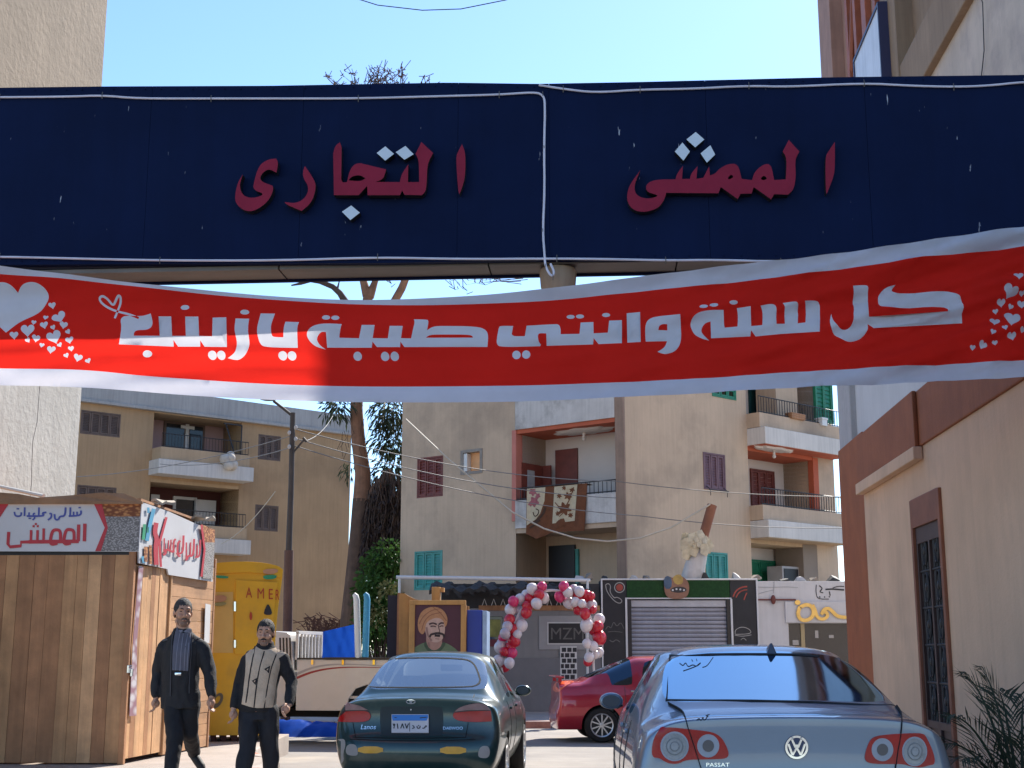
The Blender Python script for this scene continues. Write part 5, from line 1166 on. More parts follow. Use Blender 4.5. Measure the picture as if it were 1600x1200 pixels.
paint_on(KF, 'blue_lettering', strokes(k7, [([(578, 172), (578, 208), (490, 212)], 13), ([(550, 180), (550, 210)], 11), ([(525, 180), (525, 210)], 11), ([(502, 150), (500, 212)], 12), ([(468, 150), (464, 212), (425, 214), (418, 238), (392, 238), (388, 198)], 13), ([(352, 195), (368, 192), (366, 222), (342, 240)], 12), ([(330, 185), (298, 190), (320, 212), (190, 212)], 13), ([(278, 150), (276, 212)], 12), ([(250, 192), (236, 195), (240, 212), (250, 225), (232, 240)], 11), ([(208, 185), (206, 212)], 11), ([(176, 150), (174, 212)], 12), ([(152, 185), (150, 212), (108, 214), (102, 182)], 12), ([(560, 152), (576, 152)], 9), ([(118, 160), (136, 160)], 9), ([(204, 228), (222, 228)], 9)], 4.5714), m_blue_ink, fs, O + .002, 'any')
ss = shape_mb([[KS.loc(*p, .04) for p in [(218, 783), (262, 799), (300, 815), (336, 831), (331, 909), (264, 898), (262, 889), (216, 880)]]], lambda x, y, d: KS.pt(x, .02 + d + .012 * math.sin(x * 5 + y * 3), y), .02).build('side_sign', m_pvc, ki, weld=False)
O = .062
paint_on(KS, 'seed_picture', [[k7(p) for p in [(1458, 400), (1535, 400), (1520, 665), (1450, 655)]]], m_seed, ss, O); paint_on(KS, 'nut_picture', [[k7(p) for p in [(1440, 270), (1535, 310), (1535, 400), (1458, 400)]]], m_nut, ss, O)
paint_on(KS, 'red_chevron', strokes(k7, [([(1190, 220, 1), (1140, 400, 1), (1150, 575, 1)], 16), ([(1440, 275, 1), (1462, 450, 1), (1440, 645, 1)], 14), ([(1118, 260), (1105, 330), (1122, 370), (1112, 440), (1118, 560)], 32)], 4.5714), m_red_ink, ss, O + .002, 'any')
paint_on(KS, 'red_lettering', strokes(k7, [([(1432, 380), (1428, 505), (1395, 505)], 12), ([(1410, 420), (1408, 500)], 10), ([(1388, 375), (1382, 500), (1345, 492), (1335, 525)], 14), ([(1362, 400), (1360, 490)], 9), ([(1332, 400), (1330, 530)], 9), ([(1312, 350), (1308, 480), (1260, 480)], 14), ([(1290, 390), (1270, 400), (1268, 495), (1290, 500)], 13), ([(1255, 375), (1240, 395), (1240, 470)], 13), ([(1240, 470), (1185, 445), (1185, 480), (1168, 490)], 15), ([(1222, 380), (1220, 450)], 8), ([(1205, 385), (1203, 450)], 8), ([(1175, 370), (1172, 470)], 9)], 4.5714), m_red_ink, ss, O + .002, 'any')
paint_on(KS, 'picture_blue', strokes(k7, [([(1100, 160), (1070, 280), (1050, 390)], 26), ([(1060, 150), (1062, 190)], 16), ([(1020, 500), (1030, 545)], 22)], 4.5714), m_cyan_ink, ss, O + .002, 'any'); paint_on(KS, 'picture_green', strokes(k7, [([(1035, 270), (1025, 380)], 20), ([(1060, 290), (1055, 330)], 12)], 4.5714), m_green_ink, ss, O + .002, 'any'); paint_on(KS, 'picture_brown', strokes(k7, [([(1045, 430), (1040, 540)], 26), ([(1075, 420), (1078, 555)], 18)], 4.5714), m_nut, ss, O + .002, 'any')
for nm, q in (('vinyl_strip', [(217, 884), (224, 886), (214, 1000), (213, 1118), (202, 1119), (208, 1000)]), ('paper_notice', [(321, 943), (329, 945), (327, 1005), (319, 1003)])):
    shape_mb([[KS.loc(*p, .03) for p in q]], lambda x, y, d: KS.pt(x, .026 + d, y), .006).build(nm, speck('strip_print', (.60, .57, .60), (.30, .16, .20), 5) if nm == 'vinyl_strip' else m_white_ink, ki, weld=False)
mb = MB()
mb.tube([at(-40, 752, 16.2), at(68, 775, 15.8)], .025, 7)
top('roof_pole', mb, m_white_pvc, 'thin white pole lying on the roof edge of the wooden kiosk', 'pole')
m_torn = mat('torn_vinyl', (.42, .36, .28), .8, .3, 5); random.seed(5)
for (px, py) in ((248, 787), (262, 788), (310, 811), (326, 812)):
    p = KS.pt(KS.loc(px, py, .02)[0], .02, KS.loc(px, py, .02)[1]); vs = []
    for k in range(7): a = k * .9; vs.append(p + Vector((math.cos(a) * .10, math.sin(a) * .08, random.uniform(-.03, .03))))
    mb = MB(); mb.add(vs + [v + Vector((0, 0, .03)) for v in vs], [tuple(range(7))[::-1], tuple(range(7, 14))] + [(i, (i + 1) % 7, 7 + (i + 1) % 7, 7 + i) for i in range(7)]); mb.build('torn_vinyl', m_torn, ki)

# --- yellow ice cream booth
m_yel = mat('yellow_panel', (.74, .42, .008), .45, .10, 1.5, dirt=(.35, .2, .05), dirt_amt=.3, dirt_scale=2); m_yel2 = mat('pale_yellow_panel', (.70, .48, .13), .5, .1, 2, dirt=(.35, .2, .05), dirt_amt=.3)
yc = at(385, 1150, 19.6); YF = Fac((yc.x, yc.y), math.pi / 2 - R(15))
yb = thing('yellow_booth', (yc.x, yc.y + .6, PAV), 'yellow metal ice cream booth with red letters on its hatch, beside the wooden kiosk', 'booth')
yo = smooth_poly([(310, 1149, 1), (310, 884, 1), (370, 877), (405, 878), (432, 883), (442, 891), (441, 905), (433, 960), (429, 1020), (426, 1149, 1)], 2)
shape_mb([[YF.loc(*p) for p in yo]], lambda x, y, d: YF.pt(x, d - 1.2, y), 1.2).build('body', m_yel, yb, bevel=.015)
shape_mb([[YF.loc(*p, .01) for p in rect(333, 925, 364, 1020)]], lambda x, y, d: YF.pt(x, d, y), .012).build('pale_panel', m_yel2, yb)
shape_mb([[YF.loc(*p, .01) for p in smooth_poly([(310, 883, 1), (370, 876), (432, 882), (442, 890, 1), (441, 903, 1), (405, 893), (310, 897, 1)], 2)]], lambda x, y, d: YF.pt(x, d, y), .03).build('top_rim', m_yel, yb)
ht = shape_mb([[YF.loc(*p, .01) for p in smooth_poly([(368, 906, 1), (434, 910, 1), (428, 960), (424, 1024, 1), (366, 1022, 1)], 1)]], lambda x, y, d: YF.pt(x, d, y), .03).build('hatch', m_yel, yb, bevel=.006)
for nm, b in (('hatch_hinge', (365.5, 940, 368.5, 955)), ('hatch_hinge', (365.5, 1000, 368.5, 1012))): shape_mb([[YF.loc(*p, .04) for p in rect(*b)]], lambda x, y, d: YF.pt(x, d, y), .05).build(nm, m_chrome, ht)
k6 = K(300, 860, 3.75)
m_rust = mat('red_letter_paint', (.45, .05, .01), .5, .1)
for ch, b in (('A', (316, 217, 352, 277)), ('M', (384, 222, 422, 282)), ('E', (450, 226, 474, 286)), ('R', (490, 230, 512, 290))): paint_on(YF, 'red_letter', text_polys(ch, *k6(b[:2]), *k6(b[2:])), m_rust, ht, .045)
paint_on(YF, 'bottle_picture', [smooth_poly([k6(p) for p in [(440, 318, 1), (450, 316), (470, 360), (465, 378), (425, 378), (420, 360)]], 1)], m_black_ink, ht, .046)
paint_on(YF, 'keyhole', [circ(*k6((345, 385)), 2.2, 6.5)], m_rust, ht, .045)
for q, m_ in (([(415, 110), (505, 105), (500, 135), (420, 140)], mat('peach_ink', (.55, .30, .16), .5, .1)), ([(415, 145), (498, 142), (492, 168), (420, 170)], m_green_ink), ([(130, 145), (215, 150), (212, 165), (140, 162)], m_green_ink), ([(118, 265), (205, 262), (200, 300), (120, 303)], mat('peach_ink2', (.5, .27, .14), .5, .1)), ([(118, 308), (205, 302), (190, 325), (120, 326)], mat('sage_ink', (.30, .30, .12), .5, .1))):
    paint_on(YF, 'printed_stripe', [smooth_poly([k6(p) for p in q], 1)], m_, yb, .044)
paint_on(YF, 'dark_logo', [circ(*k6((150, 880)), 7, 13, 18, .5), circ(*k6((150, 875)), 3.5, 7, 14, .5)], mat('logo_brown', (.12, .10, .06), .5, .1), yb, .016)
for px in (329, 345, 362, 378, 405): shape_mb([[YF.loc(*p, -.1) for p in rect(px, 1149, px + 9, 1166)]], lambda x, y, d: YF.pt(x, d - .6, y), .5).build('leg', mat('leg_maroon', (.10, .03, .03), .6, .2, 4), yb)
shape_mb([[YF.loc(*p, -.1) for p in rect(318, 1164, 425, 1169)]], lambda x, y, d: YF.pt(x, d - .65, y), .6).build('base_frame', mat('leg_maroon2', (.10, .03, .03), .6, .2, 4), yb)

# --- shop row on the ground floor in front of the corner block
SY = 33.0; SF = Fac((0, SY), math.pi / 2); SG = -.03
def sr(x0, y0, x1, y1=None, o=0): a, z1 = SF.loc(x0, y0, o); b, z0 = SF.loc(x1, y1 or 900, o); return a, b, (SG if y1 is None else z0), z1
def sbox(name, m, parent, x0, y0, x1, y1, o0, o1, bevel=.008):
    a, b, z0, z1 = sr(x0, y0, x1, y1); mb = SF.mb(); mb.box(a, b, o0, o1, z0, z1); return mb.build(name, m, parent, bevel=bevel)
m_blackboard = mat('chalk_board', (.022, .022, .025), .7, .2, 3, dirt=(.05, .05, .05), dirt_amt=.4); m_turf = mat('green_turf', (.012, .055, .012), .9, .3, 20, bump=.8, bscale=120); m_whiteline = mat('white_trim', (.60, .60, .60), .5, .05)
gs = thing('takeaway_shop', SF.pt(SF.loc(1060, 1000)[0], -.3, SG), 'black shop front with green turf fascia and a closed grey roller shutter', 'shop')
sbox('wall', m_blackboard, gs, 940, 905, 979, None, -1.2, 0); sbox('wall', m_blackboard, gs, 1140, 905, 1182, None, -1.2, 0); sbox('fascia', m_turf, gs, 979, 906, 1140, 935, -1.2, .03)
for b in ((938.5, 904, 1183, 906.5), (938.5, 906.5, 941, None), (1180.5, 906.5, 1183, None), (976.5, 934, 1142.5, 936), (976.5, 936, 979, None), (1140.5, 936, 1142.5, None)): sbox('white_trim', m_whiteline, gs, b[0], b[1], b[2], b[3], .0 if b[0] < 945 or b[0] > 1179 or b[1] < 905 else -.0, .05)
for x0, x1 in ((979, 985.5), (1134.5, 1140.5)): sbox('shutter_rail', m_black_trim, gs, x0, 936, x1, None, -.12, .02)
a, b, z0, z1 = sr(985.5, 936, 1134.5); mb = SF.mb(); n = 26; prof = []
for i in range(n):
    zz = z0 + (z1 - z0) * i / n; h = (z1 - z0) / n
    for t, o in ((0, -.10), (.12, -.075), (.5, -.06), (.88, -.075)): prof.append((o, zz + h * t))
for (o0, q0), (o1, q1) in zip(prof, prof[1:]): mb.quad((a, o0, q0), (b, o0, q0), (b, o1, q1), (a, o1, q1))
mb.build('roller_shutter', mat('shutter_steel', (.30, .31, .36), .45, .12, 2, metal=.3, streak=.2), gs, weld=True)
sbox('shutter_box', mat('shutter_box', (.42, .43, .47), .5, .1), gs, 985.5, 938, 1134.5, 948, -.14, -.03)
ks = K(800, 900, 4); m_chalk = mat('chalk_white', (.36, .35, .33), .8, .2, 8); m_chalk_r = mat('chalk_red', (.35, .07, .05), .8, .2, 8); m_chalk_d = mat('chalk_dim', (.13, .125, .12), .8, .2, 8)
def chalk(name, lst, m): paint_on(SF, name, strokes(ks, lst, 4), m, gs, .006, 'any')
chalk('chalk_telephone', [([(585, 55), (590, 90), (615, 130), (650, 165), (680, 172), (690, 150), (655, 130), (640, 140), (610, 100), (618, 60), (600, 45), (585, 55)], 5)], m_chalk)
paint_on(SF, 'chalk_bubble', [circ(*ks((672, 72)), 8.5, 8.5, 20), circ(*ks((672, 72)), 7, 7, 20)], m_chalk, gs, .006); paint_on(SF, 'chalk_bubble', [circ(*ks((672, 72)), 5.5, 5.5, 16)], m_chalk_r, gs, .006)
chalk('chalk_rainbow', [([(1382, 130), (1400, 90), (1440, 68), (1470, 66)], 9), ([(1400, 135), (1415, 105), (1445, 88), (1470, 86)], 7), ([(1450, 150), (1460, 120), (1468, 105)], 7)], m_chalk_r)
chalk('chalk_burger', [([(1395, 365), (1395, 335), (1440, 315), (1490, 335), (1495, 362), (1395, 365)], 4), ([(1392, 370), (1440, 378), (1496, 368)], 4), ([(1430, 400), (1445, 385), (1465, 402)], 3)], m_chalk)
chalk('chalk_crown', [([(585, 335), (600, 310), (620, 330), (635, 280), (655, 320), (680, 285), (700, 330)], 5), ([(600, 350), (640, 345), (690, 352)], 4), ([(610, 400), (630, 415), (650, 395), (675, 412)], 6)], m_chalk_d)
mo = shape_mb([[SF.loc(*p, .06) for p in smooth_poly([(1037, 905), (1045, 900), (1052, 904), (1060, 898), (1070, 903), (1077, 912), (1076, 930), (1066, 936), (1047, 936), (1038, 928)], 2)]], lambda x, y, d: SF.pt(x, .035 + d, y), .05).build('cut_out_sign', mat('cutout_brown', (.26, .13, .08), .6, .35, 3), gs, weld=False)
paint_on(SF, 'cut_out_mouth', [smooth_poly([ks(p) for p in [(985, 95), (1000, 72), (1045, 65), (1085, 72), (1095, 95), (1040, 108)]], 2)], mat('mouth_dark', (.035, .03, .03), .6, .1), mo, .092)
for nm_, q_, c_ in (('cut_out_eye', [(1050, 903), (1058, 897), (1066, 899), (1068, 912), (1056, 914)], (.45, .30, .08)), ('cut_out_ear', [(1037, 903), (1044, 899), (1050, 905), (1049, 920), (1038, 920)], (.06, .10, .16))): paint_on(SF, nm_, [smooth_poly(q_, 1)], mat(nm_, c_, .6, .3, 5), mo, .092)
paint_on(SF, 'cut_out_dots', [circ(*ks(p), 1.6, 1.6, 8) for p in ((1005, 88), (1028, 82), (1052, 84), (1075, 88))], m_whiteline, mo, .095)
# grey shop
m_gwall = mat('grey_shop_wall', (.22, .22, .225), .8, .08, 1.5, streak=.15); gy = thing('grey_shop', SF.pt(SF.loc(830, 1000)[0], -.3, SG), 'grey painted shop with a small black name board and dark canopy behind the balloon arch', 'shop')
sbox('wall', m_gwall, gy, 735, 950, 937.5, None, -1.5, -.02); sbox('fascia', mat('black_fascia', (.03, .03, .032), .7, .3, 4), gy, 690, 912, 937.5, 949.5, -1.5, -.03)
sbox('timber_strip', m_woods[1], gy, 748, 946, 937, 954, -.02, .03); sbox('plinth', mat('grey_plinth', (.17, .17, .18), .8, .1, 2), gy, 735, 1028, 937, None, -.02, .03)
tri = []
for i in range(12):
    x = 752 + i * 14.5; tri += stroke([(x, 950, 1), (x + 5, 936, 1), (x + 10, 950, 1)], 1.6)
paint_on(SF, 'zigzag_trim', tri, m_whiteline, gy, -.02, 'any')
nb = sbox('name_board_frame', mat('pale_grey_frame', (.30, .30, .31), .6, .05), gy, 842, 962, 930, 1015, -.02, .01); sbox('name_board_line', m_whiteline, gy, 855, 972, 917, 1007, .01, .02); nb2 = sbox('name_board', m_blackboard, gy, 857, 974, 915, 1005, .02, .035)
paint_on(SF, 'board_lettering', text_polys('MZM', 861, 981, 912, 999), m_chalk_d, nb2, .042)
bx = []
for r_ in range(10):
    for c in range(3): bx.append(rect(877 + c * 8.5 - (3.5 if r_ % 2 else 0) + .8, 1012 + r_ * 8.5, 877 + c * 8.5 - (3.5 if r_ % 2 else 0) + 7.6, 1012 + r_ * 8.5 + 6.6))
sbox('brick_panel', m_whiteline, gy, 875, 1010, 902, 1098, .03, .034); paint_on(SF, 'black_bricks', [[(max(876.5, min(901, p[0])), p[1]) for p in q] for q in bx], m_black_ink, gy, .04)
sbox('shop_window', m_pane, gy, 757, 963, 785, 1010, -.02, .0); sbox('window_goods', mat('olive_goods', (.20, .20, .05), .6, .5, 4), gy, 760, 968, 782, 995, .0, .012); sbox('window_sill', mat('sill_maroon', (.12, .02, .03), .6, .1), gy, 757, 999, 786, 1010, .0, .02)
random.seed(3); mb = SF.mb()                      # sagging dark canopy of old sheets
a0, z0 = SF.loc(672, 925, .6); a1, _ = SF.loc(922, 925, .6); zc_ = SF.loc(800, 918)[1]
nx = 40
for i in range(nx):
    for j in range(4):
        def cp_(i, j): return (a0 + (a1 - a0) * i / nx, -.4 + j * .35, zc_ + .12 - j * .05 + .05 * math.sin(i * 1.7 + j) + .04 * math.sin(i * .6))
        mb.quad(cp_(i, j), cp_(i + 1, j), cp_(i + 1, j + 1), cp_(i, j + 1))
        if j == 3: p, q = cp_(i, 4), cp_(i + 1, 4); h = .10 + .05 * math.sin(i * 2.1); mb.quad(p, q, (q[0], q[2 - 1], q[2] - h), (p[0], p[1], p[2] - h))
mb.build('canopy', mat('dark_sheet', (.035, .032, .030), .9, .5, 5, bump=.6, bscale=15), gy, smooth=60)
# white shop
m_ws = mat('white_shop_wall', (.55, .54, .54), .7, .06, 2, streak=.15); ws = thing('white_shop', SF.pt(SF.loc(1250, 1000)[0], -.3, SG), 'white shop front with golden Arabic letters above a dark display window', 'shop')
sbox('wall', m_ws, ws, 1183.5, 908, 1229, None, -1.2, -.01); sbox('fascia', m_ws, ws, 1229, 908, 1380, 974, -1.2, -.01); sbox('fascia_board', m_ws, ws, 1226, 940, 1380, 973, -.01, .05); sbox('shop_window', m_pane, ws, 1229, 974, 1380, None, -.25, -.15); sbox('window_mullion', mat('brass', (.35, .27, .14), .4, .1), ws, 1252, 974, 1255, None, -.15, -.10)
for x, y, w_, h_ in ((1275, 985, 6, 12), (1297, 992, 8, 5), (1240, 1000, 10, 8)): sbox('display_item', m_grey_lens, ws, x, y, x + w_, y + h_, -.149, -.13)
kw = K(1160, 840, 6.665); m_gold = mat('gold_letter', (.55, .38, .12), .25, .15, 6, metal=.6)
gl = [circ(*kw((575, 675)), 30 / 6.66, 26 / 6.66, 14)] + strokes(kw, [([(600, 720), (575, 790), (600, 850), (660, 868), (730, 830), (745, 770), (720, 710), (660, 695), (600, 725)], 38), ([(730, 700), (760, 760), (770, 810), (800, 845), (850, 850), (890, 820), (880, 780), (845, 770), (820, 800)], 34), ([(830, 790), (850, 745), (900, 735), (940, 770), (980, 815), (1040, 830), (1120, 830), (1130, 740)], 36)], 6.66)
shape_mb([[SF.loc(*p, .09) for p in q] for q in gl], lambda x, y, d: SF.pt(x, .052 + d, y), .045, 'any').build('gold_lettering', m_gold, ws, weld=False)
paint_on(SF, 'black_lettering', strokes(kw, [([(800, 500), (838, 530), (800, 565), (842, 575)], 11), ([(865, 540), (930, 535), (1060, 545)], 16), ([(905, 560), (915, 605)], 12), ([(940, 525), (1000, 505), (1060, 510)], 9)], 6.66) + strokes(kw, [([(770, 490), (765, 560), (780, 640), (900, 640)], 8), ([(800, 615), (812, 622)], 12), ([(850, 615), (862, 622)], 12), ([(900, 612), (912, 620)], 12)], 6.66), m_black_ink, ws, .0, 'any')
paint_on(SF, 'cable_marks', strokes(kw, [([(160, 515), (300, 520), (450, 512), (580, 520)], 5), ([(160, 590), (230, 565), (330, 545)], 5), ([(330, 450), (325, 580)], 5)], 6.66), mat('mark_grey', (.3, .3, .3), .8, .1), ws, .0, 'any')
mb = SF.mb(); q = SF.loc(1208, 937, .05); mb.tube([(SF.loc(1184, 936)[0], .04, q[1]), (SF.loc(1200, 937)[0], .05, q[1]), (SF.loc(1243, 938)[0], .04, q[1])], .02, 6); mb.ball((q[0], .07, q[1]), .09, 10, 7, sc=(.7, .6, 1.3)); mb.build('lamp_bracket', m_shut_maroon, ws, smooth=40)
# clutter on the shop roofs
random.seed(21); cl = [(945, 903, 5), (990, 902, 7), (1010, 903, 5), (1100, 903, 7), (1150, 903, 6), (1180, 896, 9), (1225, 904, 8), (1250, 903, 8), (1270, 902, 6), (1302, 903, 10), (905, 902, 8), (920, 900, 6)]
for i, (px, py, w_) in enumerate(cl):
    a, z = SF.loc(px, 905 if px < 1183 else 908, -.3); h = random.uniform(.08, .2); mb = SF.mb(); ww = w_ / 66
    vs = [(a + random.uniform(-ww, ww), -.3 + random.uniform(-.2, .2), z + random.uniform(.02, h)) for _ in range(9)] + [(a - ww, -.5, z), (a + ww, -.5, z), (a + ww, -.1, z), (a - ww, -.1, z)]
    bm = bmesh.new(); vv = [bm.verts.new(mb.mtx @ Vector(v)) for v in vs]; r_ = bmesh.ops.convex_hull(bm, input=vv); me = bpy.data.meshes.new('d'); bm.to_mesh(me); bm.free()
    mb.mtx = None; mb.add([v.co for v in me.vertices], [tuple(p.vertices) for p in me.polygons])
    cm = [M((.03, .03, .03)), M((.45, .43, .40)), M((.25, .2, .15))][i % 3]
    lab = ['black rag lying on the shop roof edge', 'pale rubble lump on the shop roof edge', 'brown scrap piece on the shop roof edge'][i % 3]
    top('roof_scrap', mb, cm, lab, 'scrap', ['black rags on the shop roofs', 'pale rubble lumps on the shop roofs', 'brown scrap on the shop roofs'][i % 3])
# broken leaning post
mb = MB(); Yp = 33.3
bp_ = thing('broken_post', at(1088, 906, Yp), 'broken leaning post, brown above and wrapped in torn white plaster below, on the shop roof', 'post')
mb.tube([at(1092, 868, Yp), at(1100, 835, Yp), at(1113, 789, Yp)], .125, 10); mb.build('brown_shaft', mat('rust_post', (.22, .085, .045), .8, .2, 3), bp_, smooth=40)
mb = MB(); mb.tube([at(1080, 912, Yp), at(1086, 885, Yp), at(1093, 858, Yp)], [.30, .26, .22], 12); mb.build('plaster_core', m_peel, bp_, smooth=40)
random.seed(8); mb = MB()
for k in range(26):
    c = at(1088 + random.uniform(-20, 20), 851 + random.uniform(-12, 16), Yp - random.uniform(.1, .35)); n = 5; r_ = random.uniform(.07, .17)
    vs = [c + Vector((math.cos(i * 1.25) * r_, random.uniform(-.08, .08), math.sin(i * 1.25) * r_ * 1.3)) for i in range(n)]; mb.add(vs + [v + Vector((0, .03, 0)) for v in vs], [tuple(range(n)), tuple(range(n, 2 * n))[::-1]] + [(i, (i + 1) % n, n + (i + 1) % n, n + i) for i in range(n)])
mb.build('torn_wrapping', mat('foam_cream', (.55, .48, .34), .9, .25, 5), bp_, weld=False)
# white rail over the grey shop
mb = MB(); mb.tube([at(619, 902, 31.5), at(780, 904, 31.8), at(922, 907, 32.1)], .045, 8); mb.tube([at(624, 903, 31.5), at(623, 1120, 31.5)], .03, 6); mb.tube([at(918, 907, 32.05), at(918, 1110, 32.05)], .03, 6)
top('white_pipe_rail', mb, m_white_pvc, 'thin white pipe rail on two uprights above the grey shop', 'rail', smooth=True)

# --- painted portrait in a wooden frame, stall and blue cabinet
PF = Fac((0, 27.2), math.pi / 2 + R(3)); gz = -.03 if False else -.17
def pbox(name, m, parent, x0, y0, x1, y1, o0, o1, bevel=.008):
    a, z1 = PF.loc(x0, y0, 0); b, z0 = PF.loc(x1, y1 or 1000, 0); z0 = gz if y1 is None else z0; mb = PF.mb(); mb.box(a, b, o0, o1, z0, z1); return mb.build(name, m, parent, bevel=bevel)
m_pine = [mat('pine_a', (.42, .20, .05), .6, .15, 3, streak=.35), mat('pine_b', (.50, .26, .075), .6, .15, 3, streak=.35)]
stl = thing('timber_stall', PF.pt(PF.loc(660, 1000)[0], -.8, gz), 'small timber stall with orange boards and a short corner post, behind the portrait', 'stall')
shape_mb([[PF.loc(*p, -.2) for p in smooth_poly([(622, 1150, 1), (624, 928, 1), (630, 926), (640, 932), (652, 938), (668, 938, 1), (668, 1150, 1)], 1)]], lambda x, y, d: PF.pt(x, d - .24, y), .06).build('front_board', m_pine[0], stl)
pbox('corner_post', m_pine[1], stl, 672, 916, 684, None, -.5, -.3); pbox('bracket', m_pine[1], stl, 684, 917, 691, 924, -.5, -.34); pbox('side_board', m_pine[0], stl, 690, 945, 727, None, -.9, -.82)
pt_ = thing('framed_portrait', PF.pt(PF.loc(684, 1000)[0], 0, gz), 'framed portrait painting of a moustached man in an orange turban against the timber stall', 'painting')
mb = PF.mb()
for b in ((640, 938, 728, 945), (640, 945, 647.5, 1040), (720.5, 945, 728, 1040), (647.5, 1033, 720.5, 1040)):
    a, z1 = PF.loc(*b[:2]); c, z0 = PF.loc(*b[2:]); mb.box(a, c, -.03, .05, z0, z1)
for x in (650, 718): a, z = PF.loc(x, 1040); mb.box(a - .03, a + .03, -.04, .0, gz, z)
mb.build('frame', m_pine[1], pt_, bevel=.008)
cv = pbox('canvas', mat('canvas_maroon', (.075, .018, .03), .6, .1, 3), pt_, 647.5, 945, 720.5, 1033, -.01, .01)
kq = K(400, 900, 4); 
def art(nm, polys, col, o): paint_on(PF, nm, [smooth_poly([kq(p) for p in q], 2) for q in polys], mat('art_' + nm, col, .6, .12, 12), cv, o, 'any')
art('shirt', [[(950, 480), (1000, 440), (1060, 410), (1110, 440), (1170, 410), (1230, 440), (1275, 480), (1278, 535, 1), (948, 535, 1)]], (.12, .17, .09), .016)
art('collar', [[(1045, 425), (1065, 405), (1085, 450), (1115, 470), (1150, 445), (1170, 408), (1190, 425), (1150, 475), (1110, 490), (1070, 470)]], (.045, .075, .04), .019)
art('neck', [[(1065, 360, 1), (1160, 360, 1), (1165, 415), (1150, 450), (1110, 468), (1080, 450), (1062, 410)]], (.38, .21, .16), .0195)
art('face', [[(1050, 300), (1080, 260), (1130, 250), (1168, 265), (1182, 310), (1180, 360), (1165, 400), (1130, 418), (1095, 410), (1065, 380)]], (.52, .34, .27), .022)
art('turban', [[(1012, 330), (1010, 280), (1030, 225), (1075, 195), (1130, 192), (1175, 215), (1198, 260), (1195, 300), (1180, 325), (1172, 275), (1130, 258), (1085, 275), (1060, 300), (1058, 345), (1040, 368), (1022, 352)]], (.46, .22, .10), .025)
paint_on(PF, 'turban_folds', strokes(kq, [([(1020, 300), (1045, 250), (1100, 212), (1150, 205)], 5), ([(1035, 340), (1050, 285), (1090, 240), (1160, 228)], 5), ([(1105, 195), (1150, 225), (1190, 280)], 5)], 4), mat('art_fold', (.27, .11, .05), .6, .1), cv, .028, 'any')
paint_on(PF, 'brows_and_eyes', strokes(kq, [([(1082, 302), (1105, 292), (1130, 303)], 10), ([(1142, 303), (1158, 292), (1174, 296)], 10), ([(1090, 315), (1112, 312), (1124, 318)], 7), ([(1146, 317), (1160, 311), (1172, 314)], 7), ([(1138, 305), (1145, 335), (1150, 350), (1134, 356)], 5)], 4), mat('art_dark', (.05, .02, .02), .6, .1), cv, .026, 'any')
paint_on(PF, 'moustache', strokes(kq, [([(1086, 382), (1092, 366), (1108, 362), (1132, 356), (1158, 360), (1172, 366), (1176, 384)], 13), ([(1116, 372), (1150, 374)], 14)], 4), mat('art_black', (.025, .012, .012), .6, .1), cv, .027, 'any')
paint_on(PF, 'face_shading', strokes(kq, [([(1066, 320), (1072, 370), (1098, 405)], 12), ([(1078, 415), (1082, 445)], 12), ([(1120, 392), (1145, 394)], 5)], 4), mat('art_shade', (.27, .15, .12), .6, .1), cv, .0245, 'any')
bc_ = thing('blue_cabinet', PF.pt(PF.loc(743, 1000)[0], -.6, gz), 'bright blue cabinet with a pale side panel, right of the framed portrait', 'cabinet')
pbox('body', mat('cabinet_blue', (.01, .035, .30), .4, .1, 2), bc_, 729, 953, 752.5, None, -1.0, -.1, .015); pbox('pale_side', mat('cabinet_pale', (.30, .42, .58), .4, .25, 4), bc_, 753, 954, 760, None, -1.0, -.12, .01)
dk_ = thing('dark_screen', at(612, 1100, 28.2), 'dark panel standing between the green bush and the timber stall', 'panel')
q = at(606, 930, 28.2); q2 = at(621, 930, 28.2); mb = MB(); mb.box(q.x, q2.x, 28.2, 28.28, gz, q.z); mb.build('sheet', mat('dark_navy_sheet', (.02, .018, .028), .8, .2), dk_); mb = MB(); mb.box(q2.x, q2.x + .06, 28.18, 28.3, gz, q.z + .05); mb.build('post', m_woods[1], dk_)

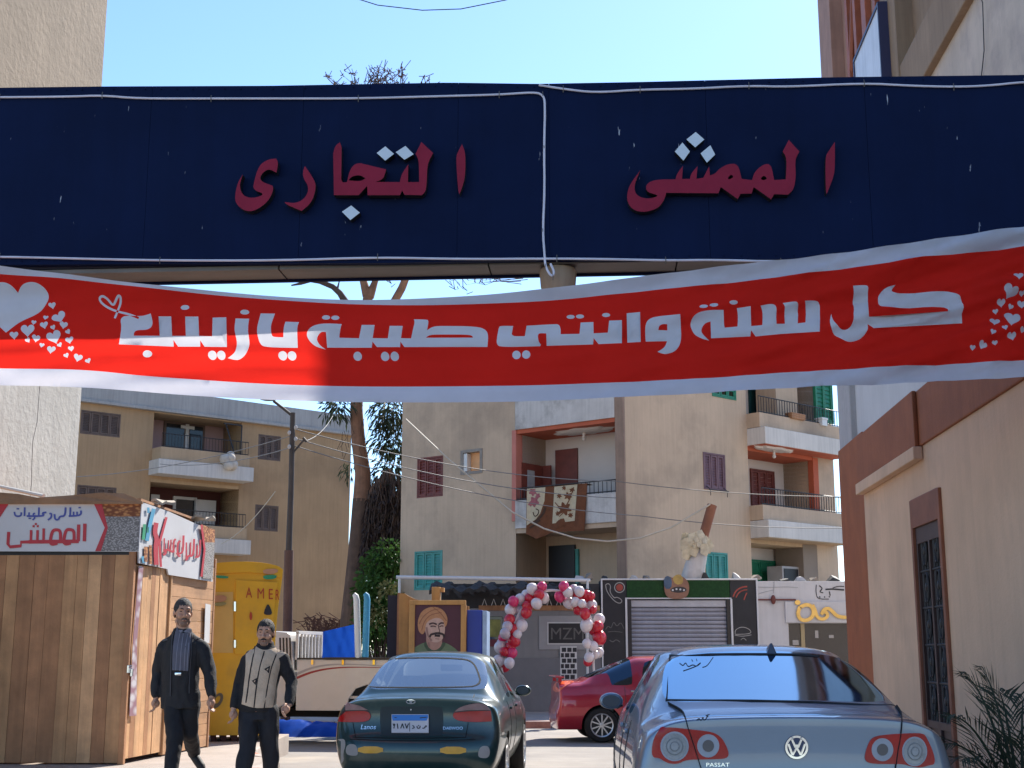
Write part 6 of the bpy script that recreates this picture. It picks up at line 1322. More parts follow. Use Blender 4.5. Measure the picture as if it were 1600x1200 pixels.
# --- balloon arch
AY = 30.0; k4 = K(610, 880, 4.5714)
ba = thing('balloon_arch', at(860, 1100, AY), 'arch of red, pink and white balloons standing before the grey shop', 'balloon arch')
mbal = {'r': mat('balloon_red', (.52, .012, .03), .3, .04, coat=.3), 'w': mat('balloon_white', (.66, .60, .60), .3, .04, coat=.3), 'p': mat('balloon_pink', (.62, .03, .13), .3, .04, coat=.3), 'l': mat('balloon_lilac', (.50, .42, .45), .3, .04, coat=.3)}
bl_ = [(770, 700, 38, 'w'), (820, 745, 30, 'r'), (850, 715, 34, 'w'), (865, 645, 36, 'p'), (815, 635, 30, 'r'), (785, 605, 40, 'w'), (797, 577, 37, 'l'), (860, 600, 34, 'r'), (885, 555, 40, 'r'), (805, 530, 32, 'p'), (820, 505, 34, 'l'), (905, 510, 30, 'w'), (875, 475, 36, 'r'), (835, 455, 34, 'l'), (935, 450, 40, 'w'), (920, 405, 36, 'l'), (850, 405, 36, 'r'), (970, 355, 36, 'r'), (860, 335, 38, 'w'), (912, 335, 32, 'l'), (980, 310, 34, 'r'), (880, 275, 34, 'p'), (1045, 290, 36, 'w'), (925, 260, 36, 'w'), (965, 225, 30, 'w'), (1000, 255, 36, 'r'), (1095, 250, 36, 'w'), (1065, 225, 32, 'r'), (1012, 185, 36, 'w'), (1080, 170, 32, 'p'),
       (1240, 170, 34, 'p'), (1210, 240, 36, 'p'), (1270, 210, 34, 'w'), (1310, 185, 28, 'l'), (1350, 205, 34, 'w'), (1338, 228, 36, 'r'), (1400, 238, 38, 'r'), (1432, 238, 28, 'r'), (1275, 285, 38, 'w'), (1320, 278, 30, 'w'), (1370, 292, 28, 'w'), (1345, 332, 36, 'r'), (1390, 362, 36, 'r'), (1440, 303, 34, 'w'), (1448, 335, 24, 'r'), (1400, 447, 42, 'w'), (1490, 405, 38, 'w'), (1480, 455, 36, 'r'), (1452, 480, 34, 'r'), (1495, 535, 44, 'r'), (1405, 575, 30, 'w'), (1450, 595, 32, 'w'), (1490, 640, 32, 'w'), (1465, 655, 26, 'w'), (1418, 675, 32, 'w'), (1410, 705, 30, 'r')]
random.seed(17); bal_mesh = {}
for i, (x, y, r_, c_) in enumerate(bl_):
    p = at(*k4((x, y)), AY + random.uniform(-.22, .16)); rad = r_ / 4.5714 / (FPX / AY) * 1.14
    if c_ not in bal_mesh:
        mb = MB(); prof = []
        for j in range(17):
            t = math.pi * j / 16; rr = math.sin(t) * (1 - .10 * math.cos(t)) * .96; prof.append((max(rr, .0), -math.cos(t) * 1.05 + .03))
        mb.lathe([(.07, -1.16), (.03, -1.08)] + prof, 18, 0); o = mb.build('balloon', mbal[c_], ba, smooth=True, local=True); bal_mesh[c_] = o
    else: o = bal_mesh[c_].copy(); C.objects.link(o); o.parent = ba
    o.location = p - ba.location; o.scale = (rad,) * 3; o.rotation_euler = (random.uniform(-.7, .7), random.uniform(-.7, .7), random.uniform(0, 6))
mb = MB(); fr_pts = [k4(p) for p in [(800, 760), (830, 600), (880, 430), (970, 270), (1080, 200), (1160, 190), (1250, 205), (1350, 260), (1430, 380), (1470, 520), (1450, 700)]]
mb.tube([at(*p, AY + .02) for p in smooth_poly(fr_pts, 2, False)], .03, 7); e0, e1 = at(*fr_pts[0], AY + .02), at(*fr_pts[-1], AY + .02)
mb.tube([e0, Vector((e0.x - .05, AY, -.03))], .025, 6); mb.tube([e1, Vector((e1.x + .05, AY, -.03))], .025, 6); mb.build('frame_tube', m_white_pvc, ba, smooth=True)

# --- two posts and tarpaulins beside the pickup
m_tarp = cloth_mat('blue_tarp', (.012, .075, .42), .25, .5, .15)
def tarp_sheet(name, cs, Y, label, amp, base):
    (x0, y0), (x1, y1), (x2, y2), (x3, y3) = cs; mb = MB(); n, m_ = 30, 14; P_ = {}
    for i in range(n + 1):
        for j in range(m_ + 1):
            u, v = i / n, j / m_; tx, ty = x0 + (x1 - x0) * u, y0 + (y1 - y0) * u; bx_, by = x3 + (x2 - x3) * u, y3 + (y2 - y3) * u
            d = amp * (math.sin(u * 16 + v * 7) + .6 * math.sin(u * 27 - v * 13) + .5 * math.sin((u - 1) * 30 / (v + .6)))
            P_[i, j] = at(tx + (bx_ - tx) * v, ty + (by - ty) * v, Y + d)
    for i in range(n):
        for j in range(m_): mb.quad(P_[i, j], P_[i + 1, j], P_[i + 1, j + 1], P_[i, j + 1])
    return top(name, mb, m_tarp, label, 'tarpaulin', smooth=True)
tarp_sheet('tarpaulin', [(487, 991), (556, 975), (556, 1085), (486, 1085)], 25.5, 'blue tarpaulin hung upright behind the pickup truck bed', .022, 0)
random.seed(4); mb = MB(); c = Vector((at(478, 1120, 26.2).x, 26.2, -.175)); nx, ny = 44, 16; P_ = {}
for i in range(nx + 1):
    for j in range(ny + 1):
        u, v = i / nx, j / ny; x = (u - .5) * 2.6; y = (v - .5) * 1.1; e = math.sin(math.pi * u) ** .6 * math.sin(math.pi * v)
        h = e * (.26 + .12 * noise.noise(Vector((x * 2.2, y * 3, 1))) + .07 * abs(noise.noise(Vector((x * 6, y * 7, 4)))))
        P_[i, j] = c + Vector((x + .08 * noise.noise(Vector((x * 3, y * 3, 9))), y + .1 * noise.noise(Vector((x * 3, y * 3, 5))), max(.004, h)))
for i in range(nx):
    for j in range(ny): mb.quad(P_[i, j], P_[i + 1, j], P_[i + 1, j + 1], P_[i, j + 1])
top('tarpaulin', mb, m_tarp, 'crumpled blue tarpaulin lying on the ground behind the pickup truck', 'tarpaulin', smooth=True)
for nm, m_, lab, a, b in (('white_post', m_white_pvc, 'white post with a bent rounded top behind the pickup truck', (560, 1040), (557, 928)), ('blue_post', mat('post_blue', (.05, .28, .45), .6, .15, 4, dirt_amt=.2), 'leaning light blue post beside the white one behind the pickup truck', (570, 1040), (574, 927))):
    mb = MB(); A, B = at(*a, 25.0), at(*b, 25.0); d = (B - A).normalized(); G_ = A + d * ((-.17 - A.z) / d.z); mb.tube([G_, A, B - d * .12, B - d * .04 + Vector((-.015, 0, 0)), B + Vector((-.05, 0, .0))], [.06, .06, .06, .055, .035], 10); top(nm, mb, m_, lab, 'post', smooth=50)
random.seed(6)
for i in range(5):
    p = atz(508 + i * 8 - 4, 1140 + (i % 2) * 5, -.16); mb = MB(); bm = bmesh.new(); r_ = random.uniform(.10, .2)
    for _ in range(12): bm.verts.new(p + Vector((random.uniform(-r_, r_), random.uniform(-r_, r_), random.uniform(-.02, r_ * .7))))
    bmesh.ops.convex_hull(bm, input=bm.verts[:]); me = bpy.data.meshes.new('x'); bm.to_mesh(me); bm.free(); mb.add([v.co for v in me.vertices], [tuple(q.vertices) for q in me.polygons])
    top('rubble_lump', mb, m_peel, 'pale rubble lump on the road behind the green saloon', 'rubble', 'rubble lumps on the road')

# --- rugs on the balcony
m_rugbrown = mat('rug_brown', (.16, .055, .022), .95, .2, 6, bump=.5, bscale=80); m_rugcream = mat('rug_cream', (.55, .45, .30), .95, .12, 8, bump=.5, bscale=80); m_rugrose = mat('rug_rose', (.36, .11, .12), .95, .3, 9)
kg = K(800, 600, 4)
def rug(pts, lab, col):
    o = .09; pp = [fL.loc(*p, o) for p in pts]; t = thing('hanging_rug', fL.pt((pp[0][0] + pp[1][0]) / 2, o, pp[2][1]), lab, 'rug')
    wv = lambda x, y, d: fL.pt(x, o + d + .025 * math.sin(x * 9) * 1.0, y)
    ov, out = tri_fill([[pp]], [(pp[0][0] + (pp[1][0] - pp[0][0]) * i / 14, pp[2][1] + (pp[0][1] - pp[2][1]) * j / 8) for i in range(15) for j in range(9)]); mb = MB(); mb.add([wv(v.x, v.y, 0) for v in ov], out[0])
    zt_ = max(pp[0][1], pp[1][1]); mb.add([wv(v.x, v.y, -.02) for v in ov], out[0]); mb.quad(fL.pt(pp[0][0], o, pp[0][1]), fL.pt(pp[1][0], o, pp[1][1]), fL.pt(pp[1][0], -.25, pp[1][1] - .02), fL.pt(pp[0][0], -.25, pp[0][1] - .02)); mb.build('pile', col, t, smooth=True, weld=False)
    def dec(nm, polys, m_, h):
        q = [[fL.loc(*p, o) for p in z] for z in polys]; ov, out = tri_fill([q], [(pp[0][0] + (pp[1][0] - pp[0][0]) * i / 20, pp[2][1] + (pp[0][1] - pp[2][1]) * j / 10) for i in range(21) for j in range(11)], 'any'); mb = MB(); mb.add([wv(v.x, v.y, h) for v in ov], out[0]); mb.build(nm, m_, t, smooth=True, weld=False)
    return dec
dec = rug([(823, 765), (863, 759), (863, 832), (838, 842), (822, 834)], 'cream and brown rug with rose flowers, the left one on the balcony', m_rugbrown)
dec('cream_field', [[kg(p) for p in [(94, 655), (210, 645), (205, 730), (180, 810), (150, 845), (92, 885)]]], m_rugcream, .008)
dec('rose_pattern', [smooth_poly([kg((x + r_ * math.cos(a) * (1 + .25 * math.sin(5 * a)), y + r_ * math.sin(a) * (1 + .25 * math.sin(5 * a)))) for a in [i * .3 for i in range(21)]], 1) for x, y, r_ in ((130, 675, 22), (140, 735, 30), (115, 750, 14), (165, 700, 16))], m_rugrose, .014)
dec('scroll_pattern', strokes(kg, [([(150, 780), (175, 790), (165, 820), (140, 830), (130, 800)], 7), ([(210, 770), (200, 810), (175, 840), (130, 875)], 14), ([(180, 850), (140, 880), (110, 900)], 12)], 4), mat('rug_dark', (.07, .035, .02), .95, .2), .014)
dec = rug([(861, 760), (917, 755), (913, 829), (858, 832)], 'dark brown rug with a flowered cream panel, the right one on the balcony', m_rugbrown)
dec('cream_panel', [[kg(p) for p in [(265, 642), (412, 628), (392, 855), (250, 872)]]], m_rugcream, .010)
dec('flower_pattern', [smooth_poly([kg((x + r_ * math.cos(a) * (1 + .35 * math.sin(6 * a)), y + r_ * math.sin(a) * (1 + .35 * math.sin(6 * a)))) for a in [i * .26 for i in range(24)]], 1) for x, y, r_ in ((330, 780, 34), (350, 700, 20), (300, 700, 14), (375, 660, 16), (330, 650, 12), (290, 810, 14), (365, 820, 14))] + strokes(kg, [([(270, 740), (300, 770), (330, 790)], 6), ([(380, 660), (360, 720), (335, 770)], 6), ([(300, 830), (330, 800)], 5)], 4), m_rugbrown, .018)
# potted plants and a crate on the upper right balcony
for i, (px, py, nm, lab, m_) in enumerate(((1243, 652, 'crate', 'brown crate on the balcony rail of the corner block', m_woods[1]), (1284, 662, 'white_pot', 'small white pot on the balcony rail of the corner block', m_white_pvc))):
    a, z = fR.loc(px, py + 4, .45); mb = fR.mb(); hh = .2 if i == 0 else .25; ww = .35 if i == 0 else .14; mb.box(a - ww, a + ww, .3, .58, z, z + hh)
    if i: mb.box(a - ww * 1.15, a + ww * 1.15, .28, .60, z + hh - .05, z + hh + .02)
    else:
        for k in range(3): mb.box(a - ww - .012, a + ww + .012, .29, .59, z + .02 + k * .065, z + .055 + k * .065)
    top(nm, mb, m_, lab, 'crate' if i == 0 else 'plant pot', bevel=.015)
# ------------------------------------------------------------------ trees, plants, pole and wires
m_bark = mat('bark', (.25, .125, .072), .95, .3, 2.5, streak=.4, bump=.8, bscale=14); m_barkd = mat('bark_dark', (.075, .048, .036), .95, .3, 3, bump=.8, bscale=14)
def leaf_mat(name, col, var=.4):
    m = mat(name, col, .6, var, 1.6, spec=.3); n = m.node_tree; L = n.links.new; p = n.nodes['Principled BSDF']; t = n.nodes.new('ShaderNodeBsdfTranslucent'); L(p.inputs['Base Color'].links[0].from_socket, t.inputs[0]); x = n.nodes.new('ShaderNodeMixShader'); x.inputs[0].default_value = .3; L(p.outputs[0], x.inputs[1]); L(t.outputs[0], x.inputs[2]); L(x.outputs[0], n.nodes['Material Output'].inputs[0]); return m
m_leaf_dark = leaf_mat('leaf_dark', (.035, .045, .022)); m_leaf_green = leaf_mat('leaf_green', (.06, .13, .025)); m_leaf_yel = leaf_mat('leaf_yellow', (.26, .24, .09)); m_leaf_dry = leaf_mat('leaf_dry', (.10, .06, .045))
def leaf(mb, p, d, l, w_, droop=.2):
    d = d.normalized(); s_ = d.cross(Vector((random.uniform(-1, 1), random.uniform(-1, 1), random.uniform(-1, 1)))); s_ = s_.normalized() if s_.length > 1e-3 else Vector((1, 0, 0))
    q = p + d * l * .5 + Vector((0, 0, -droop * l * .15)); e = p + d * l + Vector((0, 0, -droop * l)); mb.add([p, q + s_ * w_, e, q - s_ * w_], [(0, 1, 2, 3)])
def clump(mb, c, r, n, l, w_, down=.5, flat=1.):
    for _ in range(n):
        v = Vector((random.gauss(0, 1), random.gauss(0, 1), random.gauss(0, 1) * flat)).normalized() * r * random.random() ** .45
        leaf(mb, c + v, v.normalized() + Vector((random.uniform(-.6, .6), random.uniform(-.6, .6), -down + random.uniform(-.5, .5))), l * random.uniform(.6, 1.3), w_ * random.uniform(.7, 1.3))
TY = 44.0; random.seed(31)
tr = thing('tall_tree', at(556, 1140, TY).xy.to_3d() + Vector((0, 0, -.17)), 'tall bare brown tree with a forked trunk and sparse dark leaves, between the two blocks', 'tree')
px2 = lambda pts, Y=TY: [at(x, y, Y) for x, y in pts]
mb = MB(); sc = TY / FPX
base = at(548, 1000, TY); g = Vector((base.x - .15, TY, -.2))
mb.tube([g] + px2([(549, 980), (556, 900), (562, 830), (566, 780)]), [r * sc for r in (21, 18, 16, 15, 15)], 14); tk = mb.build('trunk', mat('bark_mid', (.13, .075, .05), .95, .35, 2, streak=.5, bump=.8, bscale=14), tr, smooth=True)
mb = MB(); mb.tube(px2([(566, 784), (567, 740), (560, 690), (557, 640), (560, 560), (572, 480), (576, 460)]), [r * sc for r in (15, 12.5, 11, 10, 9, 8, 8)], 12)
mb.tube(px2([(574, 462), (568, 440), (560, 410), (552, 300), (566, 180), (575, 132)]), [r * sc for r in (8, 6, 5, 5, 3, 1)], 8); mb.tube(px2([(577, 464), (586, 440), (600, 400), (610, 280), (620, 155)]), [r * sc for r in (8, 5, 4.5, 4, 1)], 8)
mb.tube(px2([(566, 560), (600, 500), (628, 450), (640, 420), (650, 300), (640, 160)]), [r * sc for r in (9, 7, 6.5, 5.5, 4, 1)], 8); mb.build('upper_trunk', m_bark, tr, smooth=True)
mb = MB(); mb.tube(px2([(570, 788), (580, 772), (598, 752), (612, 735)]), [r * sc for r in (12, 9, 8, 6)], 10); mb.tube(px2([(590, 760), (604, 752), (613, 748)]), [r * sc for r in (6, 4, 3)], 8); mb.build('branch', m_bark, tr, smooth=True)
mb = MB(); mb.tube(px2([(540, 472), (531, 458), (520, 448), (500, 440), (485, 438), (470, 443), (455, 446)]), [r * sc for r in (6, 5, 4.5, 4, 3.5, 2.5, 1.2)], 8); mb.tube(px2([(478, 441), (468, 436), (457, 438)]), [r * sc for r in (2.5, 2, .8)], 6); mb.tube(px2([(527, 452), (530, 440)]), [r * sc for r in (2, 1)], 6); mb.tube(px2([(540, 472), (560, 500), (566, 520)]), [r * sc for r in (6, 7, 7)], 8); mb.build('dead_branch', m_barkd, tr, smooth=True)
mb = MB(); lv = MB()
def twig(a, b, n, spread, r=1.2, leaves=0):
    for _ in range(n):
        p = at(*a, TY) + Vector((random.uniform(-.15, .15), random.uniform(-.6, .6), 0)); q = at(b[0] + random.uniform(-spread, spread), b[1] + random.uniform(-spread * .5, spread * .5), TY) + Vector((0, random.uniform(-1, 1), 0))
        pts = [p.lerp(q, i / 6) + Vector((noise.noise(p + q + Vector((i, 0, 0))), noise.noise(q + Vector((0, i, 0))), noise.noise(q + Vector((0, 0, i))))) * .12 * i / 3 for i in range(7)]
        mb.tube(pts, [r * sc * (1 - i / 8) for i in range(7)], 5)
        for i in range(3, 7):
            for _ in range(leaves):
                if random.random() < .8: leaf(lv, pts[i], Vector((random.uniform(-1, 1), random.uniform(-1, 1), random.uniform(-.3, .8))), .10, .025)
            t = pts[i] + Vector((random.uniform(-.3, .3), random.uniform(-.3, .3), random.uniform(.05, .35))); mb.tube([pts[i], t], .6 * sc, 4)
for a, b, n, s_ in (((566, 180), (520, 131), 9, 22), ((566, 180), (560, 126), 9, 20), ((575, 150), (603, 114), 14, 20), ((620, 160), (622, 122), 10, 20), ((640, 165), (680, 126), 4, 12)): twig(a, b, n, s_, 1.0, 5)
for a, b, n, s_ in (((820, 440), (740, 438), 5, 14), ((700, 432), (720, 455), 3, 12), ((610, 426), (614, 442), 2, 3)): twig(a, b, n, s_, .7, 0)
mb.build('twigs', m_barkd, tr, smooth=True); lv.build('twig_leaves', m_leaf_dry, tr, weld=False)
mb = MB()
for px, py, r_, n in ((620, 645, .55, 300), (606, 690, .5, 240), (614, 735, .55, 300), (605, 640, .5, 220), (535, 634, .45, 140), (600, 660, .3, 120), (622, 690, .6, 300), (520, 640, .35, 80), (618, 770, .5, 160), (548, 735, .3, 60)): clump(mb, at(px, py, TY + random.uniform(-.4, .6)), r_ * 1.25, n, .27, .032, .9)
mb.build('crown', m_leaf_dark, tr, weld=False)
mb = MB()
for _ in range(40):
    a = at(random.uniform(535, 628), random.uniform(632, 700), TY + random.uniform(-.5, .5)); mb.tube([a, a + Vector((random.uniform(-.1, .1), 0, -.25)), a + Vector((random.uniform(-.2, .2), 0, -.6))], .008, 4)
mb.build('hanging_twigs', m_barkd, tr)
random.seed(12); vt = thing('withered_creeper', at(608, 1000, 43.2).xy.to_3d() + Vector((0, 0, -.17)), 'mass of withered dark brown creeper hanging between the trunk and the grey tan block', 'creeper')
mb = MB(); lv = MB()
for _ in range(230):
    x = random.uniform(574, 634); y0 = 735 + abs(x - 610) * .6 + random.uniform(-5, 70); a = at(x, y0, 43.2 + random.uniform(-.3, .6)); pts = [a]
    for i in range(6): pts.append(pts[-1] + Vector((random.uniform(-.10, .10), random.uniform(-.08, .08), -random.uniform(.2, .5))))
    mb.tube(pts, [.022, .02, .018, .016, .014, .012, .008], 4)
    for p in pts[1:]:
        for _ in range(3): leaf(lv, p, Vector((random.uniform(-1, 1), random.uniform(-1, 1), -1)), .22, .04)
mb.build('stems', m_barkd, vt); lv.build('dry_leaves', leaf_mat('creeper_leaf', (.055, .035, .03)), vt, weld=False)
def bush(name, parts, label, stem):
    t = thing(name, stem, label, 'bush')
    mb = MB()
    for p in parts:
        if p[6] is not None:
            for _ in range(3): e = at(p[0], p[1], p[2]); mb.tube([stem + Vector((random.uniform(-.2, .2), 0, 0)), stem.lerp(e, .5) + Vector((random.uniform(-.2, .2), random.uniform(-.2, .2), .1)), e], [.03, .02, .008], 5)
    mb.build('stems', m_barkd, t)
    for mm, nm in ((m_leaf_green, 'foliage'), (m_leaf_yel, 'yellow_foliage')):
        mb = MB()
        for px, py, Y, r_, n, k, _ in parts:
            if k is mm: clump(mb, at(px, py, Y), r_, n, .17, .05, .15)
        if mb.v: mb.build(nm, mm, t, weld=False)
random.seed(44); s_ = at(592, 1100, 42).xy.to_3d() + Vector((0, 0, -.17))
gl_ = m_leaf_green; P_ = []
for px, py, r_, n in ((606, 868, .42, 260), (590, 885, .40, 240), (612, 900, .45, 260), (578, 905, .35, 200), (595, 925, .45, 280), (575, 940, .4, 220), (612, 940, .4, 240), (590, 965, .45, 260), (570, 985, .4, 200), (610, 985, .4, 200), (590, 1010, .5, 200), (566, 925, .22, 90), (618, 872, .28, 130)): P_.append((px, py, 42 + random.uniform(-.5, .5), r_ * 1.3, int(n * 1.3), gl_, 1))
for px, py, r_, n in ((604, 922, .22, 60), (592, 950, .26, 90), (610, 918, .16, 40), (586, 965, .24, 70)): P_.append((px, py, 41.2, r_ * 1.3, n, m_leaf_yel, None))
bush('green_bush', P_, 'dense green bush with some yellowish leaves, growing between the tree and the grey tan block', s_)
random.seed(9); t = thing('dry_shrub', at(505, 1100, 45).xy.to_3d() + Vector((0, 0, -.17)), 'thin dry reddish shrub against the foot of the tan block', 'shrub'); mb = MB()
for _ in range(90):
    a = at(random.uniform(480, 535), random.uniform(985, 1000), 45); p1 = a + Vector((random.uniform(-.4, .4), 0, random.uniform(.1, .5))); mb.tube([a, p1, p1 + Vector((random.uniform(-.4, .4), 0, random.uniform(-.1, .25)))], .015, 4)
mb.tube([Vector((t.location.x, 45, -.17)), at(505, 1000, 45)], .04, 5)
mb.build('twigs', mat('dry_red', (.11, .05, .035), .9, .3), t)
# palm at the lower right
random.seed(77); pr = Vector((2.98, 8.0, 0)); pm = thing('young_palm', pr, 'young feathery palm with dusty dark fronds, beside the beige wall at the lower right corner', 'palm')
m_frond = leaf_mat('frond', (.045, .06, .035), .3)
mb = MB(); mb.tube([pr, pr + Vector((0, 0, .25)), pr + Vector((0, 0, .45))], [.12, .13, .08], 10); mb.build('stem', m_barkd, pm, smooth=True)
tips = [(1508, 1056, .0), (1537, 1050, .1), (1480, 1120, -.2), (1600, 1090, .2), (1640, 1120, .1), (1560, 1080, .3), (1620, 1160, -.3), (1470, 1165, -.1), (1590, 1060, .5), (1500, 1190, -.35), (1660, 1200, 0), (1530, 1140, -.45), (1575, 1150, -.3)]
for i, (px, py, dy) in enumerate(tips[:4] + tips[5:8] + tips[9:11]):
    tip = at(px, py, 8.0 + dy); b0 = pr + Vector((0, 0, .4)); mid = b0.lerp(tip, .55) + Vector((0, 0, .28 + .1 * random.random())); mb = MB(); pts = []
    for k in range(15): u = k / 14; pts.append(b0 * (1 - u) ** 2 + mid * 2 * u * (1 - u) + tip * u * u)
    mb.tube(pts, [.014 * (1 - k / 16) for k in range(15)], 5)
    for k in range(2, 15):
        d = (pts[min(k + 1, 14)] - pts[k - 1]).normalized(); s_ = d.cross(Vector((0, 0, 1))); s_ = s_.normalized() if s_.length > .05 else Vector((1, 0, 0))
        for q in range(1 if k % 3 == 0 else 2):
            p = pts[k - 1].lerp(pts[k], q * .5)
            for sg in (-1, 1):
                l = (.34 if k < 11 else .26) * random.uniform(.8, 1.1) * math.sin(math.pi * min(1, (k + 2) / 17)) ** .5; e = p + (s_ * sg * .62 + d * .75 + Vector((0, 0, random.uniform(-.12, .12)))).normalized() * l; n = d.cross(s_ * sg) * .0; w_ = (d * .5 - s_ * sg * .5) * .0085; m_ = p.lerp(e, .4) + Vector((0, 0, .012)); e.z -= .03
                mb.add([p, m_ + w_, e, m_ - w_], [(0, 1, 2, 3)])
    mb.build('frond', m_frond, pm, weld=False)
# utility pole
UY = 27.0; up = at(450, 1000, UY); lo = Vector((up.x, UY, -.17))
ut = thing('utility_pole', lo, 'dark metal utility pole with a lamp arm and insulators in front of the tan block', 'utility pole')
m_pole = mat('pole_dark', (.055, .042, .036), .7, .25, 3, streak=.3); m_polef = mat('pole_foot', (.11, .055, .04), .8, .25, 3)
mb = MB(); mb.tube([at(451, 870, UY), at(455, 760, UY), at(457.5, 645, UY)], [.068, .06, .055], 10); mb.build('shaft', m_pole, ut, smooth=True)
mb = MB(); mb.tube([lo, at(449.5, 985, UY), at(451.5, 860, UY)], [.10, .10, .095], 12); mb.build('foot', m_polef, ut, smooth=50)
mb = MB(); mb.tube([at(457, 650, UY), at(440, 636, UY), at(428, 627, UY - .3)], .03, 8); la = mb.build('lamp_arm', m_pole, ut, smooth=True); mb = MB(); mb.ball(at(420, 621, UY - .4), .13, 12, 8, sc=(1.7, .8, .6)); mb.build('lamp_head', m_alu, la, smooth=True)
for k, y in enumerate((668, 676, 686, 698)):
    mb = MB(); mb.ball(at(452 if k % 2 else 462, y, UY - .08), .038, 8, 6, sc=(1, 1, 1.3)); mb.build('insulator', m_col, ut, smooth=True)
mb = MB(); mb.tube([at(459, 706, UY), at(476, 686, UY)], .02, 6); mb.tube([at(474, 684, UY), at(479, 690, UY)], .03, 6); mb.build('bracket_arm', m_pole, ut)
m_wire = mat('wire_grey', (.16, .15, .14), .6, .1); m_wire_l = mat('wire_pale', (.45, .40, .32), .6, .1)
cl_ = lambda px, py: fL.pt(fL.loc(px, py, .05)[0], .05, fL.loc(px, py, .05)[1]); cr_ = lambda px, py: fR.pt(fR.loc(px, py, .3)[0], .3, fR.loc(px, py, .3)[1])
for i, (a, b, c) in enumerate((((459, 670), (700, 717), (963, 752)), ((461, 685), (700, 740), (963, 778)), ((461, 697), (690, 757), (1000, 806)))):
    A = at(*a, UY); B = at(*c, 35.2); wire('overhead_wire', [A, B], .011, m_wire, ['upper', 'middle', 'lower'][i] + ' of the three thin grey wires from the utility pole to the corner block', 'wire', .25)
for i, (a, b) in enumerate((((963, 752), (1318, 776)), ((1000, 806), (1318, 825)))):
    wire('overhead_wire', [at(*a, 35.2), at(*b, 35.4)], .011, m_wire, 'thin grey wire along the right half of the corner block, ' + ['just below the mauve window', 'level with the torn post'][i], 'wire', .1)
wire('slack_cable', [at(634, 655, 33.6), at(700, 717, 33.5), at(800, 800, 33.4), at(850, 826, 33.4), at(900, 841, 33.4), at(950, 846, 33.4), at(1000, 841, 33.4), at(1050, 824, 33.3), at(1110, 788, 33.2)], .022, m_wire_l, 'thick pale slack cable sagging in front of the corner block to the broken post', 'cable')
for i, (a, b, lab) in enumerate((((452, 682), (120, 745), 'thin wire from the utility pole across the tan block to the left, upper one'), ((452, 700), (250, 725), 'thin wire from the utility pole to the upper balcony of the tan block'), ((474, 690), (520, 650), 'short dark wire rising right from the bracket of the utility pole'), ((430, 768), (345, 850), 'pale wire slanting down to the lower balcony of the tan block'))):
    wire('overhead_wire', [at(*a, UY), at(*b, 33 if i != 2 else 40)], .010, m_wire_l if i == 3 else (m_iron if i == 2 else m_wire), lab, 'wire', .15)
wire('overhead_wire', [at(520, -14, 20), at(590, 8, 20), at(660, 16, 20), at(720, 14, 20), at(790, 0, 20), at(830, -14, 20)], .009, m_iron, 'thin black wire sagging across the sky at the top edge', 'wire')

# ------------------------------------------------------------------ people
m_skin = mat('skin', (.48, .27, .18), .55, .12, 14, spec=.3); m_skin2 = mat('skin_b', (.50, .285, .195), .55, .12, 14, spec=.3)
m_jacket = mat('black_jacket', (.014, .0135, .015), .8, .25, 9, bump=.3, bscale=70); m_trouser = mat('black_trousers', (.010, .010, .012), .85, .2, 6, bump=.2, bscale=60); m_shoe = mat('black_shoe', (.012, .011, .010), .65, .1)
m_shirt = mat('grey_shirt', (.10, .10, .125), .8, .2, 8); m_shirt_l = mat('shirt_stripe', (.20, .20, .24), .8, .1); m_hair = mat('dark_hair', (.016, .013, .012), .7, .4, 40, bump=.6, bscale=180); m_hair_g = mat('greying_hair', (.035, .031, .03), .7, .5, 40, bump=.6, bscale=180)
m_knit = mat('knit_tan', (.56, .43, .31), .9, .22, 7, bump=.5, bscale=90); m_knit_d = mat('knit_black', (.014, .013, .015), .9, .2, 8, bump=.5, bscale=90); m_eye = mat('eye_dark', (.012, .01, .01), .3, 0); m_stub = mat('stubble', (.23, .135, .095), .7, .2, 60); m_mous = mat('grizzled', (.10, .075, .06), .8, .3, 60); m_lip = mat('lip', (.19, .075, .06), .5, .1); m_cuff = mat('jeans_dark', (.012, .013, .018), .85, .25, 8, bump=.3, bscale=60)
def loft(mb, rings, n=20):
    vs = []
    for c, rx, ry in rings:
        for j in range(n): a = 2 * math.pi * j / n; vs.append(Vector(c) + Vector((rx * math.cos(a), ry * math.sin(a), 0)))
    k = len(rings); fs = [(i * n + j, i * n + (j + 1) % n, (i + 1) * n + (j + 1) % n, (i + 1) * n + j) for i in range(k - 1) for j in range(n)] + [tuple(range(n))[::-1], tuple((k - 1) * n + j for j in range(n))]
    mb.add(vs, fs)
def cap_tube(mb, pts, rs, n=12):
    mb.tube(pts, rs, n); mb.ball(pts[0], rs[0], n, 8); mb.ball(pts[-1], rs[-1], n, 8)
    for p, r in zip(pts[1:-1], rs[1:-1]): mb.ball(p, r * .99, n, 8)
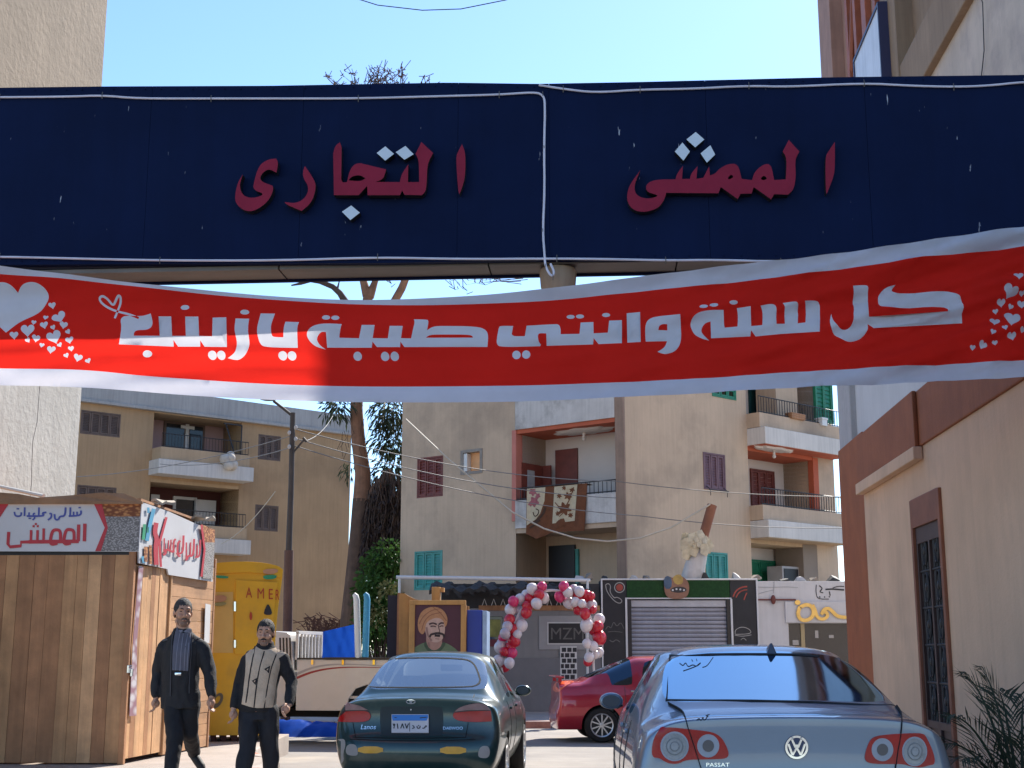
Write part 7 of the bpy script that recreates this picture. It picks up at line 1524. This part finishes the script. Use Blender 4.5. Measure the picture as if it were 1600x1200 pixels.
def fuse(mb, name, m, parent, voxel, wr=0, wsc=9, it=4, cut=None):
    """one continuous skin over overlapping volumes"""
    me = bpy.data.meshes.new(name); off = origin_of(parent); me.from_pydata([v - off for v in mb.v], [], mb.f); finish(me, False, True)
    o = bpy.data.objects.new(name, me); C.objects.link(o); md = o.modifiers.new('r', 'REMESH'); md.mode = 'VOXEL'; md.voxel_size = voxel; md.adaptivity = 0
    sm = o.modifiers.new('s', 'SMOOTH'); sm.iterations = it; sm.factor = .5
    dg = bpy.context.evaluated_depsgraph_get(); m2 = bpy.data.meshes.new_from_object(o.evaluated_get(dg)); bpy.data.objects.remove(o)
    if wr:
        ns = [v.normal.copy() for v in m2.vertices]
        for v, n in zip(m2.vertices, ns):
            q = Vector((v.co.x * wsc, v.co.y * wsc, v.co.z * wsc * .55)); d = noise.noise(q) + .6 * noise.noise(q * 2.3); d2 = 1 - abs(noise.noise(q * 1.3 + Vector((5, 3, 1)))) * 2
            v.co += n * wr * (d + .5 * d2)
    if cut:
        bm = bmesh.new(); bm.from_mesh(m2); bmesh.ops.delete(bm, geom=[v for v in bm.verts if cut(v.co + off)], context='VERTS'); bm.to_mesh(m2); bm.free()
    m2.materials.clear(); m2.materials.append(m); m2.polygons.foreach_set('material_index', [0] * len(m2.polygons)); m2.polygons.foreach_set('use_smooth', [True] * len(m2.polygons))
    o = bpy.data.objects.new(name, m2); C.objects.link(o); o.parent = parent; bm = bmesh.new(); bm.from_mesh(m2); t = BVHTree.FromBMesh(bm); bm.free(); return o, t
def hand(mb, wrist, d, side, fwd):
    """palm, four curled fingers and a thumb; d runs from wrist to knuckles, side towards the thumb"""
    d = d.normalized(); side = (side - d * side.dot(d)).normalized(); pn = d.cross(side).normalized() * fwd
    mb.tube([wrist - d * .03, wrist + d * .02, wrist + d * .055, wrist + d * .085], [.024, .026, .030, .026], 10)
    mb.ball(wrist + d * .06, .042, 12, 8, sc=(1, 1, 1))
    for i, l in enumerate((.070, .080, .075, .058)):
        b = wrist + d * .085 + side * (.030 - .020 * i); k1_ = b + (d * .9 + pn * .3) * l * .45; k2_ = k1_ + (d * .6 + pn * .75) * l * .33; k3_ = k2_ + (d * .2 + pn * .95) * l * .26
        cap_tube(mb, [b - d * .02, k1_, k2_, k3_], [.0105, .010, .009, .0075], 8)
    b = wrist + d * .03 + side * .028; k1_ = b + (d * .55 + side * .6 + pn * .35) * .045; cap_tube(mb, [b, k1_, k1_ + (d * .85 + pn * .4) * .034], [.014, .0115, .0095], 8)
def head(mb, c, yaw, pitch=0, s=1.0):
    M_ = Matrix.Translation(c) @ Matrix.Rotation(yaw, 4, 'Z') @ Matrix.Rotation(pitch, 4, 'X') @ Matrix.Scale(s, 4)
    T = lambda x, y, z: M_ @ Vector((x, y, z)); r3 = M_.to_3x3()
    mb.ball(T(0, .012, .035), .092 * s, 20, 14, sc=(.83, 1.05, 1.0), rot=r3.normalized()); mb.ball(T(0, -.012, -.03), .078 * s, 18, 12, sc=(.80, .92, 1.06), rot=r3.normalized()); mb.ball(T(0, -.048, -.088), .036 * s, 14, 10, sc=(1.1, .9, .8), rot=r3.normalized())
    mb.tube([T(0, -.084, .022), T(0, -.104, -.018), T(0, -.088, -.030)], [.009 * s, .0155 * s, .011 * s], 8); mb.ball(T(0, -.100, -.020), .0145 * s, 10, 8)
    for sg in (-1, 1):
        mb.ball(T(sg * .078, .012, -.005), .026 * s, 10, 8, sc=(.35, .65, 1.15), rot=r3.normalized()); mb.ball(T(sg * .037, -.062, -.022), .025 * s, 10, 8); mb.ball(T(sg * .032, -.079, .042), .017 * s, 10, 8, sc=(1.4, .6, .55), rot=r3.normalized()); mb.ball(T(sg * .040, -.018, -.070), .030 * s, 10, 8)
        mb.ball(T(sg * .014, -.093, -.024), .009 * s, 8, 6)
    mb.ball(T(0, -.085, -.058), .014 * s, 10, 6, sc=(1.7, .7, .6), rot=r3.normalized())
    return T, r3.normalized()
def face(T, rot, parent, o_sk, tree, stub, brow, mous):
    off = origin_of(parent)
    def on(x, z, d=.0016):
        o_, e_ = T(x, -.25, z), T(x, .1, z); l, n, *_ = tree.ray_cast(o_ - off, (e_ - o_).normalized()); return None if l is None else l + off + (o_ - e_).normalized() * d
    def patch(name, poly, m, d=.0016):
        ov, out = tri_fill([[poly]], [(x * .006 - .09, z * .006 - .13) for x in range(31) for z in range(42) if inside((x * .006 - .09, z * .006 - .13), poly)]); P_ = [on(v.x, v.y, d) for v in ov]; fs = [t for t in out[0] if all(P_[i] for i in t)]
        if not fs: return
        mb = MB(); ids = sorted({i for f in fs for i in f}); ix = {v: k for k, v in enumerate(ids)}; mb.add([P_[i] for i in ids], [tuple(ix[i] for i in f) for f in fs]); mb.build(name, m, parent, smooth=True, weld=False)
    for sg in (-1, 1):
        patch('eye', smooth_poly([(sg * .018, .018), (sg * .032, .024), (sg * .046, .018), (sg * .032, .013)], 1)[:: 1], m_eye); patch('eyebrow', smooth_poly([(sg * .012, .034), (sg * .034, .043), (sg * .054, .035), (sg * .034, .050), (sg * .012, .043)], 1), brow, .0025)
    patch('lips', smooth_poly([(-.024, -.060), (0, -.055), (.024, -.060), (0, -.070)], 2), m_lip)
    patch('stubble', smooth_poly([(-.060, -.02), (-.052, -.045), (-.028, -.044), (0, -.038), (.028, -.044), (.052, -.045), (.060, -.02), (.062, -.07), (.04, -.11), (0, -.122), (-.04, -.11), (-.062, -.07)], 2), stub, .0008)
    patch('moustache', smooth_poly([(-.032, -.056), (-.018, -.040), (0, -.036), (.018, -.040), (.032, -.056), (.014, -.052), (0, -.050), (-.014, -.052)], 2), mous, .003)
def hair(T, rot, parent, m, s=1.0, line=.062):
    mb = MB(); mb.ball(T(0, .016, .040), .0955 * s, 22, 14, sc=(.85, 1.05, 1.0), rot=rot); mb.ball(T(0, .045, .0), .088 * s, 18, 12, sc=(.86, .80, 1.0), rot=rot)
    inv = None
    fr = T(0, -1, 0) - T(0, 0, 0); rt = T(1, 0, 0) - T(0, 0, 0); upv = T(0, 0, 1) - T(0, 0, 0); o_ = T(0, 0, 0)
    def cut(p): y = (p - o_).dot(fr) ; z = (p - o_).dot(upv) / upv.length; y /= fr.length; x = abs((p - o_).dot(rt)) / rt.length; ln = (line + .012 + .004 * math.sin(x * 300)) if x < .048 else line + .012 - (x - .048) * 2.6; return (z < ln and y > -.008 - max(0, .03 - z) * .5) or z < -.05
    fuse(mb, 'hair', m, parent, .005, .0022, 60, 2, cut)
# --- first man, black jacket, in mid stride
Y1 = 12.75; q1 = lambda x, y, d=0: at(x, y, Y1 + d)
p1 = thing('person', at(283, 1015, Y1).xy.to_3d() + Vector((0, 0, PAV)), 'man in a black jacket over a grey shirt, walking in mid stride by the kiosk', 'person')
hc = q1(286, 958, -.02); bd_ = MB()
T, rot = head(bd_, hc, R(24), R(4), 1.08)
loft(bd_, [(q1(283, 1092, 0), .13, .10), (q1(283, 1070), .135, .10), (q1(283, 1040), .15, .105), (q1(284, 1012), .165, .10), (q1(285, 1000), .14, .085), (q1(285, 992), .075, .07), (q1(286, 980), .066, .068), (q1(286, 968), .062, .066)])
LS, RS = q1(257, 1011, .0), q1(314, 1011, .0)
LE, RE = q1(248, 1051, .08), q1(328, 1052, -.03); LW, RW = q1(243.5, 1089, .0), q1(331, 1088, -.13)
for a, b, c in ((LS, LE, LW), (RS, RE, RW)): cap_tube(bd_, [a, a.lerp(b, .5), b, b.lerp(c, .5), c], [.058, .052, .044, .040, .029])
hand(bd_, LW, Vector((.02, -.1, -1)), Vector((.35, -1, 0)), 1); hand(bd_, RW, Vector((-.08, -.1, -1)), Vector((-.35, -1, 0)), -1)
LH, RH = q1(271, 1095), q1(297, 1095); LK, RK = q1(273, 1152, -.16), q1(296, 1146, .0); LA = Vector((q1(268, 1210, -.26).x, Y1 - .30, PAV + .08)); RA = q1(303, 1174, .34)
for a, b, c in ((LH, LK, LA), (RH, RK, RA)): cap_tube(bd_, [a, a.lerp(b, .5), b, b.lerp(c, .4), c], [.085, .075, .056, .054, .038])
sk, tsk = fuse(bd_, 'body', m_skin, p1, .0055, 0, 9, 3)
face(T, rot, p1, sk, tsk, m_stub, m_hair_g, m_mous); hair(T, rot, p1, m_hair_g, 1.06, .060)
mb = MB(); loft(mb, [(q1(282, 1107, 0), .182, .135), (q1(282, 1101), .184, .138), (q1(281, 1075), .172, .135), (q1(282, 1045), .178, .14), (q1(284, 1018), .19, .135), (q1(285, 1004), .172, .115), (q1(285, 996), .12, .095), (q1(285, 988), .088, .088), (q1(286, 982), .080, .082)], 28)
for a, b, c in ((LS, LE, LW), (RS, RE, RW)): cap_tube(mb, [a, a.lerp(b, .5), b, b.lerp(c, .5), c + (b - c).normalized() * .03], [.066, .070, .062, .056, .047], 14)
for q_ in (LS, RS): cap_tube(mb, [q1(285, 993), q_], [.070, .064], 12)
jk, tj = fuse(mb, 'jacket', m_jacket, p1, .010, .011, 9, 3)
mb = MB(); loft(mb, [(q1(283, 1100), .14, .105), (q1(283, 1085), .14, .105), (q1(283, 1072), .145, .11)], 20)
for a, b, c in ((LH, LK, LA), (RH, RK, RA)): cap_tube(mb, [a + Vector((0, 0, .04)), a.lerp(b, .5), b, b.lerp(c, .5), c + Vector((0, 0, -.005))], [.094, .090, .074, .068, .062], 14)
fuse(mb, 'trousers', m_trouser, p1, .010, .010, 9, 3)
for an, dr_, in ((LA, Vector((-.05, -1, -.05))), (RA, Vector((.55, -.35, -.62)))):
    d = dr_.normalized(); mb = MB(); b0 = an + Vector((0, 0, -.035)); mb.tube([b0 - d * .07, b0 - d * .03, b0 + d * .07, b0 + d * .15, b0 + d * .19], [.034, .044, .043, .041, .026], 12); mb.ball(an, .048, 12, 8); fuse(mb, 'shoe', m_shoe, p1, .008, 0, 9, 3)
k5 = K(220, 920, 4.2857); dj = Decal(p1, tj)
dj.put('shirt', [smooth_poly([k5(p) for p in [(244, 262, 1), (285, 300, 1), (336, 262, 1), (338, 310), (325, 420), (315, 552, 1), (212, 545, 1), (215, 400), (230, 310)]], 2)], m_shirt, .006, step=4, base=.004)
for xs_ in ([(262, 300), (240, 420), (236, 545)], [(285, 300), (268, 420), (262, 550)], [(312, 300), (296, 420), (288, 550)], [(328, 300), (316, 420), (308, 548)]): dj.put('shirt_stripe', stroke([k5(p) for p in xs_], 1.1), m_shirt_l, .0075, step=4, rule='any', base=.004)
dj.put('collar_flap', [[k5(p) for p in [(250, 235), (232, 262), (262, 300), (285, 285)]]], m_shirt_l, .012, step=4, base=.004); dj.put('collar_flap', [[k5(p) for p in [(335, 230), (345, 262), (318, 300), (286, 288)]]], m_shirt_l, .012, step=4, base=.004)
dj.put('belt_buckle', [rect(*k5((232, 562)), *k5((268, 578)))], m_chrome, .012, step=4)
dj.put('lapel_edge', stroke([k5(p) for p in [(232, 262), (212, 330), (204, 500), (200, 720)]], 1.2) , mat('seam_grey', (.05, .05, .055), .7, .1), .010, step=4, rule='any'); dj.put('lapel_edge', stroke([k5(p) for p in [(345, 255), (342, 340), (328, 500), (322, 700)]], 1.2), mat('seam_grey2', (.05, .05, .055), .7, .1), .010, step=4, rule='any')
dj.put('pocket_seam', stroke([k5(p) for p in [(145, 350), (180, 342)]], 1.5) + stroke([k5(p) for p in [(365, 340), (400, 330)]], 1.5), mat('seam_grey3', (.09, .09, .095), .7, .1), .006, step=4, rule='any')
# --- second man, patterned sweater
Y2 = 12.5; q2_ = lambda x, y, d=0: at(x, y, Y2 + d)
p2 = thing('person', at(402, 1015, Y2).xy.to_3d(), 'man in a tan and black patterned sweater and dark jeans, walking towards the camera', 'person')
hc = q2_(415, 990, -.03); bd_ = MB(); T, rot = head(bd_, hc, R(-2), R(5), 1.0)
loft(bd_, [(q2_(403, 1112), .13, .10), (q2_(404, 1085), .14, .105), (q2_(408, 1050), .155, .11), (q2_(412, 1026), .17, .105), (q2_(413, 1018), .14, .09), (q2_(414, 1011), .07, .07), (q2_(415, 1003), .055, .06), (q2_(415, 996), .053, .058)])
LS, RS = q2_(386, 1032), q2_(441, 1030); LE, RE = q2_(375, 1068, .05), q2_(456, 1065, .02); LW, RW = q2_(365, 1106, -.05), q2_(452, 1101, -.15)
for a, b, c in ((LS, LE, LW), (RS, RE, RW)): cap_tube(bd_, [a, a.lerp(b, .5), b, b.lerp(c, .5), c], [.056, .05, .043, .039, .028])
hand(bd_, LW, Vector((.05, -.15, -1)), Vector((.4, -1, 0)), 1); hand(bd_, RW, Vector((-.35, -.5, -.5)), Vector((-.3, -.6, .8)), -1)
LH, RH = q2_(389, 1118), q2_(420, 1118); LK, RK = q2_(386, 1172, -.08), q2_(421, 1170, .06); LA = Vector((q2_(376, 1240).x, Y2 - .18, .08)); RA = Vector((q2_(420, 1240).x, Y2 + .22, .08))
for a, b, c in ((LH, LK, LA), (RH, RK, RA)): cap_tube(bd_, [a, a.lerp(b, .5), b, b.lerp(c, .4), c], [.085, .074, .055, .052, .037])
sk, tsk = fuse(bd_, 'body', m_skin2, p2, .0055, 0, 9, 3); face(T, rot, p2, sk, tsk, m_stub, m_hair, m_hair); hair(T, rot, p2, m_hair, 1.0, .058)
mb = MB(); loft(mb, [(q2_(402, 1112), .165, .122), (q2_(402, 1104), .172, .13), (q2_(404, 1080), .17, .135), (q2_(408, 1052), .176, .138), (q2_(411, 1030), .188, .132), (q2_(413, 1019), .165, .11), (q2_(414, 1012), .10, .088), (q2_(414.5, 1007), .078, .082), (q2_(415, 1003), .074, .078)], 28)
for a, b, c in ((LS, LE, LW), (RS, RE, RW)): cap_tube(mb, [a, a.lerp(b, .5), b, b.lerp(c, .5), c + (b - c).normalized() * .02], [.062, .064, .056, .050, .041], 14)
for q_ in (LS, RS): cap_tube(mb, [q2_(414, 1015), q_], [.066, .060], 12)
jk, tj = fuse(mb, 'sweater', m_knit_d, p2, .010, .008, 9, 3)
mb = MB(); loft(mb, [(q2_(403, 1125), .145, .108), (q2_(403, 1110), .145, .108), (q2_(403, 1096), .145, .108)], 20)
for a, b, c in ((LH, LK, LA), (RH, RK, RA)): cap_tube(mb, [a + Vector((0, 0, .03)), a.lerp(b, .5), b, b.lerp(c, .5), c], [.094, .090, .074, .069, .064], 14)
fuse(mb, 'jeans', m_cuff, p2, .010, .011, 9, 3)
for an in (LA, RA):
    d = Vector((0, -1, 0)); mb = MB(); b0 = an + Vector((0, 0, -.036)); mb.tube([b0 - d * .07, b0 - d * .03, b0 + d * .07, b0 + d * .15, b0 + d * .19], [.034, .044, .043, .041, .026], 12); mb.ball(an, .048, 12, 8); fuse(mb, 'shoe', m_shoe, p2, .008, 0, 9, 3)
k8 = K(345, 950, 4.8); dj = Decal(p2, tj)
dj.put('tan_panel', [smooth_poly([k8(p) for p in [(240, 268, 1), (285, 305), (330, 320), (385, 310), (440, 288, 1), (492, 330), (490, 345, 1), (432, 378, 1), (448, 420), (418, 520), (402, 640), (385, 745, 1), (255, 752), (160, 720, 1), (175, 610), (192, 450), (190, 330), (205, 275)]], 2)], m_knit, .004, step=4, base=.004)
for ln in ([(262, 290), (232, 420), (215, 530), (205, 620), (192, 710)], [(328, 325), (290, 450), (268, 580), (250, 745)], [(435, 295), (385, 420), (355, 540), (322, 750)]): dj.put('knit_stripe', stroke([k8(p) for p in ln], 1.7), m_knit_d, .006, step=4, rule='any', base=.004)
for q in ([(325, 458), (370, 432), (358, 490)], [(236, 545), (278, 520), (262, 578)]): dj.put('knit_diamond', [[k8(p) for p in q]], m_knit_d, .0062, step=3, base=.004)
for q in ([(340, 460), (354, 452), (350, 470)], [(248, 547), (262, 540), (258, 558)]): dj.put('knit_diamond', [[k8(p) for p in q]], m_knit, .0075, step=3, base=.004)
